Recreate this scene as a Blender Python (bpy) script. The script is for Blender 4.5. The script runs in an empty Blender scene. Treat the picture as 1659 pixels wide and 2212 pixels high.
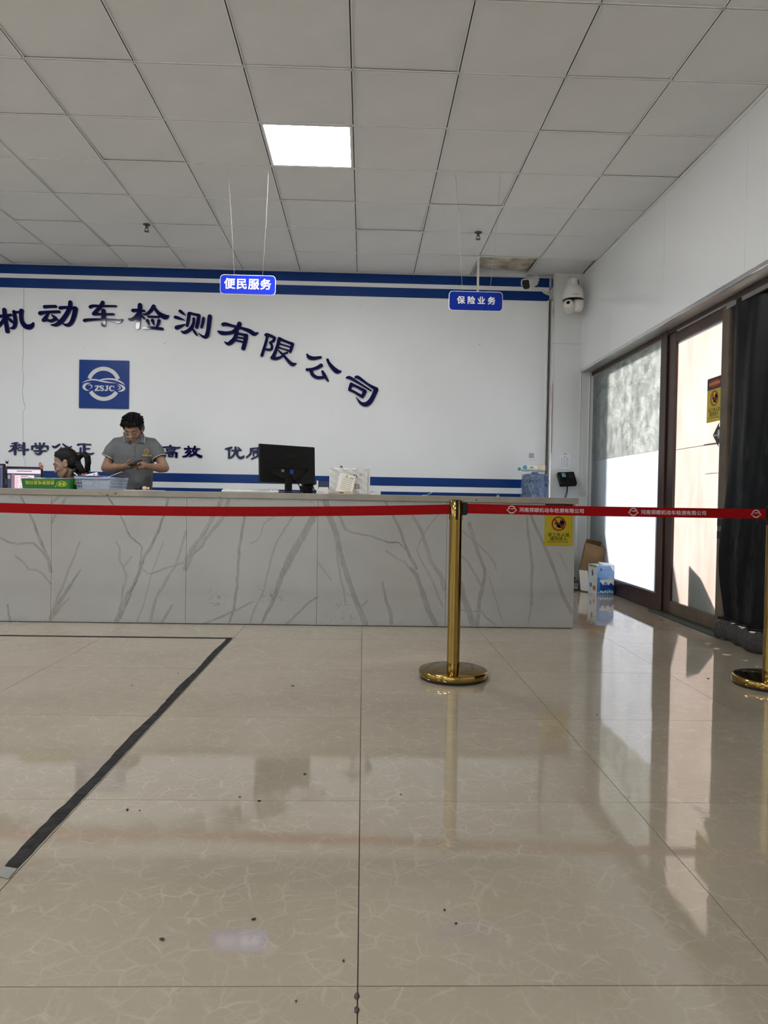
import bpy, bmesh, math, random
import numpy as np
from mathutils import Vector, Matrix, Quaternion
random.seed(7)
S = bpy.context.scene
COL = S.collection
PI = math.pi
R_ = math.radians

# ------------------------------------------------------------------ camera
F_PX, PITCH, YAW, ROLL = 1552.16, -0.019189, 0.028889, 0.017414
CAM = Vector((0.0, 0.0, 0.8897))
HC = 3.30                                              # ceiling height
_fw = Vector((math.sin(YAW)*math.cos(PITCH), math.cos(YAW)*math.cos(PITCH), math.sin(PITCH)))
_rt = Vector((math.cos(YAW), -math.sin(YAW), 0))
_up = _rt.cross(_fw)
_r2 = _rt*math.cos(ROLL) + _up*math.sin(ROLL)
_u2 = _up*math.cos(ROLL) - _rt*math.sin(ROLL)
cam_d = bpy.data.cameras.new('camera')
cam_o = bpy.data.objects.new('camera', cam_d); COL.objects.link(cam_o)
cam_d.sensor_fit = 'HORIZONTAL'; cam_d.sensor_width = 36.0
cam_d.lens = F_PX/1659*36.0
cam_d.clip_start = 0.05; cam_d.clip_end = 200
M = Matrix.Identity(4)
for i in range(3):
    M[i][0] = _r2[i]; M[i][1] = _u2[i]; M[i][2] = -_fw[i]; M[i][3] = CAM[i]
cam_o.matrix_world = M
S.camera = cam_o

def at(px, py, axis, val):
    """where the sight line of a pixel of the 1659x2212 photograph meets the plane axis = val"""
    d = _fw + _r2*((px-829.5)/F_PX) - _u2*((py-1106)/F_PX)
    return CAM + d*((val-CAM[axis])/d[axis])

# ------------------------------------------------------------------ light of the place
S.view_settings.view_transform = 'Standard'
S.view_settings.look = 'None'
S.view_settings.gamma = 1.0
S.view_settings.use_curve_mapping = False
S.view_settings.exposure = 0.0
w = bpy.data.worlds.new('sky'); S.world = w; w.use_nodes = True
wn = w.node_tree.nodes; wl = w.node_tree.links
bg = wn['Background']
SKY = 1.95
bg.inputs['Strength'].default_value = SKY
bg.inputs['Color'].default_value = (0.76, 0.89, 1.0, 1)      # bright hazy sky
sun_d = bpy.data.lights.new('sun', 'SUN'); sun_o = bpy.data.objects.new('sun', sun_d); COL.objects.link(sun_o)
SUN_DIR = Vector((0.80, 0.27, 0.54)).normalized()            # towards the sun: outside the glass doors
sun_d.energy = 32.0; sun_d.angle = R_(6.0); sun_d.color = (1.0, 0.93, 0.88)
sun_o.rotation_euler = SUN_DIR.to_track_quat('Z', 'Y').to_euler()
PANEL_L = 48.0                                               # radiance of the ceiling light panels
cy = S.cycles
cy.max_bounces = 8; cy.diffuse_bounces = 5; cy.glossy_bounces = 4; cy.transmission_bounces = 6
cy.transparent_max_bounces = 6
cy.caustics_reflective = False; cy.caustics_refractive = False
cy.sample_clamp_indirect = 6.0

# ------------------------------------------------------------------ materials
MATS = {}
def nodes(m): return m.node_tree.nodes, m.node_tree.links
def mat(name, col, rough=0.5, metal=0.0, var=0.06, vs=8.0, bump=0.0, bs=60.0, ior=1.45, coat=0.0, coat_r=0.05, spec=0.5, stretch=None):
    """Principled with a noise that varies the colour and an optional noise bump, in object coordinates"""
    if name in MATS: return MATS[name]
    m = bpy.data.materials.new(name); m.use_nodes = True
    n, l = nodes(m); b = n['Principled BSDF']
    b.inputs['Roughness'].default_value = rough; b.inputs['Metallic'].default_value = metal
    b.inputs['IOR'].default_value = ior; b.inputs['Specular IOR Level'].default_value = spec
    b.inputs['Coat Weight'].default_value = coat; b.inputs['Coat Roughness'].default_value = coat_r
    tc = n.new('ShaderNodeTexCoord'); src = tc.outputs['Object']
    if stretch:
        mp = n.new('ShaderNodeMapping'); mp.inputs['Scale'].default_value = stretch
        l.new(src, mp.inputs['Vector']); src = mp.outputs['Vector']
    nz = n.new('ShaderNodeTexNoise'); nz.inputs['Scale'].default_value = vs; nz.inputs['Detail'].default_value = 4
    l.new(src, nz.inputs['Vector'])
    cr = n.new('ShaderNodeValToRGB')
    c = Vector(col[:3])
    lo = [max(0, x*(1-var*1.6)) for x in c]; hi = [min(1, x*(1+var*1.6)) for x in c]
    cr.color_ramp.elements[0].position = 0.25; cr.color_ramp.elements[1].position = 0.75
    cr.color_ramp.elements[0].color = (*lo, 1); cr.color_ramp.elements[1].color = (*hi, 1)
    l.new(nz.outputs['Fac'], cr.inputs['Fac']); l.new(cr.outputs['Color'], b.inputs['Base Color'])
    if bump:
        n2 = n.new('ShaderNodeTexNoise'); n2.inputs['Scale'].default_value = bs; n2.inputs['Detail'].default_value = 3
        l.new(src, n2.inputs['Vector'])
        bp = n.new('ShaderNodeBump'); bp.inputs['Strength'].default_value = bump; bp.inputs['Distance'].default_value = 0.01
        l.new(n2.outputs['Fac'], bp.inputs['Height']); l.new(bp.outputs['Normal'], b.inputs['Normal'])
    MATS[name] = m
    return m
def emit(name, col, strength):
    if name in MATS: return MATS[name]
    m = bpy.data.materials.new(name); m.use_nodes = True
    n, l = nodes(m); b = n['Principled BSDF']
    b.inputs['Base Color'].default_value = (*[c*0.2 for c in col], 1)
    b.inputs['Emission Color'].default_value = (*col, 1); b.inputs['Emission Strength'].default_value = strength
    MATS[name] = m
    return m

# ------------------------------------------------------------------ mesh builder
class MB:
    """collects shapes (world coordinates) and links them as one mesh object"""
    def __init__(self): self.bm = bmesh.new(); self.mi = 0
    def _f(self, vs):
        try:
            f = self.bm.faces.new(vs); f.material_index = self.mi; return f
        except ValueError: return None
    def box(self, x0, x1, y0, y1, z0, z1, mtx=None):
        c = [Vector((x, y, z)) for x in (x0, x1) for y in (y0, y1) for z in (z0, z1)]
        if mtx: c = [mtx @ p for p in c]
        v = [self.bm.verts.new(p) for p in c]
        for q in ((0,1,3,2),(4,6,7,5),(0,4,5,1),(2,3,7,6),(0,2,6,4),(1,5,7,3)): self._f([v[i] for i in q])
        return self
    def rbox(self, x0, x1, y0, y1, z0, z1, r, seg=3, mtx=None):
        """box with rounded vertical edges"""
        pts = []
        for cx, cy_, a0 in ((x1-r,y1-r,0),(x0+r,y1-r,90),(x0+r,y0+r,180),(x1-r,y0+r,270)):
            for k in range(seg+1):
                a = R_(a0+90*k/seg); pts.append((cx+r*math.cos(a), cy_+r*math.sin(a)))
        self.prism([Vector((p[0],p[1],z0)) for p in pts], Vector((0,0,z1-z0)), mtx); return self
    def prism(self, pts, ext, mtx=None):
        a = [Vector(p) for p in pts]; b = [p+ext for p in a]
        if mtx: a = [mtx@p for p in a]; b = [mtx@p for p in b]
        va = [self.bm.verts.new(p) for p in a]; vb = [self.bm.verts.new(p) for p in b]
        self._f(va[::-1]); self._f(vb)
        n = len(va)
        for i in range(n): self._f([va[i], va[(i+1)%n], vb[(i+1)%n], vb[i]])
        return self
    def poly(self, pts): self._f([self.bm.verts.new(Vector(p)) for p in pts]); return self
    def rings(self, rings, cap=True, closed=False):
        vr = [[self.bm.verts.new(p) for p in r] for r in rings]
        m = len(vr)
        for i in range(m if closed else m-1):
            a, b = vr[i], vr[(i+1)%m]; k = len(a)
            for j in range(k): self._f([a[j], a[(j+1)%k], b[(j+1)%k], b[j]])
        if cap and not closed: self._f(vr[0][::-1]); self._f(vr[-1])
        return self
    def sheet(self, rows):
        vr = [[self.bm.verts.new(p) for p in r] for r in rows]
        for a, b in zip(vr, vr[1:]):
            for j in range(len(a)-1): self._f([a[j], a[j+1], b[j+1], b[j]])
        return self
    def cyl(self, p0, p1, r0, r1=None, seg=16):
        return self.tube([p0, p1], [r0, r0 if r1 is None else r1], seg)
    def tube(self, pts, r, seg=8, closed=False):
        pts = [Vector(p) for p in pts]; n = len(pts)
        rs = r if isinstance(r, (list, tuple)) else [r]*n
        out = []; prev = None
        for i, p in enumerate(pts):
            if closed: t = pts[(i+1)%n]-pts[i-1]
            else: t = pts[min(i+1, n-1)]-pts[max(i-1, 0)]
            t.normalize()
            if prev is None:
                ref = Vector((0,0,1)) if abs(t.z) < 0.9 else Vector((1,0,0))
                u = t.cross(ref).normalized()
            else: u = (prev - t*prev.dot(t)).normalized()
            prev = u; v = t.cross(u)
            out.append([p+u*rs[i]*math.cos(2*PI*k/seg)+v*rs[i]*math.sin(2*PI*k/seg) for k in range(seg)])
        return self.rings(out, True, closed)
    def lathe(self, prof, c, seg=32, axis='z', mtx=None):
        c = Vector(c); rr = []
        for r, h in prof:
            ring = []
            for k in range(seg):
                a = 2*PI*k/seg
                if axis == 'z': q = Vector((r*math.cos(a), r*math.sin(a), h))
                elif axis == 'y': q = Vector((r*math.cos(a), h, -r*math.sin(a)))
                else: q = Vector((h, r*math.cos(a), r*math.sin(a)))
                ring.append(c+(mtx@q if mtx else q))
            rr.append(ring)
        return self.rings(rr)
    def ell(self, c, r, mtx=None, seg=16, rg=10):
        """ellipsoid"""
        c = Vector(c)
        f = lambda q: c+((mtx@q) if mtx else q)
        rr = []
        for i in range(1, rg):
            t = PI*i/rg
            rr.append([f(Vector((r[0]*math.sin(t)*math.cos(2*PI*k/seg), r[1]*math.sin(t)*math.sin(2*PI*k/seg), -r[2]*math.cos(t)))) for k in range(seg)])
        vr = [[self.bm.verts.new(p) for p in q] for q in rr]
        a = self.bm.verts.new(f(Vector((0,0,-r[2])))); b = self.bm.verts.new(f(Vector((0,0,r[2]))))
        for j in range(seg):
            self._f([a, vr[0][(j+1)%seg], vr[0][j]]); self._f([b, vr[-1][j], vr[-1][(j+1)%seg]])
        for p, q in zip(vr, vr[1:]):
            for j in range(seg): self._f([p[j], p[(j+1)%seg], q[(j+1)%seg], q[j]])
        return self
    def cap(self, p0, r0, p1, r1, seg=12):
        """tapered capsule"""
        p0 = Vector(p0); p1 = Vector(p1)
        self.tube([p0, p1], [r0, r1], seg); self.ell(p0, (r0,)*3, None, seg, 8); self.ell(p1, (r1,)*3, None, seg, 8)
        return self
    def chain(self, pts, seg=12):
        """capsules through [(point, radius), ...]"""
        for (a, ra), (b, rb) in zip(pts, pts[1:]): self.cap(a, ra, b, rb, seg)
        return self
    def stroke(self, pts, o, u, v, nrm, depth, sub=5):
        """brush stroke: pts (a, b, width) in the plane o + a*u + b*v, raised by depth along nrm"""
        P = np.array([(*p,) for p in pts], float)
        if len(P) > 2:
            Q = []
            for i in range(len(P)-1):
                p0 = P[max(i-1,0)]; p1 = P[i]; p2 = P[i+1]; p3 = P[min(i+2,len(P)-1)]
                for k in range(sub):
                    t = k/sub
                    Q.append(0.5*((2*p1)+(p2-p0)*t+(2*p0-5*p1+4*p2-p3)*t*t+(3*p1-p0-3*p2+p3)*t**3))
            Q.append(P[-1]); Q = np.array(Q)
        else: Q = P
        n = len(Q); L = []; Rr = []
        T = [Q[min(i+1,n-1)][:2]-Q[max(i-1,0)][:2] for i in range(n)]
        T = [t/(np.hypot(*t)+1e-9) for t in T]
        for q, t in zip(Q, T):
            nn = np.array([-t[1], t[0]])*max(q[2], 1e-4)/2
            L.append(q[:2]+nn); Rr.append(q[:2]-nn)
        def arc(q, t, sgn):
            a0 = math.atan2(t[1], t[0]); r = q[2]/2
            return [q[:2]+r*np.array([math.cos(a0+sgn*(PI/2-PI*k/6)), math.sin(a0+sgn*(PI/2-PI*k/6))]) for k in range(1, 6)]
        end = arc(Q[-1], T[-1], 1); st = arc(Q[0], -T[0], 1)
        to = lambda p, d: o+u*p[0]+v*p[1]+nrm*d
        bm = self.bm
        for d, flip in ((depth, False),):
            Lv = [bm.verts.new(to(p, d)) for p in L]; Rv = [bm.verts.new(to(p, d)) for p in Rr]
            Ev = [bm.verts.new(to(p, d)) for p in end]; Sv = [bm.verts.new(to(p, d)) for p in st]
            for i in range(n-1): self._f([Lv[i], Rv[i], Rv[i+1], Lv[i+1]])
            self._f([Lv[-1]]+[Rv[-1]]+Ev[::-1]); self._f([Rv[0], Lv[0]]+Sv[::-1])
        loop = Lv+Ev+Rv[::-1]+Sv
        pts2 = L+end+Rr[::-1]+st
        bot = [bm.verts.new(to(p, 0)) for p in pts2]
        k = len(loop)
        for i in range(k): self._f([loop[i], loop[(i+1)%k], bot[(i+1)%k], bot[i]])
        return self
    def build(self, name, mats, parent=None, smooth=False, bevel=0.0, recalc=True, seg=2, angle=40):
        bm = self.bm
        if bevel:
            bmesh.ops.remove_doubles(bm, verts=bm.verts, dist=1e-6)
            es = [e for e in bm.edges if len(e.link_faces) == 2 and e.calc_face_angle(0) > R_(angle)]
            if es: bmesh.ops.bevel(bm, geom=es, offset=bevel, segments=seg, profile=0.5, affect='EDGES', clamp_overlap=True)
        if recalc: bmesh.ops.recalc_face_normals(bm, faces=bm.faces)
        me = bpy.data.meshes.new(name)
        off = root_loc(parent)
        if off.length > 0: bmesh.ops.translate(bm, verts=bm.verts, vec=-off)
        bm.to_mesh(me); bm.free()
        for m in (mats if isinstance(mats, (list, tuple)) else [mats]): me.materials.append(m)
        if smooth: finish_smooth(me)
        return link(name, me, parent)
def finish_smooth(me, ang=45):
    me.polygons.foreach_set('use_smooth', [True]*len(me.polygons))
    try: me.set_sharp_from_angle(angle=R_(ang))
    except Exception: pass
def root_loc(p):
    v = Vector((0,0,0))
    while p is not None: v = v+p.location; p = p.parent
    return v
def link(name, me, parent=None):
    o = bpy.data.objects.new(name, me); COL.objects.link(o)
    if parent is not None: o.parent = parent
    return o
def tag(o, label=None, cat=None, group=None, kind=None):
    if label: o['label'] = label
    if cat: o['category'] = cat
    if group: o['group'] = group
    if kind: o['kind'] = kind
    return o
def thing(name, loc, label, cat, group=None):
    o = bpy.data.objects.new(name, None); COL.objects.link(o); o.empty_display_size = 0.05
    o.location = loc
    return tag(o, label, cat, group)
def struct(name, o): o.name = name; o['kind'] = 'structure'; return o
def sroot(name, loc=(0,0,0)):
    o = bpy.data.objects.new(name, None); COL.objects.link(o); o.location = loc; o['kind'] = 'structure'; return o
def copy_tree(o, parent=None):
    c = o.copy(); COL.objects.link(c)
    if parent is not None: c.parent = parent
    for ch in list(o.children): copy_tree(ch, c)
    return c

_glyph = {}
_tc = bpy.data.curves.new('type', 'FONT'); _to = bpy.data.objects.new('type', _tc); COL.objects.link(_to)
def glyph(ch, bold):
    k = (ch, bold)
    if k not in _glyph:
        _tc.body = ch; _tc.offset = 0; _tc.resolution_u = 2
        dg = bpy.context.evaluated_depsgraph_get(); dg.update()
        me = bpy.data.meshes.new_from_object(_to.evaluated_get(dg))
        vs = [(v.co.x, v.co.y) for v in me.vertices]; fs = [list(p.vertices) for p in me.polygons]
        bpy.data.meshes.remove(me)
        _glyph[k] = (vs, fs)
    return _glyph[k]
def text(mb, s, o, u, v, size, pitch=None, bold=0.0, width=1.0):
    """flat print of s: o = lower left, u / v = unit vectors along and up, size = em height; pitch = fixed advance in em"""
    o = Vector(o); u = Vector(u); v = Vector(v); x = 0.0
    for ch in s:
        if ch == ' ': x += size*(pitch or 0.35); continue
        vs, fs = glyph(ch, bold)
        if not vs: continue
        x0 = min(p[0] for p in vs); x1 = max(p[0] for p in vs)
        off = 0 if pitch else -x0
        n_ = u.cross(v)
        shifts = ((0, 0),) if not bold else ((-bold, -bold), (bold, -bold), (bold, bold), (-bold, bold)) if size > .035 else ((-bold, 0), (bold, 0), (0, bold))
        for k, (da, db) in enumerate(shifts):           # heavier strokes: the print laid down again slightly shifted
            bv = [mb.bm.verts.new(o+u*(x+(p[0]+off+da)*size*width)+v*((p[1]+db)*size)+n_*(k*.00005)) for p in vs]
            for f in fs: mb._f([bv[i] for i in f])
        x += size*pitch if pitch else (x1-x0+0.09)*size*width
    return x
def remesh(mb, name, mats, parent, voxel, smooth_it=6, cut=None, assign=None):
    """fuse overlapping solids into one continuous skin"""
    me = bpy.data.meshes.new(name+'_raw'); bmesh.ops.recalc_face_normals(mb.bm, faces=mb.bm.faces)
    mb.bm.to_mesh(me); mb.bm.free()
    o = bpy.data.objects.new('raw', me); COL.objects.link(o)
    r = o.modifiers.new('r', 'REMESH'); r.mode = 'VOXEL'; r.voxel_size = voxel
    if smooth_it:
        s = o.modifiers.new('s', 'SMOOTH'); s.iterations = smooth_it; s.factor = 0.5
    dg = bpy.context.evaluated_depsgraph_get(); dg.update()
    m2 = bpy.data.meshes.new_from_object(o.evaluated_get(dg))
    bpy.data.objects.remove(o); bpy.data.meshes.remove(me)
    bm = bmesh.new(); bm.from_mesh(m2)
    if cut: bmesh.ops.delete(bm, geom=[v for v in bm.verts if cut(v.co)], context='VERTS')
    bm.faces.ensure_lookup_table()
    if assign:
        for f in bm.faces: f.material_index = assign(f.calc_center_median())
    off = root_loc(parent)
    bmesh.ops.translate(bm, verts=bm.verts, vec=-off)
    bm.to_mesh(m2); bm.free()
    m2.name = name; m2.materials.clear()
    for m in (mats if isinstance(mats, (list, tuple)) else [mats]): m2.materials.append(m)
    m2.polygons.foreach_set('use_smooth', [True]*len(m2.polygons))
    return link(name, m2, parent)
X = Vector((1,0,0)); Y = Vector((0,1,0)); Z = Vector((0,0,1))
# ================================================================== materials of the room
def wall_mat(name, col, rough, coat=0.0):
    return mat(name, col, rough, var=0.02, vs=1.3, bump=0.04, bs=55, coat=coat)
m_wall = wall_mat('painted_wall', (0.79, 0.82, 0.85), 0.42)
m_side = wall_mat('side_wall_panel', (0.80, 0.83, 0.85), 0.16, 0.3)
m_column = wall_mat('column_shaded_white', (0.66, 0.68, 0.69), 0.3)  # base tone darkened to stand in for the weaker light on the pier
m_joint = mat('panel_joint', (0.35, 0.36, 0.37), 0.7)
m_blue = mat('blue_band_paint', (0.0015, 0.034, 0.185), 0.38, var=0.10, vs=3, spec=0.3)
m_alu = mat('aluminium_trim', (0.78, 0.79, 0.80), 0.22, metal=0.85, var=0.03)
m_white_pl = mat('white_plastic', (0.80, 0.80, 0.78), 0.35, var=0.02)
m_black_pl = mat('black_plastic', (0.005, 0.005, 0.006), 0.38, var=0.2, spec=0.3)
m_dark = mat('dark_void', (0.03, 0.032, 0.034), 0.9)
m_grout = mat('floor_grout', (0.05, 0.045, 0.04), 0.9)
m_frame = mat('brown_door_frame', (0.040, 0.017, 0.010), 0.30, var=0.35, vs=5, stretch=(1, 1, 0.15))
m_frame2 = mat('worn_door_stile', (0.085, 0.062, 0.042), 0.42, var=0.25, vs=6)
m_brass = mat('brass', (0.35, 0.225, 0.062), 0.10, metal=1.0, var=0.05, vs=6)

def ceiling_tile_mat():
    m = mat('ceiling_tile_board', (0.735, 0.742, 0.74), 0.6, var=0.025, vs=2.5)
    n, l = nodes(m); b = n['Principled BSDF']
    tc = n.new('ShaderNodeTexCoord'); mp = n.new('ShaderNodeMapping'); mp.inputs['Rotation'].default_value = (0, 0, R_(38)); l.new(tc.outputs['Object'], mp.inputs['Vector'])
    w1 = n.new('ShaderNodeTexWave'); w1.inputs['Scale'].default_value = 16; w1.inputs['Distortion'].default_value = 2.5; w1.inputs['Detail'].default_value = 2; w1.inputs['Detail Scale'].default_value = 6
    l.new(mp.outputs['Vector'], w1.inputs['Vector'])
    nz = n.new('ShaderNodeTexNoise'); nz.inputs['Scale'].default_value = 120; l.new(tc.outputs['Object'], nz.inputs['Vector'])
    ad = n.new('ShaderNodeMath'); ad.operation = 'ADD'; l.new(w1.outputs['Fac'], ad.inputs[0]); l.new(nz.outputs['Fac'], ad.inputs[1])
    bp = n.new('ShaderNodeBump'); bp.inputs['Strength'].default_value = 0.10; bp.inputs['Distance'].default_value = 0.004
    l.new(ad.outputs[0], bp.inputs['Height']); l.new(bp.outputs['Normal'], b.inputs['Normal'])
    return m
m_ceil = ceiling_tile_mat()
m_tbar = mat('white_grid_bar', (0.78, 0.78, 0.77), 0.35, var=0.03)

def floor_mat():
    m = bpy.data.materials.new('polished_floor_tile'); m.use_nodes = True
    n, l = nodes(m); b = n['Principled BSDF']
    geo = n.new('ShaderNodeNewGeometry'); oi = n.new('ShaderNodeObjectInfo')
    mul = n.new('ShaderNodeMath'); mul.operation = 'MULTIPLY'; mul.inputs[1].default_value = 37.0; l.new(oi.outputs['Random'], mul.inputs[0])
    cmb = n.new('ShaderNodeCombineXYZ'); l.new(mul.outputs[0], cmb.inputs['X']); l.new(mul.outputs[0], cmb.inputs['Z'])
    add = n.new('ShaderNodeVectorMath'); add.operation = 'ADD'; l.new(geo.outputs['Position'], add.inputs[0]); l.new(cmb.outputs[0], add.inputs[1])
    nz = n.new('ShaderNodeTexNoise'); nz.inputs['Scale'].default_value = 9; nz.inputs['Detail'].default_value = 5; l.new(add.outputs[0], nz.inputs['Vector'])
    mx = n.new('ShaderNodeVectorMath'); mx.operation = 'MULTIPLY_ADD'; l.new(nz.outputs['Color'], mx.inputs[0]); mx.inputs[1].default_value = (0.055, 0.055, 0.055); l.new(add.outputs[0], mx.inputs[2])
    def vein(scale, wdt):
        v = n.new('ShaderNodeTexVoronoi'); v.feature = 'DISTANCE_TO_EDGE'; v.inputs['Scale'].default_value = scale; l.new(mx.outputs[0], v.inputs['Vector'])
        mr = n.new('ShaderNodeMapRange'); mr.inputs['From Min'].default_value = 0.0; mr.inputs['From Max'].default_value = wdt; mr.inputs['To Min'].default_value = 1; mr.inputs['To Max'].default_value = 0
        l.new(v.outputs['Distance'], mr.inputs['Value']); return mr.outputs['Result']
    v1 = vein(15, 0.055); v2 = vein(31, 0.08)
    mask = n.new('ShaderNodeTexNoise'); mask.inputs['Scale'].default_value = 16; mask.inputs['Detail'].default_value = 6; l.new(add.outputs[0], mask.inputs['Vector'])
    mk = n.new('ShaderNodeMapRange'); mk.inputs['From Min'].default_value = 0.36; mk.inputs['From Max'].default_value = 0.68; l.new(mask.outputs['Fac'], mk.inputs['Value'])
    mxm = n.new('ShaderNodeMath'); mxm.operation = 'MAXIMUM'; l.new(v1, mxm.inputs[0])
    h = n.new('ShaderNodeMath'); h.operation = 'MULTIPLY'; h.inputs[1].default_value = 0.5; l.new(v2, h.inputs[0]); l.new(h.outputs[0], mxm.inputs[1])
    vm = n.new('ShaderNodeMath'); vm.operation = 'MULTIPLY'; l.new(mxm.outputs[0], vm.inputs[0]); l.new(mk.outputs['Result'], vm.inputs[1])
    big = n.new('ShaderNodeTexNoise'); big.inputs['Scale'].default_value = 2.2; big.inputs['Detail'].default_value = 6; l.new(add.outputs[0], big.inputs['Vector'])
    cr = n.new('ShaderNodeValToRGB'); cr.color_ramp.elements[0].position = 0.3; cr.color_ramp.elements[1].position = 0.7
    cr.color_ramp.elements[0].color = (0.298, 0.254, 0.195, 1); cr.color_ramp.elements[1].color = (0.335, 0.290, 0.227, 1); l.new(big.outputs['Fac'], cr.inputs['Fac'])
    mix = n.new('ShaderNodeMix'); mix.data_type = 'RGBA'; l.new(vm.outputs[0], mix.inputs['Factor']); l.new(cr.outputs['Color'], mix.inputs['A']); mix.inputs['B'].default_value = (0.395, 0.352, 0.288, 1)
    l.new(mix.outputs['Result'], b.inputs['Base Color'])
    b.inputs['Roughness'].default_value = 0.032; b.inputs['IOR'].default_value = 1.76
    n3 = n.new('ShaderNodeTexNoise'); n3.inputs['Scale'].default_value = 70; n3.inputs['Detail'].default_value = 2; l.new(geo.outputs['Position'], n3.inputs['Vector'])
    bp = n.new('ShaderNodeBump'); bp.inputs['Strength'].default_value = 0.018; bp.inputs['Distance'].default_value = 0.004; l.new(n3.outputs['Fac'], bp.inputs['Height']); l.new(bp.outputs['Normal'], b.inputs['Normal'])
    return m
m_floor = floor_mat()

def pane_mat(name, dark, light, swirl, tint_noise=None):
    """whitewashed glass that lets daylight through diffusely; swirl = brushed arcs of the whitewash"""
    m = bpy.data.materials.new(name); m.use_nodes = True
    n, l = nodes(m); out = n['Material Output']; n.remove(n['Principled BSDF'])
    tc = n.new('ShaderNodeTexCoord')
    nz = n.new('ShaderNodeTexNoise'); nz.inputs['Scale'].default_value = 3.0; nz.inputs['Detail'].default_value = 3; l.new(tc.outputs['Object'], nz.inputs['Vector'])
    cr = n.new('ShaderNodeValToRGB'); cr.color_ramp.elements[0].color = (*dark, 1); cr.color_ramp.elements[1].color = (*light, 1)
    if swirl:
        # brushed arcs: rings round the cells of a warped voronoi pattern
        mx = n.new('ShaderNodeVectorMath'); mx.operation = 'MULTIPLY_ADD'; l.new(nz.outputs['Color'], mx.inputs[0]); mx.inputs[1].default_value = (0.15, 0.15, 0.15); l.new(tc.outputs['Object'], mx.inputs[2])
        vo = n.new('ShaderNodeTexVoronoi'); vo.inputs['Scale'].default_value = 1.5; vo.feature = 'F1'; l.new(mx.outputs[0], vo.inputs['Vector'])
        sc = n.new('ShaderNodeMath'); sc.operation = 'MULTIPLY'; sc.inputs[1].default_value = 95; l.new(vo.outputs['Distance'], sc.inputs[0])
        n2 = n.new('ShaderNodeTexNoise'); n2.inputs['Scale'].default_value = 9; n2.inputs['Detail'].default_value = 4; l.new(tc.outputs['Object'], n2.inputs['Vector'])
        s2 = n.new('ShaderNodeMath'); s2.operation = 'MULTIPLY_ADD'; s2.inputs[1].default_value = 9; l.new(n2.outputs['Fac'], s2.inputs[0]); l.new(sc.outputs[0], s2.inputs[2])
        sn = n.new('ShaderNodeMath'); sn.operation = 'SINE'; l.new(s2.outputs[0], sn.inputs[0])
        am = n.new('ShaderNodeMath'); am.operation = 'MULTIPLY_ADD'; l.new(sn.outputs[0], am.inputs[0])
        n5 = n.new('ShaderNodeTexNoise'); n5.inputs['Scale'].default_value = 4.5; n5.inputs['Detail'].default_value = 3; l.new(tc.outputs['Object'], n5.inputs['Vector'])
        m5 = n.new('ShaderNodeMapRange'); m5.inputs['From Min'].default_value = 0.48; m5.inputs['From Max'].default_value = 0.72; m5.inputs['To Min'].default_value = 0.0; m5.inputs['To Max'].default_value = 0.13; l.new(n5.outputs['Fac'], m5.inputs['Value']); l.new(m5.outputs['Result'], am.inputs[1])
        fl = n.new('ShaderNodeMath'); fl.operation = 'MULTIPLY_ADD'; fl.inputs[1].default_value = 1.5; fl.inputs[2].default_value = -0.2; l.new(n2.outputs['Fac'], fl.inputs[0]); l.new(fl.outputs[0], am.inputs[2])
        # each sweep of the cloth has its own strength and is thickest at its outer edge
        sp = n.new('ShaderNodeSeparateColor'); l.new(vo.outputs['Color'], sp.inputs[0])
        k1 = n.new('ShaderNodeMath'); k1.operation = 'MULTIPLY_ADD'; k1.inputs[1].default_value = 0.20; k1.inputs[2].default_value = -0.16; l.new(sp.outputs[0], k1.inputs[0])
        k2 = n.new('ShaderNodeMath'); k2.operation = 'MULTIPLY_ADD'; k2.inputs[1].default_value = 0.30; l.new(vo.outputs['Distance'], k2.inputs[0]); l.new(k1.outputs[0], k2.inputs[2])
        k3 = n.new('ShaderNodeMath'); k3.operation = 'ADD'; l.new(k2.outputs[0], k3.inputs[0]); l.new(am.outputs[0], k3.inputs[1]); am = k3
        l.new(am.outputs[0], cr.inputs['Fac'])
        cr.color_ramp.elements[0].position = 0.2; cr.color_ramp.elements[1].position = 0.85
    else:
        mp = n.new('ShaderNodeMapping'); mp.inputs['Scale'].default_value = (1, 3, 0.8); l.new(tc.outputs['Object'], mp.inputs['Vector'])
        n2 = n.new('ShaderNodeTexNoise'); n2.inputs['Scale'].default_value = 2.2; n2.inputs['Detail'].default_value = 7; n2.inputs['Roughness'].default_value = 0.62; l.new(mp.outputs['Vector'], n2.inputs['Vector'])
        l.new(n2.outputs['Fac'], cr.inputs['Fac'])
        cr.color_ramp.elements[0].position = 0.3; cr.color_ramp.elements[1].position = 0.65
    tr = n.new('ShaderNodeBsdfTranslucent'); l.new(cr.outputs['Color'], tr.inputs['Color'])
    df = n.new('ShaderNodeBsdfDiffuse'); df.inputs['Color'].default_value = (0.42, 0.50, 0.50, 1)
    m1 = n.new('ShaderNodeMixShader'); m1.inputs[0].default_value = 0.28; l.new(tr.outputs[0], m1.inputs[1]); l.new(df.outputs[0], m1.inputs[2])
    gl = n.new('ShaderNodeBsdfGlossy'); gl.inputs['Roughness'].default_value = 0.06
    fr = n.new('ShaderNodeFresnel'); fr.inputs['IOR'].default_value = 1.45
    m2 = n.new('ShaderNodeMixShader'); l.new(fr.outputs[0], m2.inputs[0]); l.new(m1.outputs[0], m2.inputs[1]); l.new(gl.outputs[0], m2.inputs[2])
    l.new(m2.outputs[0], out.inputs['Surface'])
    return m
m_swirl = pane_mat('whitewashed_glass', (0.34, 0.36, 0.355), (0.66, 0.68, 0.665), True)
m_film = pane_mat('frosted_film_glass', (0.68, 0.73, 0.81), (0.82, 0.85, 0.885), False)
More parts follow.
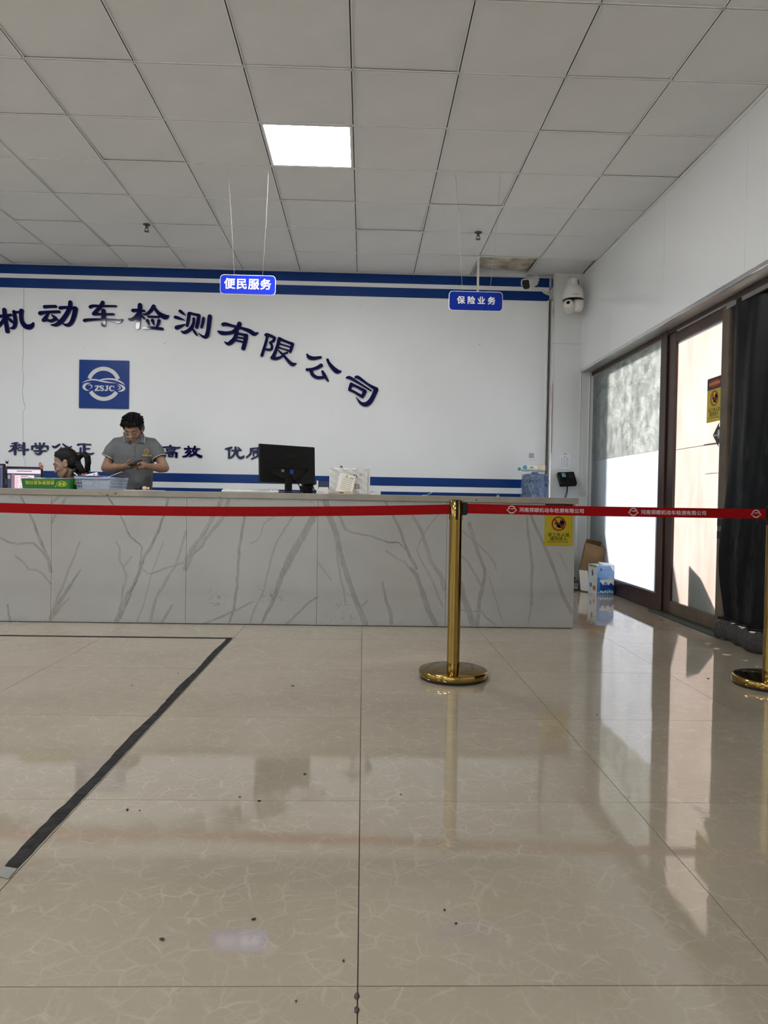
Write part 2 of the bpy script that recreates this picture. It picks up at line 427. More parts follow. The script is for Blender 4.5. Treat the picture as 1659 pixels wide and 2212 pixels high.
m_pink = pane_mat('frosted_door_glass', (0.72, 0.635, 0.59), (0.82, 0.755, 0.72), False)

# ================================================================== the room shell
XL, XR, YB, YF = -6.0, 2.305, 7.78, -4.0
G = 0.6071; GX, GY = -0.108, 4.0998
# floor: slab of grout, polished tiles laid with open joints
fl = sroot('floor')
MB().box(XL-0.2, 2.55, YF-0.2, YB+0.2, -0.12, -0.004).build('screed', m_grout, fl)
T = 0.8; FX0, FY0 = 0.0045, 4.4932
mb = MB(); g = 0.0011; bv = 0.0012
mb.box(g, T-g, g, T-g, -0.009, 0.0); ftile = mb.build('tile', m_floor, fl)
first = True
for i in range(-8, 4):
    for j in range(-11, 5):
        x0 = FX0+T*i; y0 = FY0+T*j
        if x0+T < XL or x0 > 2.5: continue
        o = ftile if first else ftile.copy()
        if not first: COL.objects.link(o)
        first = False
        o.parent = fl; o.location = (x0, y0, random.uniform(-0.0004, 0.0))
        o.rotation_euler = (random.uniform(-2e-4, 2e-4), random.uniform(-2e-4, 2e-4), 0)

# back wall with its painted bands
wb = struct('wall_back', MB().box(XL-0.1, 2.5, YB, YB+0.12, 0, HC+0.3).build('wall_back', m_wall))
for z0, z1 in ((3.204, 3.30), (3.056, 3.158), (1.025, 1.119), (0.80, 0.963)):
    MB().box(XL, 1.975, YB-0.0015, YB+0.01, z0, z1).build('painted_band', m_blue, wb)
mb = MB()
crk = [(-3.640,3.06),(-3.641,2.75),(-3.644,2.43),(-3.640,2.36),(-3.648,2.30),(-3.647,2.18),(-3.636,2.10),(-3.646,1.98),(-3.642,1.90),(-3.628,1.83),(-3.616,1.79),(-3.638,1.73),(-3.639,1.55),(-3.634,1.3),(-3.614,1.2),(-3.612,1.12)]
mb.stroke([(a, b, 0.003+0.002*random.random()) for a, b in crk], Vector((0, YB, 0)), X, Z, -Y, 0.0012, 3)
mb.build('crack', m_joint, wb)
mb = MB()
for px, py, s in ((780,660,3),(805,663,2),(690,715,2),(180,750,3),(355,742,5),(470,655,2),(985,735,3),(1035,744,4),(1042,746,3),(1060,770,2),(940,700,2),(1100,700,2),(760,900,2),(1010,880,2)):
    p = at(px, py, 1, YB); r = s*0.0022
    a = random.random()*6
    mb.stroke([(p.x-r*math.cos(a), p.z-r*math.sin(a), r*0.6), (p.x+r*math.cos(a), p.z+r*math.sin(a), r*0.3)], Vector((0, YB, 0)), X, Z, -Y, 0.001, 2)
mb.build('scuff_mark', m_joint, wb)
# corner pier to the right of the painted wall
pier = struct('wall_pier', MB().box(2.0, 2.6, 7.66, YB, 0, HC+0.3).build('wall_pier', m_column))
MB().box(2.0, 2.305, 7.658, 7.67, 2.574, 2.577).build('panel_joint', m_joint, pier)
MB().box(2.303, 2.307, 7.652, 7.67, 0, HC).build('corner_bead', m_white_pl, pier)
MB().box(2.398, 2.404, 7.650, 7.67, 0, 2.28).build('corner_bead', m_white_pl, pier)
# trunking and cable run up the corner
tr = struct('trim_1', MB().box(1.985, 2.0, 7.655, 7.78, 0.0, HC).build('trim_1', m_alu))
MB().box(1.955, 1.972, 7.765, 7.78, 0.9, 3.06).build('cable_trunking', m_white_pl, tr, bevel=0.002)
mb = MB(); mb.tube([(1.979, 7.768, 3.2), (1.977, 7.766, 2.6), (1.98, 7.767, 2.0), (1.976, 7.765, 1.6), (1.97, 7.766, 1.15)], 0.0035, 6); mb.build('cable', m_black_pl, tr)
mb = MB(); mb.tube([(2.004, 7.655, 2.15), (2.000, 7.651, 1.8), (2.003, 7.651, 1.62), (2.0, 7.653, 1.4)], 0.003, 6); mb.build('cable', mat('copper_cable', (0.35, 0.14, 0.08), 0.5), tr)

# right wall: the upper bulkhead clad with glossy panels, solid wall nearer the camera
wr = struct('wall_right', MB().box(2.312, 2.62, YF, 7.66, 2.285, HC+0.3).build('wall_right', m_column))
jy = [YF, -2.85, -1.65, -0.45, 0.75, 1.956, 3.156, 4.358, 5.558, 6.758, 7.66]
for a, b in zip(jy, jy[1:]):
    MB().box(XR, 2.312, a+0.0012, b-0.0012, 2.285, HC+0.01).build('wall_panel', m_side, wr)
MB().box(2.41, 2.62, YF, 2.95, 0, 2.285).build('lower_wall', m_side, wr)
t2 = struct('trim_2', MB().box(2.296, 2.306, YF, 7.655, 2.272, 2.300).build('trim_2', m_alu, bevel=0.002))
MB().box(2.306, 2.42, YF, 7.655, 2.276, 2.285).build('soffit_strip', mat('soffit_grey', (0.42, 0.42, 0.41), 0.3), t2)
t3 = struct('trim_3', MB().box(XR-0.012, XR, YF, 7.66, HC-0.022, HC).build('trim_3', m_tbar))

# left wall and front wall (behind the camera) with the openings that let the daylight in
wlft = sroot('wall_left')
for y0, y1, z0, z1 in ((YF, 7.9, 0, 0.85), (YF, 7.9, 2.65, HC+0.3), (YF, -2.6, 0.85, 2.65), (0.2, 1.2, 0.85, 2.65), (4.6, 7.9, 0.85, 2.65)):
    MB().box(XL-0.15, XL, y0, y1, z0, z1).build('wall_section', m_wall, wlft)
for k, (y0, y1) in enumerate(((-2.6, 0.2), (1.2, 4.6))):
    wi = struct('window_%d' % (k+2), MB().box(XL-0.1, XL-0.04, y0, y1, 0.85, 0.91).box(XL-0.1, XL-0.04, y0, y1, 2.59, 2.65).build('window', m_alu))
    wi.name = 'window_%d' % (k+2)
    n_ = 4
    for q in range(n_+1):
        yy = y0+(y1-y0-0.05)*q/n_
        MB().box(XL-0.1, XL-0.04, yy, yy+0.05, 0.91, 2.59).build('mullion', m_alu, wi)
wf = sroot('wall_front')
for x0, x1, z0, z1 in ((XL-0.15, -5.2, 0, HC+0.3), (0.0, 2.62, 0, HC+0.3), (-5.2, 0.0, 2.75, HC+0.3)):
    MB().box(x0, x1, YF-0.15, YF, z0, z1).build('wall_section', m_wall, wf)
dr = struct('door_2', MB().box(-5.2, 0.0, YF-0.1, YF-0.04, 2.68, 2.75).build('door_2', m_frame))
for q in range(5):
    xx = -5.2+5.13*q/4
    MB().box(xx, xx+0.07, YF-0.1, YF-0.04, 0, 2.68).build('door_post', m_frame, dr)

# ceiling: plain sheet beyond the view, lay-in tiles on a slotted grid in view
ce = sroot('ceiling')
YT0 = GY-4*G
MB().box(XL-0.1, 2.62, YF-0.1, 7.9, HC+0.28, HC+0.33).build('slab', m_dark, ce)
MB().box(XL, XR, YF, YT0, HC, HC+0.02).build('ceiling_sheet', m_ceil, ce)
MB().box(XL, GX-9*G, YT0, YB, HC, HC+0.02).build('ceiling_sheet', m_ceil, ce)
mb = MB(); e = 0.004
mb.box(e, G-e, e, G-e, 0.0, 0.012); ctile = mb.build('ceiling_tile', m_ceil, ce, bevel=0.0015, seg=1)
mb = MB(); mb.box(e, 2.305-(GX+3*G+G*1)+G-0.004, e, G-e, 0, 0.012)
lights = {(-1, 1), (-6, 1)}
m_stain = mat('stained_board', (0.55, 0.50, 0.40), 0.8, var=0.35, vs=7, bump=0.1)
first = True
for i in range(-9, 4):
    for j in range(-4, 6):
        if (i, j) in lights: continue
        x0 = GX+i*G; y0 = GY+j*G
        if i == 3:
            o = MB().box(e, XR-0.012-x0, e, G-e, 0, 0.012).build('ceiling_tile', m_ceil, None, bevel=0.0015, seg=1)
        elif (i, j) == (2, 5):
            o = MB().box(e, G-e, e, G-0.03, 0, 0.012).build('ceiling_tile', m_stain, None, bevel=0.0015, seg=1)
            o['label'] = 'stained beige ceiling tile sitting askew beside the wall'
        else:
            o = ctile if first else ctile.copy()
            if not first: COL.objects.link(o)
            first = False
        o.parent = ce
        z = HC+0.0015
        rx = random.choice((0, 0, 0, 0.004, -0.004, 0.007, 0.010))*random.uniform(0.6, 1.2); ry = random.choice((0, 0, 0.003, -0.003))*random.uniform(0.5, 1.2)
        if (i, j) == (2, 5): rx, ry, z = 0.035, 0.05, HC+0.035
        if (i, j) == (3, 5): rx, ry = -0.028, 0.0; z = HC+0.018
        z += max(0, -rx*G, ry*G, -rx*G+ry*G)
        o.location = (x0, y0, z); o.rotation_euler = (rx, ry, 0)
def bar(x0, x1, y0, y1):
    mb = MB(); w2 = 0.0105; s = 0.0035
    if x1 is None:
        for a, b in ((-w2, -s), (s, w2)): mb.box(x0+a, x0+b, y0, y1, HC-0.003, HC+0.001)
        mb.mi = 1; mb.box(x0-s, x0+s, y0, y1, HC+0.001, HC+0.004)
    else:
        for a, b in ((-w2, -s), (s, w2)): mb.box(x0, x1, y0+a, y0+b, HC-0.003, HC+0.001)
        mb.mi = 1; mb.box(x0, x1, y0-s, y0+s, HC+0.001, HC+0.004)
    return mb.build('grid_bar', [m_tbar, m_dark], ce)
for i in range(-9, 4): bar(GX+i*G, None, YT0, YB)
for j in range(-4, 7):
    bar(GX-9*G, XR, GY+j*G, 0)

# ceiling light panels (one in view, others of the same room out of view)
m_led = emit('led_diffuser', (1.0, 0.985, 0.96), PANEL_L)
def panel(i, j, label):
    x0 = GX+i*G; y0 = GY+j*G
    t = thing('ceiling_light', (x0+G/2, y0+G/2, HC), label, 'light', 'square light panels in the ceiling')
    a = 0.012
    mb = MB()
    for bx in ((a, G-a, a, a+0.012), (a, G-a, G-a-0.012, G-a), (a, a+0.012, a+0.012, G-a-0.012), (G-a-0.012, G-a, a+0.012, G-a-0.012)):
        mb.box(x0+bx[0], x0+bx[1], y0+bx[2], y0+bx[3], HC-0.002, HC+0.02)
    mb.build('light_frame', m_tbar, t)
    MB().box(x0+0.024, x0+G-0.024, y0+0.024, y0+G-0.024, HC, HC+0.006).build('diffuser', m_led, t)
panel(-1, 1, 'lit square light panel in the ceiling above the hanging signs')
panel(-6, 1, 'lit square ceiling panel over the left end of the staff area')
for q, (i, j) in enumerate(((-3, -6), (-7, -6), (-3, -11), (-7, -11))):
    x0 = GX+i*G; y0 = GY+j*G
    t = thing('ceiling_light', (x0+G/2, y0+G/2, HC), 'lit square ceiling panel behind the viewer, %s of the four' % ('near right', 'near left', 'far right', 'far left')[q], 'light', 'square light panels in the ceiling')
    MB().box(x0+0.005, x0+G-0.005, y0+0.005, y0+G-0.005, HC-0.012, HC+0.003).build('light_frame', m_tbar, t)
    MB().box(x0+0.024, x0+G-0.024, y0+0.024, y0+G-0.024, HC-0.016, HC-0.012).build('diffuser', m_led, t)

# ================================================================== glass partition, sliding door
w1 = struct('window_1', MB().box(2.40, 2.47, 5.72, 7.655, 2.235, 2.276).build('window_1', m_frame, bevel=0.003)); w1.name = 'window_1'
MB().box(2.40, 2.47, 5.85, 7.655, 0.0, 0.143).build('bottom_rail', m_frame, w1, bevel=0.003)
MB().box(2.395, 2.475, 5.735, 5.85, 0.0, 2.276).build('post', m_frame, w1, bevel=0.003)
MB().box(2.42, 2.426, 5.852, 7.655, 1.327, 2.235).build('whitewashed_pane', m_swirl, w1)
MB().box(2.422, 2.428, 5.852, 7.655, 0.143, 1.326).build('frosted_pane', m_film, w1)
# sweeps of the whitewash cloth: thin arcs left on the inner face of the pane
m_sweep = bpy.data.materials.new('whitewash_sweep'); m_sweep.use_nodes = True
n_, l_ = nodes(m_sweep); n_.remove(n_['Principled BSDF']); tr_ = n_.new('ShaderNodeBsdfTranslucent'); tr_.inputs['Color'].default_value = (0.80, 0.83, 0.81, 1); tp_ = n_.new('ShaderNodeBsdfTransparent'); mx_ = n_.new('ShaderNodeMixShader')
nz_ = n_.new('ShaderNodeTexNoise'); nz_.inputs['Scale'].default_value = 11; nz_.inputs['Detail'].default_value = 3; mr_ = n_.new('ShaderNodeMapRange'); mr_.inputs['From Min'].default_value = .38; mr_.inputs['From Max'].default_value = .66; mr_.inputs['To Min'].default_value = .15; mr_.inputs['To Max'].default_value = .95
l_.new(nz_.outputs['Fac'], mr_.inputs['Value']); l_.new(mr_.outputs['Result'], mx_.inputs['Fac']); l_.new(tp_.outputs[0], mx_.inputs[1]); l_.new(tr_.outputs[0], mx_.inputs[2]); l_.new(mx_.outputs[0], n_['Material Output'].inputs['Surface'])
rs = random.Random(11); mb = MB(); lift = 0.0
for cyq, czq, r0, r1, a0, a1, n_arc in ((6.02,1.62,.10,.44,15,165,11), (6.42,1.38,.10,.62,40,150,13), (6.62,1.36,.06,.30,10,170,8), (6.95,1.55,.12,.50,25,140,10), (6.15,1.30,.08,.24,5,175,6), (7.25,1.75,.10,.42,20,150,9), (6.30,1.95,.05,.24,20,170,6), (6.75,2.02,.06,.22,10,160,6)):
    for k in range(n_arc):
        r = r0+(r1-r0)*(k+rs.uniform(-.35, .35))/(n_arc-1); b0 = a0+rs.uniform(-12, 18); b1 = a1+rs.uniform(-30, 12); wd = rs.choice((.004, .006, .009, .014, .022)); pts = []
        for q in range(9):
            a_ = R_(b0+(b1-b0)*q/8); yy = cyq+r*1.25*math.cos(a_); zq = czq+r*math.sin(a_)
            if 5.865 < yy < 7.64 and 1.335 < zq < 2.225: pts.append((yy, zq, wd*(.35+.65*math.sin(PI*(q+.6)/9.2))))
        if len(pts) > 3: lift += .00001; mb.stroke(pts, Vector((2.4196, 0, 0)), Y, Z, -X, .0003+lift, 3)
for k in range(12):
    z0_ = rs.uniform(1.98, 2.21); y0_ = rs.uniform(5.95, 6.9); ln = rs.uniform(.3, .7); lift += .00001
    mb.stroke([(y0_+ln*q/5, min(2.222, z0_+.02*math.sin(q*1.3+k)), rs.choice((.005, .008, .014))) for q in range(6)], Vector((2.4196, 0, 0)), Y, Z, -X, .0003+lift, 3)
tag(mb.build('whitewash_sweeps', m_sweep, w1, recalc=False), kind='stuff')
MB().box(2.412, 2.42, 5.85, 7.655, 0.143, 0.152).build('glazing_bead', m_alu, w1)
MB().box(2.412, 2.42, 5.85, 7.655, 2.226, 2.235).build('glazing_bead', m_alu, w1)
d1 = struct('door_1', MB().box(2.405, 2.455, 4.77, 4.86, 0.02, 2.235).build('door_1', m_frame2, bevel=0.003)); d1.name = 'door_1'
MB().box(2.41, 2.455, 5.60, 5.72, 0.02, 2.235).build('stile', m_frame, d1, bevel=0.003)
MB().box(2.41, 2.455, 4.86, 5.60, 2.155, 2.235).build('top_rail', m_frame, d1, bevel=0.003)
MB().box(2.41, 2.455, 4.86, 5.60, 0.02, 0.118).build('bottom_rail', m_frame2, d1, bevel=0.003)
MB().box(2.430, 2.436, 4.86, 5.60, 0.118, 2.155).build('pane', m_pink, d1)
MB().box(2.424, 2.43, 4.86, 5.60, 2.138, 2.155).build('glazing_bead', m_alu, d1)
mb = MB()
for a, b in ((5.60, 1.309), (5.10, 1.103)):
    mb.stroke([(a, b, 0.004), ((a+4.87)/2, b+0.002, 0.005), (4.87, b, 0.003)], Vector((2.430, 0, 0)), Y, Z, -X, 0.001, 3)
mb.stroke([(5.13, 1.314, 0.010), (4.95, 1.312, 0.012), (4.88, 1.311, 0.004)], Vector((2.430, 0, 0)), Y, Z, -X, 0.001, 3)
mb.build('film_seam', mat('seam_grey', (0.30, 0.27, 0.25), 0.8), d1)
for z in (0.655, 0.74): MB().box(2.403, 2.406, 4.775, 4.855, z, z+0.05).build('tape_patch', m_black_pl, d1)
hd = struct('trim_4', MB().box(2.40, 2.47, 2.9, 5.735, 2.245, 2.276).build('trim_4', m_frame, bevel=0.003))
MB().box(2.44, 2.50, 4.675, 4.765, 0.0, 2.245).build('jamb', m_dark, hd)
MB().box(2.40, 2.47, 2.9, 4.70, 2.19, 2.245).build('lintel', m_frame, hd)
ts = struct('trim_5', MB().box(2.36, 2.47, 4.60, 5.84, 0.0, 0.018).build('trim_5', mat('threshold_green', (0.045, 0.055, 0.045), 0.5), bevel=0.004))

for o in (w1, d1, hd): o.location.x = 0.022

# outside the glass: paving, a dark wall and unseen shapes added to shade the panes
gr = struct('ground', MB().box(-60, 60, -60, 60, -0.30, -0.13).build('ground', mat('outdoor_paving', (0.42, 0.40, 0.37), 0.9, bump=0.05)))
op = struct('wall_outside', MB().box(2.52, 3.02, 7.37, 8.0, -0.13, 4.2).build('wall_outside', mat('outside_render', (0.13, 0.14, 0.135), 0.9)))  # unseen pier, set close and dark to deepen the shade on the pane
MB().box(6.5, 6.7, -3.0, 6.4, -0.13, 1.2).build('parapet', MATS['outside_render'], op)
m_out = mat('outdoor_shadow_dark', (0.10, 0.12, 0.12), 0.8)
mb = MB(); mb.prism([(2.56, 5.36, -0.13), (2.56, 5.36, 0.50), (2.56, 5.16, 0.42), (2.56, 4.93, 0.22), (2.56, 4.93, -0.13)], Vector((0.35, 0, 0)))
tag(mb.build('outdoor_shadow_wedge', m_out, bevel=0.01), 'dark slope-topped shape added outside, shadowing the foot of the sliding door glass', 'shadow_wedge')
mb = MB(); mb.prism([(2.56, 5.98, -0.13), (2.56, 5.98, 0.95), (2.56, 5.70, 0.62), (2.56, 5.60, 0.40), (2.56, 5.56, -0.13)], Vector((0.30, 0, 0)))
tag(mb.build('outdoor_shadow_block', m_out, bevel=0.02), 'dark upright shape added outside to shadow the glass by the post beside the sliding door', 'shadow_block')
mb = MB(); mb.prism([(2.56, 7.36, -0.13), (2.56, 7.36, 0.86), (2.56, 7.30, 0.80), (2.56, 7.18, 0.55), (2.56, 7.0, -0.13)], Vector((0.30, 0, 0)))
tag(mb.build('outdoor_shadow_block', m_out, bevel=0.02), 'dark bulging shape added outside to shadow the lower corner of the fixed pane', 'shadow_block')
# ================================================================== reception counter with veined stone slabs
CY, CT = 4.98, 0.914
SC = 1/3.318
VEINS = [  # zoom origin x, points, width start, width end, band grey, core line
 (0, [(150,75),(205,185),(245,270),(300,420),(340,510),(368,610)], 10, 18, .35, .75),
 (0, [(-40,365),(0,372),(60,400),(130,418),(240,410),(300,470),(340,530)], 6, 6, .3, .6),
 (0, [(110,500),(160,540),(210,595),(270,600),(320,640),(365,700)], 6, 8, .28, .15),
 (0, [(480,75),(410,190),(375,260)], 10, 12, .3, .4),
 (0, [(430,75),(375,120)], 12, 16, .3, .1),
 (0, [(368,945),(420,850),(500,720),(575,605)], 30, 5, .38, .45),
 (0, [(375,900),(430,760),(470,670),(520,530),(575,400)], 14, 5, .28, .12),
 (0, [(400,920),(450,850),(500,800)], 14, 6, .25, .2),
 (0, [(780,85),(805,130),(860,215),(890,280),(930,365),(1015,440),(1010,530),(990,620)], 6, 6, .3, .7),
 (0, [(1205,90),(1165,230),(1140,310),(1085,440),(1040,500),(1000,610),(970,680),(930,770)], 12, 18, .40, .85),
 (0, [(930,770),(890,850),(860,930),(815,995)], 34, 26, .42, .55),
 (0, [(890,700),(880,780),(850,900),(810,990)], 8, 10, .25, .3),
 (0, [(830,400),(860,440),(860,530),(890,580),(910,650),(890,720)], 8, 12, .2, .1),
 (0, [(940,510),(890,580)], 8, 10, .18, .05),
 (0, [(1330,330),(1300,430),(1260,570),(1215,640)], 14, 8, .25, .2),
 (0, [(1215,640),(1180,700),(1120,800),(1100,870),(1075,990)], 16, 14, .28, .3),
 (0, [(1030,600),(1060,625),(1080,630),(1130,615),(1195,590),(1335,540)], 4, 6, .25, .4),
 (0, [(1170,400),(1080,650),(1040,820),(980,985)], 4, 5, .22, .08),
 (0, [(1640,100),(1600,220),(1500,340),(1440,430),(1370,490),(1335,590)], 16, 30, .32, .45),
 (0, [(1590,100),(1520,230),(1440,370),(1380,440),(1340,520)], 22, 26, .33, .5),
 (0, [(1240,850),(1190,930),(1150,990)], 10, 16, .3, .3),
 (0, [(1450,985),(1560,950),(1659,905)], 5, 6, .3, .1),
 (0, [(50,850),(60,920),(75,985)], 7, 9, .35, .2),
 (400, [(430,200),(405,340),(385,490),(375,600),(370,720),(345,880),(315,985)], 14, 10, .40, .2),
 (400, [(660,205),(600,240),(560,280),(545,350),(520,385),(470,410)], 5, 5, .22, .15),
 (400, [(775,205),(740,270),(700,330),(650,420),(620,500),(595,620),(560,750),(530,820),(495,890),(465,985)], 6, 7, .28, .15),
 (400, [(930,205),(880,290),(840,370),(780,470),(730,570)], 40, 46, .42, .35),
 (400, [(730,570),(690,640),(655,740),(615,860),(580,920),(555,985)], 34, 12, .42, .45),
 (400, [(130,985),(230,945),(330,905),(400,870),(490,825)], 4, 7, .32, .12),
 (400, [(945,795),(870,850),(810,910),(725,992)], 7, 12, .38, .12),
 (400, [(1005,105),(1030,210),(1060,280),(1090,370),(1110,460)], 40, 26, .45, .5),
 (400, [(1110,460),(1130,560),(1165,650),(1210,790),(1250,890),(1290,990)], 24, 34, .38, .4),
 (400, [(1110,460),(1150,580),(1190,700),(1230,820)], 8, 10, .3, .2),
 (400, [(1085,400),(1090,520),(1115,650),(1135,760),(1150,850)], 8, 5, .28, .25),
 (400, [(1100,205),(1125,260),(1145,305)], 14, 14, .35, .3),
 (400, [(1145,305),(1200,335),(1270,350),(1340,360),(1420,390),(1460,405),(1530,403),(1580,455)], 7, 6, .35, .8),
 (400, [(1430,105),(1490,205),(1530,290),(1570,400),(1610,500),(1659,590)], 8, 16, .38, .6),
 (400, [(1415,690),(1425,760),(1440,830),(1465,900),(1480,985)], 8, 22, .38, .35),
 (400, [(950,550),(1000,610),(1045,670)], 5, 5, .22, .1),
 (400, [(1270,860),(1310,825)], 8, 5, .3, .1),
 (800, [(290,590),(330,640),(365,730),(390,810),(420,900),(465,992)], 18, 34, .40, .4),
 (800, [(110,465),(160,500),(200,525),(250,545),(290,600)], 6, 8, .25, .2),
 (800, [(310,220),(370,330),(400,440),(440,545),(500,640),(530,730)], 12, 30, .30, .3),
 (800, [(490,200),(400,310),(330,460),(400,590),(460,720),(520,860)], 4, 4, .25, .1),
 (800, [(650,310),(690,350),(740,390),(800,440),(850,500),(890,560),(895,600)], 5, 4, .25, .25),
 (800, [(710,270),(735,350),(770,470),(800,560),(820,605)], 22, 14, .30, .15),
 (800, [(815,590),(820,640),(800,730),(780,840),(765,992)], 12, 26, .36, .6),
 (800, [(650,500),(690,530),(720,580),(760,650),(790,710)], 6, 8, .28, .35),
 (800, [(640,700),(670,800),(690,850),(735,992)], 44, 40, .38, .25),
 (800, [(645,885),(700,900),(760,895),(800,905),(830,940),(900,992)], 5, 5, .28, .35),
 (800, [(1120,215),(1130,320),(1145,420),(1160,560),(1158,700),(1155,850)], 8, 16, .32, .2),
 (800, [(1155,850),(1130,992)], 6, 6, .2, .05),
 (800, [(1150,205),(1195,310),(1230,390),(1270,480),(1310,580),(1340,680),(1380,780),(1440,910)], 14, 22, .34, .45),
 (800, [(850,650),(890,790),(950,980)], 4, 4, .2, .1),
 (800, [(1360,480),(1410,600)], 5, 4, .2, .1),
]
DIRT = [(550,770,60,70,.5),(600,790,70,50,.5),(215,820,60,60,.6),(1150,820,60,70,.45),(610,790,60,40,.7),(690,790,40,30,.8),(600,890,14,12,.9),(500,880,10,30,.8),(1050,940,60,30,.4),(1180,940,90,40,.45),(1110,860,40,30,.4),(180,760,20,20,.4)]
rng = np.random.default_rng(3)
_grid = rng.random((256, 256))
def vnoise(x, y):
    xi = np.floor(x).astype(int); yi = np.floor(y).astype(int); fx = x-xi; fy = y-yi
    fx = fx*fx*(3-2*fx); fy = fy*fy*(3-2*fy)
    g = lambda a, b: _grid[a % 256, b % 256]
    return (g(xi,yi)*(1-fx)+g(xi+1,yi)*fx)*(1-fy)+(g(xi,yi+1)*(1-fx)+g(xi+1,yi+1)*fx)*fy
def fbm(x, y): return (vnoise(x,y)*.5+vnoise(x*2.1+9,y*2.1+5)*.3+vnoise(x*4.3+3,y*4.3+7)*.2)-.5
def topx(ox, x, y, s=SC, oy=1050):
    p = at(ox+x*s, oy+y*s, 1, CY); return p.x, p.z
_V = []
for ox, pts, w0, w1, a, b in VEINS:
    _V.append((np.array([topx(ox, *p) for p in pts]), w0*SC*CY/F_PX, w1*SC*CY/F_PX, a, b))
_D = [(*topx(400, x, y), rx*SC*CY/F_PX, ry*SC*CY/F_PX, s) for x, y, rx, ry, s in DIRT]

def marble_mat():
    m = bpy.data.materials.new('veined_stone'); m.use_nodes = True
    n, l = nodes(m); b = n['Principled BSDF']
    at_ = n.new('ShaderNodeAttribute'); at_.attribute_name = 'vein'
    geo = n.new('ShaderNodeNewGeometry')
    nz = n.new('ShaderNodeTexNoise'); nz.inputs['Scale'].default_value = 3; nz.inputs['Detail'].default_value = 5; l.new(geo.outputs['Position'], nz.inputs['Vector'])
    cr = n.new('ShaderNodeValToRGB'); cr.color_ramp.elements[0].color = (0.385, 0.375, 0.35, 1); cr.color_ramp.elements[1].color = (0.43, 0.425, 0.405, 1)
    cr.color_ramp.elements[0].position = 0.3; cr.color_ramp.elements[1].position = 0.7; l.new(nz.outputs['Fac'], cr.inputs['Fac'])
    mix = n.new('ShaderNodeMix'); mix.data_type = 'RGBA'; l.new(at_.outputs['Fac'], mix.inputs['Factor']); l.new(cr.outputs['Color'], mix.inputs['A']); mix.inputs['B'].default_value = (0.085, 0.074, 0.060, 1)
    l.new(mix.outputs['Result'], b.inputs['Base Color']); b.inputs['Roughness'].default_value = 0.22; b.inputs['IOR'].default_value = 1.5
    return m
m_marble = marble_mat()
m_top = mat('stone_worktop', (0.335, 0.30, 0.25), 0.25, var=0.12, vs=5)
m_core = mat('counter_carcass', (0.35, 0.33, 0.30), 0.7)
cn = thing('reception_counter', (-1.0, 5.2, 0), 'long reception counter faced with grey veined white stone slabs', 'counter')
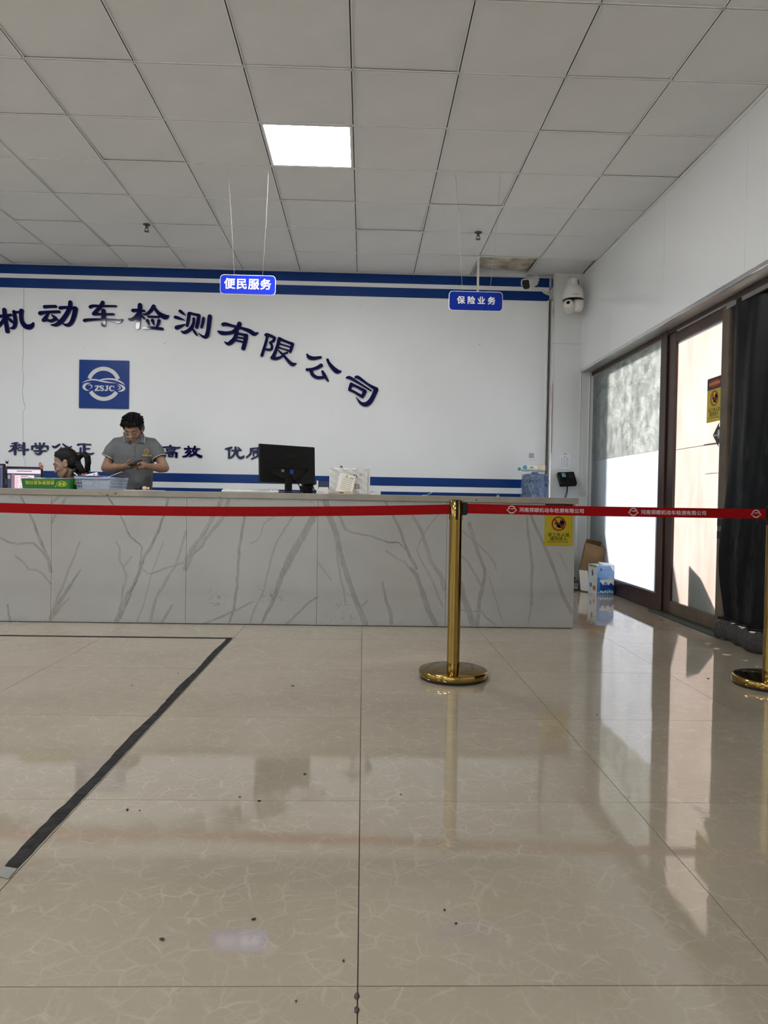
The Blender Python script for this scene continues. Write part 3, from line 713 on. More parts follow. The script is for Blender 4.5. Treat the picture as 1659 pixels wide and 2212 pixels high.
def slab(x0, x1, z0, z1, name='front_panel'):
    nx = max(2, int((x1-x0)/0.0042)); nz_ = int((z1-z0)/0.0042)
    gx = np.linspace(x0, x1, nx+1); gz = np.linspace(z0, z1, nz_+1)
    XX, ZZ = np.meshgrid(gx, gz); XX = XX.ravel(); ZZ = ZZ.ravel()
    wx = fbm(XX*9, ZZ*9)*0.016+fbm(XX*40+50, ZZ*40)*0.006; wz = fbm(XX*9+31, ZZ*9+17)*0.016
    px = XX+wx; pz = ZZ+wz
    val = np.zeros_like(px)
    streak = 0.65+0.9*fbm(XX*60+ZZ*20, ZZ*18)
    for pts, w0, w1, a, b in _V:
        if pts[:,0].max() < x0-0.1 or pts[:,0].min() > x1+0.1: continue
        best = np.full(px.shape, 1e9); bw = np.zeros_like(px); bs = np.zeros_like(px)
        m = len(pts)-1
        for k in range(m):
            p, q = pts[k], pts[k+1]; d = q-p; L2 = (d**2).sum()+1e-12
            t = np.clip(((px-p[0])*d[0]+(pz-p[1])*d[1])/L2, 0, 1)
            ex = px-p[0]-t*d[0]; ez = pz-p[1]-t*d[1]
            dd = np.sqrt(ex*ex+ez*ez); side = np.sign(d[0]*ez-d[1]*ex)
            u = dd < best
            best = np.where(u, dd, best); bw = np.where(u, w0+(w1-w0)*(k+t)/m, bw); bs = np.where(u, side, bs)
        hw = bw*0.5+0.0015
        band = 1.2*a*np.exp(-(best/hw)**4)*np.clip(streak, 0.2, 1.3)
        core = min(1.0, 1.35*b)*np.exp(-((best*bs-hw*0.55)/0.0034)**2)*np.clip(0.6+2.4*fbm(XX*14+7, ZZ*14), 0, 1)
        edge = 0.55*a*np.exp(-((best-hw*0.9)/0.003)**2)
        val = np.maximum(val, band+edge); val = np.maximum(val, core)
    for cx, cz, rx, rz, s in _D:
        q = ((XX-cx)/rx)**2+((ZZ-cz)/rz)**2
        val = np.maximum(val, s*np.exp(-q)*np.clip(3.2*fbm(XX*70, ZZ*90)-0.1, 0, 1))
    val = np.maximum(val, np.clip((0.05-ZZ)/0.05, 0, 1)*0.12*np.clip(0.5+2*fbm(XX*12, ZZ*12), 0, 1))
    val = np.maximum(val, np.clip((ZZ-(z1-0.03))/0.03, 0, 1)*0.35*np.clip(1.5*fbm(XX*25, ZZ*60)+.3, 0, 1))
    n0 = len(px)
    verts = [(a+1.0, CY-5.2, c) for a, c in zip(XX, ZZ)]
    faces = []
    for j in range(nz_):
        for i in range(nx):
            a = j*(nx+1)+i; faces.append((a, a+1, a+nx+2, a+nx+1))
    ring = [i for i in range(nx+1)] + [(j+1)*(nx+1)-1 for j in range(1, nz_+1)] + [nz_*(nx+1)+i for i in range(nx-1, -1, -1)] + [j*(nx+1) for j in range(nz_-1, 0, -1)]
    back = [(verts[i][0], verts[i][1]+0.018, verts[i][2]) for i in ring]
    verts += back
    k = len(ring)
    for i in range(k): faces.append((ring[i], n0+i, n0+(i+1) % k, ring[(i+1) % k]))
    me = bpy.data.meshes.new(name); me.from_pydata(verts, [], faces)
    at_ = me.attributes.new('vein', 'FLOAT', 'POINT')
    at_.data.foreach_set('value', np.concatenate([val, val[ring]]).astype(np.float32))
    me.materials.append(m_marble)
    return link(name, me, cn)
JX = [-4.85, -3.95, -3.045, -2.132, -1.2145, -0.3125, 0.583, 1.483]
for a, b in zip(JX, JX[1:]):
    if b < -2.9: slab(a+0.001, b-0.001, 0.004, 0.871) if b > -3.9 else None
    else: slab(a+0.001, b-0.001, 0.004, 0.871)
MB().box(1.465, 1.483, 5.0, 5.42, 0.004, 0.871).build('end_panel', m_top, cn)
MB().box(-4.85, 1.464, 4.999, 5.40, 0.0, 0.871).build('carcass', m_core, cn)
MB().box(-4.87, 1.497, 4.962, 5.45, 0.872, CT).build('worktop', m_top, cn, bevel=0.003)
MB().box(-4.85, 1.30, 5.401, 6.02, 0.71, 0.745).build('staff_shelf', m_core, cn)
mb = MB()
for px, py, r in ((215,1065,.004),(222,1068,.003),(232,1069.5,.007),(250,1066.5,.007),(258,1070,.002),(304,1072,.003),(1029,1080.5,.006),(475,1074,.004),(545,1077,.003)):
    p = at(px, py, 1, 4.962); mb.stroke([(p.x-r, p.z-r*.4, r), (p.x+r*.6, p.z+r*.5, r*1.3)], Vector((0, 4.962, 0)), X, Z, -Y, 0.0008, 2)
tag(mb.build('chip', mat('chip_brown', (0.10, 0.07, 0.05), 0.8), cn), kind='stuff')
# ================================================================== raised characters on the back wall
m_navy = mat('navy_acrylic', (0.002, 0.003, 0.055), 0.06, var=0.05, spec=0.26)
CH = {}
a = (0, 640, 9.217); c = (170, 640, 8.295); d = (370, 660, 8.295); e_ = (550, 710, 16.59); f_ = (640, 750, 8.732); s1 = (10, 945, 7.9); s2 = (340, 950, 6.38)
BIG = [
 ('机', a, [[(-90,415,55),(0,405,58),(100,398,60),(235,378,48)], [(100,275,75),(112,400,80),(138,560,76),(163,705,80)], [(110,430,60),(60,520,60),(-30,615,60),(-90,650,40)], [(175,435,34),(225,485,60),(262,520,52)],
   [(292,312,58),(312,420,66),(322,520,70),(300,610,68),(262,640,52),(215,642,20)], [(285,315,50),(380,325,44),(455,297,66)], [(442,295,78),(438,430,76),(462,530,80),(520,600,92),(590,620,96),(650,590,80),(678,540,34)]]),
 ('动', a, [[(902,218,66),(1000,211,58),(1118,210,58)], [(815,345,80),(920,326,55),(1060,319,55),(1187,316,56)], [(975,345,36),(925,425,66),(878,485,66)], [(880,480,66),(955,480,52),(1025,500,58),(1105,470,60),(1165,480,26)], [(1048,380,26),(1105,430,58),(1150,470,46)],
   [(1212,240,66),(1320,230,54),(1450,242,60),(1505,250,84)], [(1515,258,90),(1485,400,84),(1435,525,76),(1370,580,66),(1310,575,46),(1265,552,20)], [(1412,128,74),(1402,230,80),(1340,360,82),(1240,495,86),(1130,575,66),(1035,578,24)]]),
 ('车', c, [[(218,198,58),(265,180,48),(400,182,42),(677,184,32)], [(440,118,62),(400,190,66),(335,260,62),(284,312,58)], [(278,322,60),(400,328,42),(632,330,38)], [(454,268,76),(456,400,80),(455,512,76)], [(114,440,54),(165,430,50),(350,421,36),(500,421,30),(640,440,52),(735,455,64),(795,422,16)]]),
 ('检', c, [[(980,262,60),(1080,260,50),(1186,270,36)], [(1106,166,76),(1100,300,78),(1078,450,72),(1065,566,66)], [(1080,310,55),(1010,395,56),(935,425,46),(903,408,18)], [(1120,335,30),(1178,398,40)],
   [(1352,188,66),(1295,270,56),(1225,325,46),(1166,328,26)], [(1360,205,40),(1430,300,62),(1520,365,88),(1580,375,80),(1620,350,16)], [(1255,372,36),(1438,378,40)], [(1240,442,56),(1266,515,24)], [(1330,438,56),(1354,518,20)], [(1446,442,54),(1432,505,46),(1400,560,28)], [(1168,582,24),(1230,570,48),(1350,575,50),(1505,592,50)]]),
 ('测', d, [[(165,107,54),(212,145,44),(257,178,16)], [(80,215,54),(150,235,48),(250,270,10)], [(105,402,74),(170,380,58),(256,342,12)], [(325,150,54),(310,270,56),(290,366,50)], [(330,142,46),(420,165,46),(505,182,50)], [(502,188,60),(485,300,60),(462,396,54)],
   [(410,242,48),(405,320,48),(368,405,60),(295,468,60),(228,488,52),(188,462,18)], [(390,428,30),(430,485,46),(464,535,34)], [(584,236,50),(570,320,50),(548,396,42)], [(697,206,76),(687,300,74),(668,450,70),(640,550,72),(585,568,46),(495,505,14)]]),
 ('有', d, [[(932,345,62),(985,342,62),(1100,370,46),(1250,408,46),(1400,460,70),(1490,515,72),(1560,492,18)], [(1226,335,80),(1192,410,80),(1110,480,62),(1000,502,62),(905,496,68),(846,468,30)], [(1182,470,60),(1142,590,70),(1082,660,76),(1020,690,56),(962,658,18)],
   [(1190,508,40),(1260,520,42),(1345,545,60)], [(1346,548,74),(1330,650,74),(1296,770,74)], [(1165,572,30),(1310,596,30)], [(1150,625,32),(1290,660,34)]]),
 ('限', e_, [[(395,240,84),(450,220,100),(600,275,96),(715,340,104)], [(720,345,100),(685,440,92),(570,505,76)], [(465,260,92),(420,480,100),(340,740,102),(268,965,106)], [(560,510,72),(622,610,84),(618,720,92),(540,768,80),(420,752,76)],
   [(892,372,120),(842,580,112),(772,790,112),(705,950,132),(665,1040,136)], [(900,370,112),(1000,420,92),(1200,500,86),(1362,562,112)], [(1368,572,110),(1322,720,110),(1282,845,76)], [(905,558,56),(1100,615,56),(1290,675,56)], [(865,685,56),(1050,745,52),(1240,806,72)],
   [(645,1050,140),(740,1078,112),(880,1058,92),(1010,985,56)], [(868,790,40),(960,890,76),(1060,985,86),(1200,1150,104),(1310,1260,126),(1390,1290,120),(1500,1252,30)], [(1180,868,62),(1110,890,56),(1010,920,56)]]),
 ('公', f_, [[(205,140,32),(245,195,72),(330,215,66),(462,195,46)], [(590,242,50),(622,310,56),(700,405,78),(775,462,84),(842,458,26)], [(470,348,70),(400,390,62),(300,420,52),(202,428,50)], [(275,430,66),(310,520,66),(390,575,60),(505,575,54)], [(495,462,46),(535,540,66),(600,640,34)]]),
 ('司', f_, [[(956,580,40),(1010,580,58),(1150,662,44),(1408,822,30)], [(1118,572,42),(1172,575,58),(1350,702,42),(1500,792,70)], [(1505,800,86),(1455,920,80),(1390,1030,90),(1310,1080,84),(1220,1058,52),(1132,952,14)], [(1036,700,60),(1006,800,58)], [(1040,702,56),(1160,758,50),(1292,832,60)], [(1292,842,76),(1246,935,60)], [(1000,806,46),(1100,852,46),(1238,935,50)]]),
]
SMALL = [
 ('科', s1, [[(130,105,18),(225,90,22)], [(110,150,22),(240,135,22)], [(190,100,40),(185,200,42),(185,285,38)], [(170,170,35),(130,215,32),(82,240,20)], [(200,165,20),(235,195,22)], [(255,118,22),(295,140,22)], [(250,165,22),(300,180,22)], [(240,220,18),(330,215,22),(405,208,34)], [(335,100,40),(335,288,36)]]),
 ('学', s1, [[(530,105,30),(548,140,24)], [(605,100,30),(610,135,24)], [(680,100,30),(655,142,22)], [(475,150,30),(475,206,28)], [(475,150,28),(600,145,24),(740,150,30)], [(740,155,32),(740,204,26)], [(545,180,26),(645,170,26)], [(640,172,26),(605,215,26)], [(605,195,34),(625,250,38),(590,285,34),(528,270,14)], [(515,232,28),(715,228,24)]]),
 ('公', s1, [[(826,152,26),(870,165,36),(942,118,22)], [(1000,110,20),(1060,160,36),(1110,175,30),(1150,150,12)], [(975,180,28),(930,225,28),(868,262,22)], [(870,265,22),(1040,265,22)], [(1010,220,20),(1062,282,26)]]),
 ('正', s1, [[(1255,128,32),(1300,115,26),(1472,122,22)], [(1360,120,44),(1365,258,48)], [(1370,190,24),(1452,190,22)], [(1300,180,28),(1300,262,30)], [(1200,275,24),(1360,262,28),(1460,285,34),(1522,265,18)]]),
 ('高', s2, [[(180,80,26),(186,100,24)], [(70,105,22),(180,98,18),(270,112,26),(314,104,16)], [(132,128,18),(246,128,18)], [(130,128,18),(136,157,16)], [(244,128,18),(234,157,16)], [(132,156,15),(238,156,15)], [(112,184,24),(104,236,22)], [(106,180,18),(272,180,20)], [(268,184,30),(262,240,28)], [(155,202,14),(220,202,14)], [(156,202,14),(161,230,14)], [(220,202,14),(214,230,14)], [(156,231,12),(218,231,12)]]),
 ('效', s2, [[(430,93,24),(438,112,20)], [(380,125,26),(480,120,18)], [(430,145,18),(388,182,16)], [(450,145,18),(470,172,18)], [(458,160,20),(412,218,28),(352,232,16)], [(410,165,16),(472,212,20)], [(520,95,28),(490,152,22)], [(500,132,20),(582,125,22)], [(550,130,24),(520,190,28),(448,232,18)], [(490,155,20),(540,200,30),(598,232,40),(612,218,14)]]),
 ('优', s2, [[(940,127,18),(975,120,26),(1024,106,24)], [(1004,116,26),(975,140,20)], [(990,132,26),(990,250,28)], [(1030,150,22),(1152,142,22)], [(1080,105,28),(1066,190,28),(1018,247,20)], [(1102,150,26),(1106,215,30),(1140,250,32),(1180,240,32),(1196,218,12)], [(1115,108,20),(1142,132,18)]]),
 ('质', s2, [[(1290,127,30),(1360,115,18),(1455,105,18)], [(1290,125,26),(1285,190,26),(1232,242,20)], [(1310,155,20),(1455,150,20)], [(1382,120,20),(1376,160,20)], [(1325,176,20),(1326,225,18)], [(1325,178,16),(1442,175,18)], [(1440,175,20),(1440,225,18)], [(1382,185,22),(1374,228,22),(1298,264,18)], [(1395,225,18),(1455,262,24)]]),
]
def raise_char(ch, fr, strokes, depth, label, group):
    ox, oy, sc = fr
    P = lambda q: at(ox+q[0]/sc, oy+q[1]/sc, 1, YB)
    k = YB/F_PX/sc
    xs = [P(q) for s in strokes for q in s]
    ctr = Vector((sum(p.x for p in xs)/len(xs), YB, min(p.z for p in xs)))
    t = thing('wall_character', ctr, label, 'letter', group)
    mb = MB()
    for n, s in enumerate(strokes):
        pts = [(P(q).x, P(q).z, q[2]*k*1.02) for q in s]
        mb.stroke(pts, Vector((0, YB+0.001, 0)), X, Z, -Y, depth+0.0003*n, 5)
    # a single mesh: keep it as the thing itself
    o = mb.build('wall_character', m_navy, None, recalc=True)
    bpy.data.objects.remove(t)
    me = o.data
    me.transform(Matrix.Translation(-ctr)); o.location = ctr
    # soft rounded front edge
    return tag(o, label, 'letter', group)
for n, (ch, fr, st) in enumerate(BIG):
    nm = ('machine', 'move', 'vehicle', 'inspect', 'measure', 'have', 'limit', 'public', 'manage')[n]
    raise_char(ch, fr, st, 0.022, 'large raised navy character %s (%s) in the arc on the back wall' % (ch, nm), 'large characters in the arc on the back wall')
for n, (ch, fr, st) in enumerate(SMALL):
    nm = ('branch', 'learn', 'public', 'upright', 'high', 'effect', 'excellent', 'quality')[n]
    raise_char(ch, fr, st, 0.014, 'small raised navy character %s (%s) in the slogan row low on the wall' % (ch, nm), 'small slogan characters on the back wall')

# ------------------------------------------------------------------ emblem (used on plaque, belt, shirt)
def emblem(mb, o, u, v, R, n, lift=0.0006, serif=True):
    """ring broken by a car outline; o centre, R = half the overall width of the ring drawing (ring radius 0.76 R)"""
    s = R/580.0; C = (825, 760)
    to = lambda x, y: ((x-C[0])*s, (C[1]-y)*s)
    def st(pts, k=0.0):
        mb.stroke([(*to(x, y), w_*s) for x, y, w_ in pts], o, u, v, n, lift+k, 4)
    def arc(a0, a1, m=14):
        return [(825+412*math.cos(R_(a0+(a1-a0)*i/m)), 760-412*math.sin(R_(a0+(a1-a0)*i/m)), 108) for i in range(m+1)]
    def band(pts):
        q = [(to(x, y), w_*s) for x, y, w_ in pts]; L = []; Rr = []
        for i, (p, w_) in enumerate(q):
            a_ = q[max(i-1, 0)][0]; b_ = q[min(i+1, len(q)-1)][0]
            t = Vector((b_[0]-a_[0], b_[1]-a_[1])).normalized(); nn = Vector((-t.y, t.x))*w_/2
            L.append(Vector(p)+nn); Rr.append(Vector(p)-nn)
        w3 = lambda p: o+u*p.x+v*p.y+n*lift
        mb.sheet([[w3(l), w3(r)] for l, r in zip(L, Rr)])
    band(arc(19, 161)); band(arc(-148, -32))
    st([(245,748,6),(360,690,26),(500,655,36),(640,660,40),(780,690,42),(950,715,34),(1180,735,4)])
    st([(690,665,10),(800,640,36),(930,625,42),(1080,630,44),(1220,670,44),(1330,725,36),(1405,785,4)])
    st([(470,745,6),(360,770,50),(295,830,76),(300,890,66),(360,935,40),(440,955,6)])
    st([(1205,755,6),(1310,800,48),(1375,860,72),(1355,910,64),(1290,945,40),(1215,955,6)])
    st([(400,805,4),(465,800,26),(508,825,28),(495,870,18),(445,915,4)])
    st([(1190,800,4),(1245,825,22),(1275,860,30),(1250,890,22),(1190,905,4)])
    q9 = [0.0]
    if serif:   # ZSJC in bold serif capitals
        for pts in ([(600,822,26),(700,822,26)], [(598,845,10),(598,818,18)], [(690,825,44),(605,945,44)], [(592,945,26),(695,945,26)], [(692,918,10),(694,946,16)],
                    [(822,812,10),(822,850,16)], [(822,838,12),(790,820,24),(748,822,30),(736,848,42),(772,876,46),(812,904,44),(805,938,34),(770,950,24),(728,928,12)], [(726,908,16),(726,952,10)],
                    [(880,818,18),(958,818,18)], [(922,820,42),(922,910,42),(900,944,26),(868,944,18)], [(868,930,34),(872,938,30)],
                    [(1108,812,10),(1108,856,16)], [(1106,845,10),(1070,820,20),(1015,830,36),(992,880,46),(1012,930,36),(1065,948,22),(1110,915,10)]):
            q9[0] += 0.00012; st(pts, q9[0])

m_logo_blue = mat('plaque_blue', (0.002, 0.036, 0.225), 0.25, var=0.04, spec=0.3)
m_logo_white = mat('plaque_white', (0.62, 0.64, 0.66), 0.35, var=0.02)
lc = at(224.5, 830, 1, 7.765)
pq = thing('logo_plaque', (lc.x, YB, lc.z-0.26), 'square blue company plaque with white ring and car emblem on the wall', 'plaque')
MB().box(lc.x-0.262, lc.x+0.262, 7.762, YB, lc.z-0.256, lc.z+0.256).build('board', m_logo_blue, pq, bevel=0.003)
mb = MB(); emblem(mb, Vector((lc.x-0.002, 7.762, lc.z+0.004)), X, Z, 0.226, -Y)
mb.build('emblem', m_logo_white, pq, recalc=False)

# ------------------------------------------------------------------ hanging signs
m_sign_white = mat('sign_white', (0.85, 0.86, 0.88), 0.4, var=0.01)
m_wire = mat('thin_wire', (0.30, 0.30, 0.29), 0.5, metal=0.3, var=0.05)
def hang_sign(label, corners, yy, s, size, pitch, x_text, blue, wires, glow):
    (xa, ya), (xb, yb) = corners
    p0 = at(xa, ya, 1, yy); p1 = at(xb, yb, 1, yy)
    x0, x1, z1, z0 = p0.x, p1.x, p0.z, p1.z
    t = thing('hanging_sign', ((x0+x1)/2, yy, z0), label, 'sign', 'blue signs hung from the ceiling')
    def rr(x0, x1, z0, z1, r, y0, dy, m):
        pts = []
        for cx, cz, a0 in ((x1-r,z1-r,0),(x0+r,z1-r,90),(x0+r,z0+r,180),(x1-r,z0+r,270)):
            for k in range(5):
                a = R_(a0+90*k/4); pts.append(Vector((cx+r*math.cos(a), y0, cz+r*math.sin(a))))
        return MB().prism(pts, Vector((0, dy, 0)))
    rr(x0, x1, z0, z1, 0.028, yy, 0.010, None).build('board', m_sign_white, t)
    rr(x0+0.004, x1-0.004, z0+0.004, z1-0.004, 0.025, yy-0.0012, 0.0012, None).build('blue_face', blue, t)
    mb = MB(); tx, tz = x_text
    text(mb, s, (x0+tx, yy-0.0022, z0+tz), X, Z, size, pitch, bold=0.024)
    mb.build('lettering', m_sign_white, t, recalc=False)
    for (wx, wy), xe in zip(wires, (x0+(x1-x0)*0.25, x0+(x1-x0)*0.76)):
        top = at(wx, wy, 2, HC)
        mb = MB(); mb.tube([(top.x, yy+0.005, HC), ((top.x+xe)/2+0.004, yy+0.005, (HC+z1)/2), (xe, yy+0.005, z1-0.005)], 0.0009, 6)
        mb.build('wire', m_wire, t)
    return t
m_sblue1 = mat('sign_blue_bright', (0.006, 0.030, 0.60), 0.3, var=0.05, spec=0.25)
m_sblue2 = mat('sign_blue_deep', (0.005, 0.026, 0.30), 0.3, var=0.06, spec=0.25)
hang_sign('bright blue hanging sign with four white characters, left of the pair', ((475.5,592.5),(595,638)), 5.36, '便民服务', 0.083, 1.06, (0.030, 0.047), m_sblue1, ((490,357),(580,364)), 0)
hang_sign('darker blue hanging sign with four smaller white characters, right of the pair', ((970,628),(1085.5,673)), 5.36, '保险业务', 0.060, 1.27, (0.060, 0.055), m_sblue2, ((985,375),(1081,380)), 0)
MB().box(1.083, 1.090, 7.10, 7.115, 2.955, HC+0.01).box(1.096, 1.103, 7.10, 7.115, 2.955, HC+0.01).box(1.083, 1.103, 7.115, 7.12, 2.955, HC+0.01)
o = MB().box(1.083, 1.103, 7.112, 7.117, 2.95, HC).box(1.083, 1.087, 7.10, 7.112, 2.95, HC).box(1.099, 1.103, 7.10, 7.112, 2.95, HC).build('loose_channel', m_tbar)
tag(o, 'loose white metal channel hanging down from the ceiling beside the stained tile', 'rail')

# ------------------------------------------------------------------ yellow no-entry notices
m_yel = mat('notice_yellow', (0.44, 0.345, 0.004), 0.35, var=0.06, vs=12)
m_nblack = mat('notice_black', (0.012, 0.010, 0.012), 0.4, var=0.1)
m_nred = mat('notice_red', (0.28, 0.006, 0.012), 0.4, var=0.08)
m_ngold = mat('notice_gold_print', (0.72, 0.50, 0.16), 0.4)
def notice(label, o, u, v, n, W, H):
    """o lower-left corner; u along, v up, n out of the sheet"""
    t = thing('warning_notice', o+u*(W/2), label, 'sign', 'yellow keep-out notices')
    q = lambda x, y, d=0.0: o+u*(x*W)+v*(y*H)+n*d
    hb = 0.735
    MB().prism([q(0,0), q(1,0), q(1,hb), q(0,hb)], n*0.0015).build('yellow_sheet', m_yel, t)
    MB().prism([q(0,hb), q(1,hb), q(1,1), q(0,1)], n*0.0015).build('black_header', m_nblack, t)
    mb = MB(); mb.prism([q(.5+.40*math.cos(2*PI*k/28), .868, .0016)+v*(0.085*H*math.sin(2*PI*k/28)) for k in range(28)], n*0.0003); mb.build('red_oval', m_nred, t)
    mb = MB(); wd = text(mb, 'CAUTION', q(.27, .838, .0024), u, v, H*0.085, None, 0.02, 0.85)
    text(mb, '警', q(.155, .84, .0024), u, v, H*0.062, 1.0, 0.02); text(mb, '告', q(.76, .84, .0024), u, v, H*0.062, 1.0, 0.02)
    mb.build('header_lettering', m_ngold, t, recalc=False)
    mb = MB(); cc = q(.5, .53, .0019); rr = 0.255*W
    mb.stroke([(-0.16*W, 0.03*W, .02*W), (-0.10*W, 0.035*W, .03*W), (-0.05*W, -0.02*W, .08*W), (0.01*W, -0.08*W, .12*W), (.07*W, -.10*W, .11*W)], cc, u, v, n, 0.0003)
    mb.stroke([(0.02*W, -0.07*W, .13*W), (.10*W, -.02*W, .17*W), (.13*W, .04*W, .14*W)], cc, u, v, n, 0.0003)
    for a_, b_ in (((.06,.03),(.065,.15)), ((.10,.05),(.125,.18)), ((.135,.05),(.17,.15)), ((.16,.01),(.215,.07))):
        mb.stroke([(a_[0]*W, a_[1]*W, .045*W), (b_[0]*W, b_[1]*W, .028*W)], cc, u, v, n, 0.0003)
    mb.stroke([(-.12*W, -.17*W, .015*W), (-.06*W, -.11*W, .02*W), (0, -.105*W, .03*W)], cc, u, v, n, 0.0003)
    mb.stroke([(-.13*W, .05*W, .015*W), (-.12*W, -.01*W, .03*W), (-.07*W, -.02*W, .02*W)], cc, u, v, n, 0.0003)
    mb.build('hand_pictogram', m_nblack, t)
    mb = MB(); k_ = 40
    out_ = [cc+u*(rr*math.cos(2*PI*k/k_))+v*(rr*math.sin(2*PI*k/k_))+n*.0006 for k in range(k_+1)]
    in_ = [cc+u*(rr*.82*math.cos(2*PI*k/k_))+v*(rr*.82*math.sin(2*PI*k/k_))+n*.0006 for k in range(k_+1)]
    mb.sheet([out_, in_])
    mb.stroke([(-rr*.64, rr*.64, rr*.2), (rr*.64, -rr*.64, rr*.2)], cc, u, v, n, 0.0006)
    mb.build('prohibition_ring', m_nred, t, recalc=False)
    mb = MB(); text(mb, '非工作人员', q(.115, .225, .0019), u, v, W*.148, 1.06, 0.025)
    text(mb, '请勿进入', q(.195, .135, .0019), u, v, W*.148, 1.06, 0.025)
    text(mb, 'Non Staff Do Not Entering', q(.115, .082, .0019), u, v, W*.062, None, 0.02)
    mb.build('lettering', m_nblack, t, recalc=False)
    return t
notice('yellow keep-out notice with hand symbol, behind the red belt on the counter end', Vector((1.267, 4.9785, 0.578)), X, Z, -Y, 0.197, 0.292)
notice('yellow keep-out notice with hand symbol on the sliding door glass', Vector((2.4505, 5.095, 1.467)), -Y, Z, -X, 0.215, 0.312)
# black arrow sticker on the door glass
t = thing('arrow_sticker', (2.452, 4.96, 1.26), 'black arrow sticker pointing along the slide of the glass door', 'sticker')
q = lambda y, z: Vector((2.4515, y, z))
mb = MB(); mb.prism([q(4.862,1.315), q(4.862,1.425), q(4.915,1.425), q(4.915,1.455), q(5.0,1.372), q(4.915,1.285), q(4.915,1.315)], Vector((-0.001,0,0)))
mb.build('arrow', m_nblack, t)
mb = MB(); text(mb, '移', (2.4502, 4.935, 1.352), -Y, Z, 0.062, 1.0, 0.01); text(mb, 'MOVE', (2.4502, 4.985, 1.362), -Y, Z, 0.018, None, 0.01)
mb.build('lettering', m_sign_white, t, recalc=False)

# ================================================================== belt barrier
m_rub = mat('black_rubber', (0.01, 0.01, 0.01), 0.6)
def stanchion(x, y, label):
    t = thing('barrier_post', (x, y, 0), label, 'post', 'brass belt barrier posts')
    V_ = (x, y, 0)
    MB().lathe([(0.02, 0.0), (0.164, 0.0), (0.166, 0.003), (0.166, 0.0125), (0.02, 0.0125)], V_, 48).build('rubber_ring', m_rub, t, smooth=True)
    MB().lathe([(0.15, 0.012), (0.169, 0.012), (0.1705, 0.0135), (0.1705, 0.0385), (0.1675, 0.0425), (0.163, 0.0440), (0.034, 0.0475), (0.02, 0.0475)], V_, 72).build('base', m_brass, t, smooth=True)
    MB().lathe([(0.032, 0.046), (0.032, 0.790), (0.0325, 0.792), (0.0325, 0.882), (0.030, 0.8845), (0.0, 0.8845)], V_, 40).build('pole', m_brass, t, smooth=True)
    mb = MB()
    for a_ in (-90, 0, 90, 180):
        c_, s_ = math.cos(R_(a_)), math.sin(R_(a_))
        mt = Matrix.Translation((x, y, 0)) @ Matrix.Rotation(R_(a_), 4, 'Z')
        mb.box(0.0318, 0.0335, -0.0065, 0.0065, 0.79, 0.886, mt)
    mb.box(x-0.02, x+0.02, y-0.02, y+0.02, 0.8845, 0.888)
    mb.build('belt_slot', m_black_pl, t)
    return t
PX1, PY1 = 0.462, 3.565
PX2, PY2 = 2.018, 3.475
st1 = stanchion(PX1, PY1, 'brass barrier post standing alone in the middle of the floor before the counter')
st2 = stanchion(PX2, PY2, 'brass barrier post at the right edge near the black door curtain')
st3 = stanchion(-2.95, 3.60, 'brass barrier post at the far left end of the plain red belt')
m_red = mat('red_belt_fabric', (0.255, 0.001, 0.002), 0.6, var=0.06, vs=40, spec=0.12)
m_bwhite = mat('belt_print', (0.55, 0.50, 0.50), 0.6)
def belt(label, p0, p1, h0, sag, width, txt):
    t = thing('barrier_belt', (p0+p1)/2*1.0, label, 'belt', 'red retractable belts')
    d_ = p1-p0; L = d_.length; u = d_.normalized(); nn = Vector((u.y, -u.x, 0)); 
    if nn.y > 0: nn = -nn
    f = lambda s_: p0+u*s_+Z*(h0-4*sag*(s_/L)*(1-s_/L))
    rows = []
    N = 48
    for i in range(N+1):
        b_ = f(L*i/N); rows.append([b_+nn*.0007, b_+Z*width+nn*.0007, b_+Z*width-nn*.0007, b_-nn*.0007])
    mb = MB(); mb.rings(rows); mb.build('webbing', m_red, t)
    if txt:
        period = 0.598; s0 = 0.232
        for k in range(3):
            s_ = s0+k*period; mb = MB()
            if s_ < L-0.03:
                emblem(mb, f(s_)+Z*(width*.5)+nn*.0012, u, Z, 0.0245, nn, 0.0003, False)
            for q_, ch in enumerate('河南郑顺机动车检测有限公司'):
                a_ = s_+0.037+q_*0.0247
                if a_+.02 < L-0.01: text(mb, ch, f(a_)+Z*(width*.5-.0095)+nn*.0016, u, Z, 0.0242, 1.0, 0.014)
            mb.build('belt_lettering', m_bwhite, t, recalc=False)
    return t
dv = (Vector((PX2, PY2, 0))-Vector((PX1, PY1, 0))).normalized()
tb = belt('red belt with white company lettering between the two posts on the right', Vector((PX1, PY1, 0))+dv*0.043, Vector((PX2, PY2, 0))-dv*0.034, 0.8215, 0.002, 0.048, True)
cl = MB(); mt = Matrix.Translation((PX1, PY1, 0)) @ Matrix.Rotation(math.atan2(dv.y, dv.x), 4, 'Z')
cl.box(0.033, 0.049, -0.009, 0.009, 0.812, 0.876, mt).box(0.049, 0.056, -0.006, 0.006, 0.815, 0.873, mt); cl.build('belt_clip', m_black_pl, tb, bevel=0.001)
cl = MB(); mt = Matrix.Translation((PX2, PY2, 0)) @ Matrix.Rotation(math.atan2(-dv.y, -dv.x), 4, 'Z')
cl.box(0.033, 0.039, -0.009, 0.009, 0.812, 0.876, mt); cl.build('belt_clip', m_black_pl, tb, bevel=0.001)
dv = (Vector((-2.95, 3.60, 0))-Vector((PX1, PY1, 0))).normalized()
belt('plain red belt sagging away to the left of the middle post', Vector((PX1, PY1, 0))+dv*0.0335, Vector((-2.95, 3.6, 0))-dv*0.0335, 0.8165, 0.034, 0.048, False)
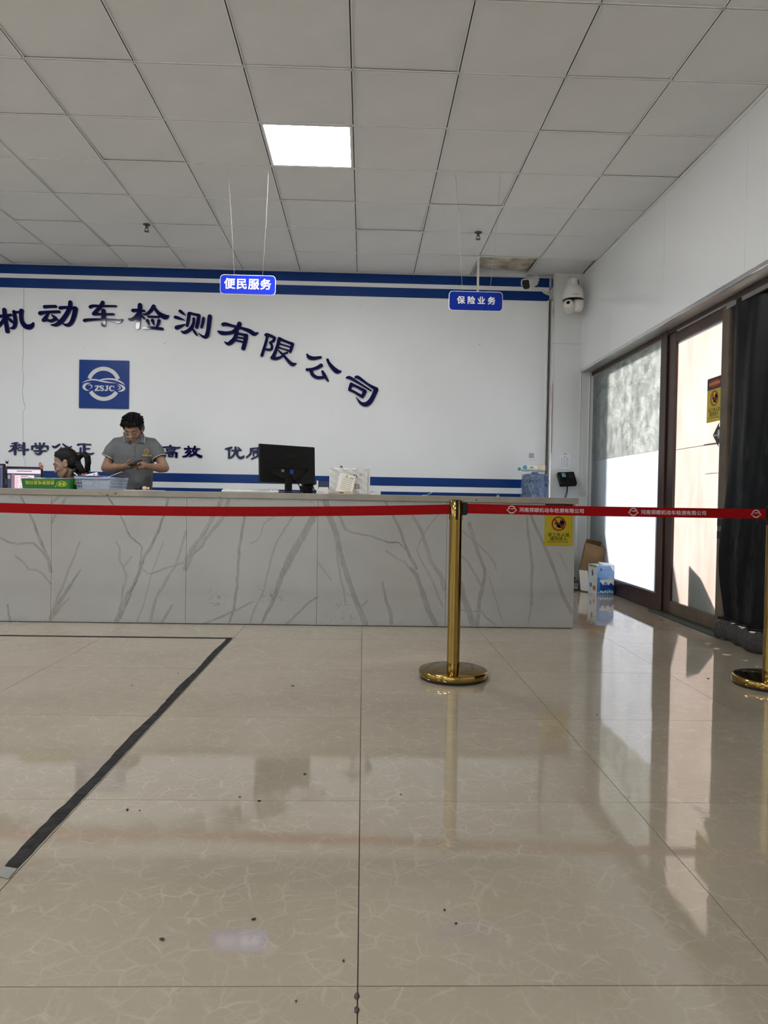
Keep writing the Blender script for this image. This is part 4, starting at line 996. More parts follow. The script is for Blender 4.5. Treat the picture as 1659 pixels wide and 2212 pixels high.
# ================================================================== black padded door curtain
m_curt = mat('black_padded_cloth', (0.003, 0.0035, 0.0045), 0.42, spec=0.2, var=0.3, vs=6, bump=0.25, bs=14)
m_weight = mat('speckled_weight', (0.035, 0.033, 0.03), 0.9, var=0.9, vs=160, bump=0.6, bs=220)
ct = thing('door_curtain', (2.36, 3.9, 0), 'black padded winter curtain hanging over the doorway on the right', 'curtain')
rows = []
NY, NZ = 90, 60
def cur(y, z):
    f = (4.64-y)
    x = 2.372+0.020*math.sin(f*13+z*1.1)+0.012*math.sin(f*29-z*2.4)+0.010*math.sin(z*7+f*4)*max(0, 1-z)
    x -= 0.03*math.exp(-((z-0.55)/0.4)**2)*(0.5+0.5*math.sin(f*9+1))
    # slanting creases gathered from the lower edge
    for k, (y0, sl) in enumerate(((4.55,.05),(4.45,.10),(4.36,.14),(4.27,.18),(4.18,.2),(4.05,.22))):
        dd = (y-(y0-sl*z)); x -= 0.016*math.exp(-(dd/0.009)**2)*math.exp(-((z-0.8)/0.8)**2)
    return x
mb = MB()
fr = []; bk = []
for j in range(NZ+1):
    z = 0.135+(2.19-0.135)*j/NZ
    yl = 4.64+0.018*math.sin(z*3.3)+0.03*(z-1.1)*0.3-0.035*max(0, (0.5-z))
    ys = [yl-(yl-2.7)*i/NY for i in range(NY+1)]
    fr.append([Vector((cur(y, z), y, z)) for y in ys]+[Vector((cur(y, z)+0.012, y, z)) for y in reversed(ys)])
mb.rings(fr); mb.build('cloth', m_curt, ct, smooth=True)
mb = MB(); rr = []
for i in range(NY+1):
    y = 4.665-(4.665-2.7)*i/NY; x = cur(y, 0.135)-0.012+0.006*math.sin(i*1.7)
    h = 0.130+0.006*math.sin(i*0.9)
    if i == 0: h *= 0.9
    rr.append([Vector((x+0.045*math.cos(a)*1.0+0.02, y, h*0.5+h*0.5*math.sin(a))) for a in [2*PI*k/14 for k in range(14)]])
mb.rings(rr); mb.build('hem_weight', m_weight, ct, smooth=True)
mb = MB(); mb.tube([Vector((cur(4.66-1.76*i/NY, 0.14)-0.006, 4.66-1.76*i/NY, 0.142+0.004*math.sin(i*.8))) for i in range(NY+1)], 0.010, 8); mb.build('hem_seam', m_curt, ct, smooth=True)
MB().box(2.350, 2.372, 2.7, 4.66, 2.165, 2.195).build('curtain_rail', mat('grey_rail', (0.22, 0.22, 0.22), 0.3, metal=0.5), ct, bevel=0.003)

# ================================================================== ceiling and wall fittings
for n, (px, py, lab) in enumerate(((317, 485, 'small pendent sprinkler head on the left of the ceiling'), (1033, 502, 'small pendent sprinkler head on the ceiling above the darker blue sign'))):
    p = at(px, py, 2, HC); v = (p.x, p.y, HC)
    t = thing('sprinkler_head', v, lab, 'sprinkler', 'ceiling sprinklers')
    m_sp = mat('sprinkler_metal', (0.10, 0.10, 0.10), 0.35, metal=0.7)
    MB().lathe([(0.0, 0.0), (0.034, 0.0), (0.032, -0.005), (0.024, -0.009), (0.012, -0.012), (0.012, -0.035), (0.0, -0.035)], v, 20).build('escutcheon', m_sp, t, smooth=True)
    mb = MB()
    for s_ in (-1, 1): mb.tube([(p.x+s_*.010, p.y, HC-.03), (p.x+s_*.018, p.y, HC-.045), (p.x+s_*.006, p.y, HC-.062)], 0.003, 6)
    mb.build('yoke', m_sp, t)
    MB().lathe([(0.0, -0.060), (0.022, -0.060), (0.022, -0.064), (0.0, -0.066)], v, 16).build('deflector', m_sp, t)

m_cam = mat('camera_housing', (0.70, 0.69, 0.66), 0.35, var=0.03)
# bullet camera on an arm from the corner
t = thing('security_camera', (1.98, 7.72, 3.11), 'off-white bullet security camera on an arm beside the corner pier', 'camera')
A = Vector((1.612, 7.30, 3.085)); B = Vector((1.762, 7.56, 3.205))
d_ = (B-A).normalized(); sx = d_.cross(Z).normalized(); uz = sx.cross(d_)
def fr_(P, pts): return [P+sx*a_+uz*b_ for a_, b_ in pts]
body = [(-.036,-.03),(-.022,-.048),(.022,-.048),(.036,-.03),(.036,.03),(.026,.044),(-.026,.044),(-.036,.03)]
hood = [(-.046,-.010),(-.046,.034),(-.034,.054),(.034,.054),(.046,.034),(.046,-.010),(.041,-.010),(.041,.032),(.031,.049),(-.031,.049),(-.041,.032),(-.041,-.010)]
mb = MB(); mb.rings([fr_(A+d_*.02, body), fr_(B, body)]); mb.build('body', m_cam, t)
mb = MB(); mb.rings([fr_(A-d_*.01, hood), fr_(B+d_*.012, hood)]); mb.build('sun_hood', m_cam, t)
mb = MB(); mb.rings([fr_(A+d_*.012, [(a_*.96, b_*.96) for a_, b_ in body]), fr_(A+d_*.0205, [(a_*.96, b_*.96) for a_, b_ in body])]); mb.build('front_window', m_black_pl, t)
mb = MB(); mb.tube([(1.985, 7.735, 3.11), (1.92, 7.66, 3.112), (1.80, 7.52, 3.108), (1.725, 7.47, 3.10)], [0.017, 0.013, 0.012, 0.016], 10)
mb.tube([(1.725, 7.47, 3.10), (1.72, 7.46, 3.12), (1.71, 7.455, 3.135)], 0.012, 8); mb.build('arm', m_cam, t, smooth=True)
MB().box(1.974, 1.985, 7.70, 7.77, 3.06, 3.16).build('mount_plate', m_cam, t, bevel=0.003)
mb = MB(); mb.tube([(1.79, 7.50, 3.125), (1.86, 7.57, 3.085), (1.94, 7.69, 3.095), (1.985, 7.74, 3.13)], 0.004, 6); mb.build('cable', m_cam, t)
# pan-tilt dome camera on a wall bracket on the pier
cx, cyy = 2.155, 7.43
t = thing('security_camera', (cx, cyy, 2.86), 'white pan-tilt dome security camera on a bracket on the pier', 'camera')
V_ = (cx, cyy, 0)
MB().box(cx-.055, cx+.055, 7.645, 7.66, 3.03, 3.25).build('mount_plate', m_cam, t, bevel=0.004)
mb = MB(); mb.tube([(cx, 7.65, 3.06), (cx, 7.60, 3.13), (cx, 7.53, 3.195), (cx, 7.46, 3.22), (cx, cyy, 3.205), (cx, cyy, 3.14)], [0.04, 0.045, 0.045, 0.046, 0.046, 0.045], 16)
mb.build('bracket', m_cam, t, smooth=True)
MB().lathe([(0.0, 3.165), (0.048, 3.165), (0.054, 3.150), (0.075, 3.135), (0.096, 3.105), (0.108, 3.065), (0.113, 3.03), (0.113, 3.012), (0.104, 3.005), (0.0, 3.005)], V_, 36).build('shroud', m_cam, t, smooth=True)
MB().lathe([(0.104, 3.006), (0.106, 3.003), (0.100, 2.996), (0.0, 2.996)], V_, 36).build('seam_ring', m_black_pl, t, smooth=True)
mb = MB()
mt = Matrix.Rotation(R_(0), 3, 'Z')
mb.lathe([(0.0, -0.055), (0.052, -0.052), (0.072, -0.03), (0.074, 0.0), (0.072, 0.03), (0.052, 0.052), (0.0, 0.055)], (cx+0.047, cyy, 2.955), 28, 'x'); 
mb.box(cx+0.01, cx+0.092, cyy-.05, cyy+.05, 2.955, 3.0)
mb.build('tilt_arm', m_cam, t, smooth=True)
mb = MB(); mt = Matrix.Rotation(R_(-24), 3, 'Z') @ Matrix.Rotation(R_(-18), 3, 'X')
mb.lathe([(0.0, -0.085), (0.036, -0.084), (0.050, -0.070), (0.056, -0.03), (0.058, 0.02), (0.05, 0.06), (0.0, 0.07)], (cx-.040, cyy-.005, 2.930), 24, 'y', mt)
mb.build('camera_head', m_cam, t, smooth=True)
mb = MB(); mb.lathe([(0.0, -0.0875), (0.018, -0.0875), (0.019, -0.084), (0.0, -0.083)], (cx-.040, cyy-.005, 2.930), 18, 'y', mt); mb.build('lens', m_black_pl, t)
mb = MB(); text(mb, 'HIKVISION', (cx-.034, cyy-.1155, 3.030), X, Z, 0.0125, None, 0.02); mb.build('lettering', m_black_pl, t, recalc=False)
mb = MB(); mb.tube([(cx+.01, 7.63, 3.30), (cx+.03, 7.50, 3.26), (cx+.045, 7.42, 3.21), (cx+.046, 7.395, 3.16)], 0.004, 6); mb.build('cable', m_black_pl, t)
t.location += Vector((-.018, 0, -.028))

# socket, posted paper, time clock on the pier
t = thing('wall_socket', (1.816, YB, 1.338), 'white square wall socket above the wrapped water bottle', 'socket')
MB().rbox(0,0.088, 0,0.088, 0,0.010, 0.006, 3, Matrix.Translation((1.772, YB, 1.336)) @ Matrix.Rotation(R_(90), 4, 'X')).build('plate', m_white_pl, t, bevel=0.001)
MB().box(1.788, 1.844, YB-.0125, YB-.0095, 1.352, 1.408).build('insert', mat('socket_grey', (0.45, 0.45, 0.44), 0.4), t, bevel=0.0015)
mb = MB()
for a_ in (-.008, .008): mb.box(1.816+a_-.0015, 1.816+a_+.0015, YB-.0131, YB-.0124, 1.37, 1.378)
mb.box(1.812, 1.82, YB-.0131, YB-.0124, 1.390, 1.393); mb.build('slots', m_black_pl, t)
m_paper = mat('paper_white', (0.78, 0.78, 0.77), 0.8, var=0.02)
m_ink = mat('grey_ink', (0.20, 0.21, 0.25), 0.8)
m_pale = mat('pale_print', (0.42, 0.44, 0.50), 0.8)
m_sleeve = mat('sleeve_paper', (0.72, 0.75, 0.80), 0.35)
t = thing('posted_sheet', (2.155, 7.658, 1.234), 'white printed sheet in a clear sleeve hung on the pier', 'paper')
MB().box(2.096, 2.213, 7.6555, 7.6585, 1.236, 1.392).build('sheet', m_sleeve, t)
mb = MB(); y_ = 7.6552
for r in range(22):
    z = 1.355-r*.0046
    for c0, c1 in ((2.108, 2.135), (2.139, 2.160), (2.165, 2.202)):
        if random.random() < .85: mb.box(c0, c0+(c1-c0)*random.uniform(.5, 1), y_, y_+.0006, z, z+.0026)
mb.box(2.135, 2.175, y_, y_+.0006, 1.366, 1.372); mb.build('printed_rows', m_pale, t)
mb = MB(); mb.tube([Vector((2.152+.012*math.cos(k), 7.653, 1.398+.006*math.sin(k))) for k in [2*PI*i/12 for i in range(12)]], 0.0015, 5, True); mb.build('hook', m_black_pl, t)
t = thing('attendance_terminal', (2.15, 7.56, 1.06), 'black attendance terminal with small lit screen on the pier', 'terminal')
mt = Matrix.Translation((2.152, 7.57, 1.125)) @ Matrix.Rotation(R_(-38), 4, 'X') @ Matrix.Rotation(R_(-4), 4, 'Y')
mb = MB(); mb.rbox(-.09, .09, -.028, .028, -.078, .078, .008, 3, mt); mb.build('case', m_black_pl, t, bevel=0.003)
mb = MB(); mb.box(-.052, -.012, -.0292, -.0275, .008, .062, mt); mb.build('screen', emit('lit_lcd', (0.10, 0.24, 0.25), 0.45), t)
mb = MB()
for r in range(4):
    for c_ in range(3): mb.box(.02+c_*.019, .034+c_*.019, -.0295, -.0275, .045-r*.018, .057-r*.018, mt)
mb.build('keys', mat('key_grey', (0.02, 0.02, 0.022), 0.5), t)
MB().box(2.12, 2.185, 7.58, 7.66, 1.09, 1.16).build('wall_mount', m_black_pl, t)
mb = MB(); mb.tube([(2.155, 7.56, 1.055), (2.158, 7.58, 1.0), (2.148, 7.62, 0.93), (2.13, 7.645, 0.86), (2.12, 7.65, 0.7)], 0.004, 6); mb.tube([(2.165, 7.57, 1.06), (2.168, 7.60, 0.98), (2.16, 7.64, 0.88), (2.15, 7.65, 0.7)], 0.0035, 6); mb.build('cable', m_black_pl, t)

# ================================================================== water bottle in its bag, sleeve of paper cups
m_bottle = mat('blue_bottle_plastic', (0.035, 0.085, 0.20), 0.12, var=0.08)
bx, by = 1.775, 7.42
cabz = 0.70
MBc = MB().box(bx-.17, bx+.17, by-.16, by+.20, 0.02, cabz); tag(MBc.build('side_cabinet', m_core, bevel=0.005), 'low cabinet under the wrapped water bottle, hidden by the counter', 'cabinet')
t = thing('water_bottle', (bx, by, cabz), 'large blue water bottle wrapped in a clear plastic bag', 'bottle')
prof = [(0.0, 0.0), (0.125, 0.0), (0.132, 0.01), (0.132, 0.10), (0.126, 0.115), (0.132, 0.13), (0.132, 0.23), (0.126, 0.245), (0.132, 0.26), (0.132, 0.36), (0.126, 0.375), (0.132, 0.39), (0.132, 0.44), (0.120, 0.462), (0.04, 0.472), (0.029, 0.474), (0.029, 0.485), (0.0, 0.486)]
MB().lathe([(r, cabz+h) for r, h in prof], (bx, by, 0), 40).build('bottle_body', m_bottle, t, smooth=True)
MB().lathe([(0.032, cabz+.46), (0.034, cabz+.462), (0.034, cabz+.487), (0.0, cabz+.49)], (bx, by, 0), 24).build('cap', mat('cap_blue', (0.08, 0.2, 0.5), 0.4), t, smooth=True)
m_bag = bpy.data.materials.new('clear_bag'); m_bag.use_nodes = True
n_, l_ = nodes(m_bag); b_ = n_['Principled BSDF']
tr_ = n_.new('ShaderNodeBsdfTransparent'); tr_.inputs['Color'].default_value = (0.93, 0.95, 0.97, 1); mx_ = n_.new('ShaderNodeMixShader')
b_.inputs['Base Color'].default_value = (0.75, 0.80, 0.86, 1); b_.inputs['Roughness'].default_value = 0.12
lw_ = n_.new('ShaderNodeTexNoise'); lw_.inputs['Scale'].default_value = 30; lw_.inputs['Detail'].default_value = 5
rp_ = n_.new('ShaderNodeMapRange'); rp_.inputs['From Min'].default_value = .45; rp_.inputs['From Max'].default_value = .75; rp_.inputs['To Min'].default_value = .05; rp_.inputs['To Max'].default_value = .32
l_.new(lw_.outputs['Fac'], rp_.inputs['Value']); l_.new(rp_.outputs['Result'], mx_.inputs['Fac']); l_.new(tr_.outputs[0], mx_.inputs[1]); l_.new(b_.outputs[0], mx_.inputs[2]); l_.new(mx_.outputs[0], n_['Material Output'].inputs['Surface'])
mb = MB(); rr = []
for j in range(22):
    h = 0.003+0.48*j/21
    r0 = 0.140-(0.10*max(0, (h-.455)/.03)**2 if h > .455 else 0)
    rr.append([Vector((bx+(r0+.007*math.sin(5*a_+h*22)+.005*math.sin(11*a_-h*40))*math.cos(a_), by+(r0+.007*math.sin(5*a_+h*22)+.005*math.sin(9*a_+h*31))*math.sin(a_), cabz+h)) for a_ in [2*PI*k/64 for k in range(64)]])
mb.rings(rr); mb.build('plastic_bag', m_bag, t, smooth=True)
t = thing('cup_sleeve', (1.76, by, cabz+.492), 'sleeve of paper cups in printed wrap lying on the water bottle', 'cups')
m_wrap = mat('cup_wrap', (0.72, 0.72, 0.68), 0.3, var=0.05); m_cup = mat('cream_paper', (0.66, 0.60, 0.48), 0.6); m_cyan = mat('cyan_print', (0.06, 0.35, 0.55), 0.4)
zc = cabz+.492+.037
y0_ = by-.03
mb = MB(); mb.lathe([(0.0, -.13), (.018, -.128), (.033, -.11), (.036, -.10), (.036, .055), (.034, .058)], (1.74, y0_, zc), 24, 'x'); mb.build('wrap', m_wrap, t, smooth=True)
for k in range(5):
    MB().lathe([(.030, -.03+.018*k+.04), (.036, .03+.018*k+.0), (.0385, .036+.018*k), (.036, .041+.018*k)], (1.755, y0_, zc), 20, 'x').build('paper_cup', m_cup, t, smooth=True)
mb = MB(); mb.ell((1.657, y0_-.0335, zc+.004), (.024, .004, .021)); mb.build('cyan_dot', m_cyan, t)
mb = MB(); mb.tube([(1.615, y0_, zc), (1.595, y0_-.01, zc-.018), (1.585, y0_-.012, zc-.02)], [.012, .016, .003], 6); mb.build('twisted_end', m_cyan, t)
mb = MB()
for k in range(3): mb.box(1.708+k*.012, 1.717+k*.012, y0_-.0375, y0_-.0355, zc-.006, zc+.012)
mb.build('wrap_print', m_ink, t)

# ================================================================== things on the counter
# monitor seen from behind
t = thing('monitor', (-0.545, 5.27, CT), 'black computer monitor seen from behind on the counter', 'monitor')
ang = R_(-33)       # left edge nearer the viewer
mc = Matrix.Translation((-0.550, 5.24, 1.124)) @ Matrix.Rotation(R_(37), 4, 'Z') @ Matrix.Rotation(R_(-3), 4, 'X')
m_mon = mat('monitor_black', (0.006, 0.0062, 0.0065), 0.42, var=0.12, vs=20, spec=0.3)
mb = MB(); mb.box(-.232, .232, .0, .022, -.137, .137, mc)
mb.build('screen_housing', m_mon, t, bevel=0.004)
mb = MB()
pts = [(-.17,-.03),(.17,-.03),(.13,-.075),(.06,-.105),(0,-.112),(-.06,-.105),(-.13,-.075)]
mb.prism([mc @ Vector((x, -.0005, z)) for x, z in pts], (mc.to_3x3() @ Vector((0, .003, 0)))); mb.build('port_recess', mat('recess_black', (0.004, 0.004, 0.004), 0.7), t)
mb = MB(); mb.rings([[mc @ Vector((x*1.0, -.0005, z)) for x, z in [(-.175,-.028),(.175,-.028),(.132,-.079),(.06,-.110),(0,-.117),(-.06,-.110),(-.132,-.079)]], [mc @ Vector((x*.93, -.010, z*.97-.001)) for x, z in [(-.175,-.028),(.175,-.028),(.132,-.079),(.06,-.110),(0,-.117),(-.06,-.110),(-.132,-.079)]]], cap=False); mb.build('recess_lip', m_mon, t)
mb = MB(); mb.box(.008, .033, -.018, -.0005, -.072, -.040, mc); mb.build('vga_plug', mat('plug_blue', (0.02, 0.05, 0.32), 0.4), t, bevel=0.002)
mb = MB(); mb.box(-.058, -.035, -.0014, -.0005, -.058, -.040, mc); mb.build('rating_label', mat('label_grey', (0.30, 0.30, 0.29), 0.6), t)
mb = MB(); text(mb, 'AOC', mc @ Vector((-.032, -.0009, .052)), (mc.to_3x3() @ X), (mc.to_3x3() @ Z), .030, None, 0.0, 1.25); mb.build('raised_lettering', mat('relief_black', (0.022, 0.022, 0.023), 0.3), t, recalc=False)
mb = MB()
for k in range(5): mb.box(-.222, -.212, -.0012, .0005, -.055-.018*k, -.051-.018*k, mc)
mb.build('vent_marks', mat('relief_black', (0.022,)*3, 0.3), t)
bp_ = mc @ Vector((0.0, .0, -.137))
mb = MB(); mb.rbox(-.026, .026, -.014, .014, CT+.012, CT+.115, .008, 3, Matrix.Translation((bp_.x, bp_.y-.004, 0)) @ Matrix.Rotation(R_(33), 4, 'Z')); mb.build('stand_neck', m_mon, t)
MB().lathe([(0.0, CT), (0.105, CT), (0.105, CT+.004), (0.085, CT+.010), (0.03, CT+.016), (0.0, CT+.016)], (bp_.x, bp_.y+.01, 0), 40).build('stand_base', m_mon, t, smooth=True)
mb = MB(); mb.tube([mc @ Vector((.02, -.012, -.072)), mc @ Vector((.035, -.03, -.105)), mc @ Vector((.075, -.03, -.16)), mc @ Vector((.10, -.01, -.20)), mc @ Vector((.13, .03, -.222))], [0.004]*5, 8)
mb.tube([mc @ Vector((.045, -.004, -.072)), mc @ Vector((.065, -.03, -.115)), mc @ Vector((.12, -.03, -.165)), mc @ Vector((.165, .0, -.200)), mc @ Vector((.19, .04, -.222))], [0.0035]*5, 8)
mb.ell(mc @ Vector((.087, -.03, -.168)), (.008, .008, .014)); mb.build('cable', m_black_pl, t, smooth=True)
# dark bundle behind the monitor's right corner
t = thing('cable_bundle', (-.40, 5.36, CT), 'tangled black cables and adapter under the right corner of the black monitor', 'cables')
mb = MB(); mb.rbox(-.04, .04, -.025, .025, 0, .075, .01, 3, Matrix.Translation((-.42, 5.40, CT)) @ Matrix.Rotation(R_(15), 4, 'Z')); mb.build('adapter', m_mon, t, bevel=0.004)
mb = MB()
for k in range(4):
    mb.tube([Vector((-.42+.03*k*math.cos(s_*.5)+.05*math.cos(s_+k), 5.36+.02*math.sin(s_*2+k), CT+.010+.03*(1+math.sin(s_+k)))) for s_ in [i*.5 for i in range(10)]], .0035, 6)
mb.build('cable_loops', m_black_pl, t, smooth=True)

# keyboard
m_kb = mat('keyboard_white', (0.76, 0.77, 0.76), 0.4, var=0.02)
p = at(482, 1060, 1, 5.18); p2 = at(603, 1060, 1, 5.18)
t = thing('keyboard', ((p.x+p2.x)/2, 5.18, CT), 'white computer keyboard lying on the counter left of the monitor', 'keyboard')
mt = Matrix.Translation((p.x, 5.12, CT)) @ Matrix.Rotation(R_(4), 4, 'Z')
Lk = p2.x-p.x
mb = MB(); mb.prism([mt @ Vector((0, 0, .002)), mt @ Vector((0, 0, .012)), mt @ Vector((0, .13, .022)), mt @ Vector((0, .13, .002))], mt.to_3x3() @ Vector((Lk, 0, 0))); mb.build('keyboard_case', m_kb, t, bevel=0.002)
for r in range(5):
    mb = MB()
    for k in range(21):
        x0 = .008+k*(Lk-.012)/21
        mb.box(x0, x0+.0145, .012+r*.023, .031+r*.023, .013+r*.0018, .0215+r*.0018, mt)
    mb.build('key_row', m_kb, t)

# small white devices and a box right of the monitor
t = thing('card_reader', (-.30, 5.22, CT), 'white box with a slanted dark-blue top beside the monitor', 'device')
p = at(684, 1060, 1, 5.22); p2 = at(712, 1060, 1, 5.22)
mb = MB(); mb.prism([(p.x, 5.20, CT), (p.x, 5.20, CT+.095), (p.x, 5.26, CT+.085), (p.x, 5.30, CT+.06), (p.x, 5.30, CT)], Vector((.012, 0, 0))); mb.build('side_plate', m_white_pl, t, bevel=0.001)
mb = MB(); mb.prism([(p.x+.012, 5.205, CT+.034), (p.x+.012, 5.205, CT+.090), (p.x+.012, 5.29, CT+.062), (p.x+.012, 5.29, CT+.034)], Vector((p2.x-p.x-.012, 0, 0)))
bm_ = mb; mb.build('dark_top', mat('dark_blue_plastic', (0.02, 0.035, 0.08), 0.4), t, bevel=0.003)
MB().box(p.x+.012, p2.x, 5.205, 5.29, CT, CT+.033).build('lower_body', m_white_pl, t)
t = thing('small_carton', (-.29, 5.12, CT), 'two small stacked white cartons in front of the dark-topped box', 'box')
p = at(685, 1060, 1, 5.10); p2 = at(711, 1060, 1, 5.10)
MB().box(p.x, p2.x-.004, 5.08, 5.14, CT, CT+.022).build('lower_carton', m_white_pl, t, bevel=0.001)
MB().box(p.x+.012, p2.x-.006, 5.085, 5.14, CT+.0225, CT+.046).build('upper_carton', m_white_pl, t, bevel=0.002)
mb = MB()
for k in range(5): mb.box(p.x+.008+k*.008, p.x+.014+k*.008, 5.0792, 5.0801, CT+.009, CT+.013)
mb.build('carton_print', m_ink, t)

# document tray wrapped in a plastic bag
m_rack = mat('rack_white', (0.74, 0.74, 0.72), 0.45, var=0.02)
m_sheetbag = mat('bagged_paper', (0.74, 0.74, 0.73), 0.22, var=0.05, vs=10, bump=0.9, bs=16)
p = at(711, 1060, 1, 5.20); p2 = at(799, 1060, 1, 5.20); zt = at(711, 1009, 1, 5.20).z
t = thing('document_stand', ((p.x+p2.x)/2, 5.21, CT), 'white document stand wrapped in crinkled plastic with black print', 'stand')
MB().box(p.x, p2.x, 5.235, 5.245, CT, zt).box(p.x, p.x+.006, 5.20, 5.235, CT, zt-.003).box(p2.x-.012, p2.x, 5.20, 5.235, CT, zt-.002).box(p.x, p2.x, 5.20, 5.235, CT, CT+.005).build('rack', m_rack, t, bevel=0.001)
rows = []
for j in range(15):
    z = CT+.004+(zt-CT-.014)*j/14; row = []
    for i in range(22):
        u_ = i/21; x = p.x+.004+(p2.x-p.x-.022)*u_
        row.append(Vector((x, 5.192+.006*math.sin(u_*17+j*.9)*math.sin(j*.7+u_*5)+.012*(1-j/14)*math.sin(u_*PI)*.3, z+.004*math.sin(i*1.3)*(j == 14))))
    rows.append(row)
back = [[q_+Vector((0, .012, 0)) for q_ in r] for r in rows]
mb = MB(); mb.rings([r+b_[::-1] for r, b_ in zip(rows, back)]); mb.build('plastic_wrap', m_sheetbag, t, smooth=True)
q0 = at(766, 1033, 1, 5.179)
mb = MB(); text(mb, '办', (q0.x-.016, 5.179, q0.z-.002), X, Z, .040, None, .0); text(mb, '”', (q0.x+.034, 5.179, q0.z), X, Z, .040, None, .0); mb.build('lettering', m_nblack, t, recalc=False); mb = MB()
text(mb, '窗口', (q0.x-.044, 5.179, q0.z-.075), X, Z, .040, 1.05, .0); mb.build('lettering', m_nblack, t, recalc=False)
mb = MB(); q1 = at(738, 1006, 1, 5.24); mb.prism([(q1.x-.014, 5.236, zt-.004), (q1.x-.006, 5.236, zt+.014), (q1.x, 5.236, zt+.012), (q1.x+.014, 5.236, zt-.004)], Vector((0, .014, 0))); mb.build('binder_clip', m_black_pl, t)
# desk calendar in front of it
p = at(727, 1063, 1, 5.10); p2 = at(757, 1063, 1, 5.10)
t = thing('desk_calendar', ((p.x+p2.x)/2, 5.09, CT), 'cream desk calendar card leaning in a small wooden base', 'calendar')
MB().box(p.x, p2.x, 5.065, 5.115, CT, CT+.020).build('wooden_base', mat('pale_wood', (0.62, 0.48, 0.31), 0.5, var=0.1), t, bevel=0.001)
m_card = mat('calendar_card', (0.80, 0.77, 0.66), 0.7, var=0.02)
mt = Matrix.Translation((p.x+.012, 5.088, CT+.018)) @ Matrix.Rotation(R_(4), 4, 'Y') @ Matrix.Rotation(R_(-10), 4, 'X')
mt = mt @ Matrix.Rotation(R_(8), 4, 'Y')
mb = MB(); mb.box(0, .098, 0, .0015, 0, .132, mt); mb.build('front_card', m_card, t)
mb = MB(); mb.box(-.018, .08, .004, .006, .0, .135, mt); mb.build('rear_card', m_paper, t)
mb = MB(); mb.box(.010, .088, -.0006, 0, .105, .107, mt); mb.box(.010, .088, -.0006, 0, .020, .022, mt)
for r in range(5):
    for c_ in range(7): mb.box(.011+c_*.0108, .016+c_*.0108, -.0006, 0, .032+r*.0145, .037+r*.0145, mt)
mb.box(.060, .086, -.0006, 0, .113, .118, mt); mb.build('calendar_print', m_ink, t)
mb = MB(); mb.prism([mt @ Vector((.035+.009*math.cos(k), -.0002, .120+.008*math.sin(k))) for k in [2*PI*i/14 for i in range(14)]], mt.to_3x3() @ Vector((0, -.0004, 0))); mb.build('green_logo', mat('print_green', (0.35, 0.45, 0.2), 0.7), t)
mb = MB()
for k in range(3): mb.box(p.x+.022+k*.010, p.x+.030+k*.010, 5.0642, 5.0651, CT+.006, CT+.013)
mb.build('base_print', m_nblack, t)
# low white tray right of the stand
p = at(799, 1062, 1, 5.18); p2 = at(822, 1062, 1, 5.18)
t = thing('paper_tray', ((p.x+p2.x)/2, 5.18, CT), 'low white plastic tray right of the document stand', 'tray')
MB().box(p.x, p2.x, 5.14, 5.26, CT, CT+.006).box(p.x, p2.x, 5.25, 5.26, CT+.006, CT+.026).box(p2.x-.010, p2.x, 5.14, 5.25, CT+.006, CT+.026).build('tray_body', m_white_pl, t, bevel=0.001)
MB().box(p.x+.002, p2.x-.012, 5.145, 5.245, CT+.0065, CT+.014).build('paper_pile', mat('bluish_paper', (0.55, 0.60, 0.68), 0.7), t)
# curled white strip, bulldog clip, small flat things on the right part of the counter
mb = MB(); rr = []
for k in range(10):
    s_ = k/9; q_ = at(912+22*s_, 1066, 1, 5.12); z = CT+.001+.035*max(0, s_-.25)**1.5
    rr.append([Vector((q_.x, 5.10, z)), Vector((q_.x, 5.115, z)), Vector((q_.x, 5.115, z+.002)), Vector((q_.x, 5.10, z+.002))])
mb.rings(rr); tag(mb.build('paper_strip', m_white_pl), 'curled white strip on the counter just left of the brass post', 'strip')
q_ = at(1076, 1068, 1, 5.10)
t = thing('bulldog_clip', (q_.x, 5.10, CT), 'tiny metal clip with ring on the counter right of the brass post', 'clip')
mb = MB(); mb.prism([(q_.x-.010, 5.09, CT), (q_.x-.004, 5.09, CT+.008), (q_.x+.004, 5.09, CT+.008), (q_.x+.010, 5.09, CT)], Vector((0, .03, 0))); mb.build('clip_jaw', mat('clip_steel', (0.45, 0.45, 0.43), 0.3, metal=0.8), t)
mb = MB(); mb.tube([Vector((q_.x+.008*math.cos(k), 5.10, CT+.018+.010*math.sin(k))) for k in [2*PI*i/14 for i in range(14)]], .0013, 6, True); mb.build('clip_ring', MATS['clip_steel'], t)
for k, (px, lab) in enumerate(((862, 'small pen lying flat near the middle of the counter top'),)):
    pass
# paper with stamp pad and eraser in front of the man
p = at(288, 1060, 1, 5.16); p2 = at(343, 1060, 1, 5.16)
mb = MB(); mb.prism([(p.x-.02, 5.02, CT+.0005), (p2.x, 5.04, CT+.0005), (p2.x+.02, 5.26, CT+.0005), (p.x, 5.28, CT+.0005)], Vector((0, 0, .003))); tag(mb.build('paper_sheet', m_paper), 'white sheets lying flat on the counter in front of the standing man', 'paper')
q_ = at(302, 1057, 1, 5.12)
t = thing('stamp', (q_.x, 5.12, CT), 'small black round stamp on the white sheets', 'stamp')
MB().lathe([(0, -.024), (.012, -.024), (.014, -.018), (.013, .012), (.010, .020), (0, .021)], (q_.x-.006, 5.12, CT+.0035+.0145), 18, 'x').build('barrel', m_black_pl, t, smooth=True)
MB().lathe([(.0145, -.006), (.0147, -.004), (.0145, .004)], (q_.x-.006, 5.12, CT+.0035+.0145), 18, 'x').build('grip_ring', MATS['key_grey'], t)
q_ = at(313, 1057, 1, 5.12)
t = thing('ink_bottle', (q_.x, 5.12, CT), 'small peach coloured bottle beside the black stamp', 'bottle')
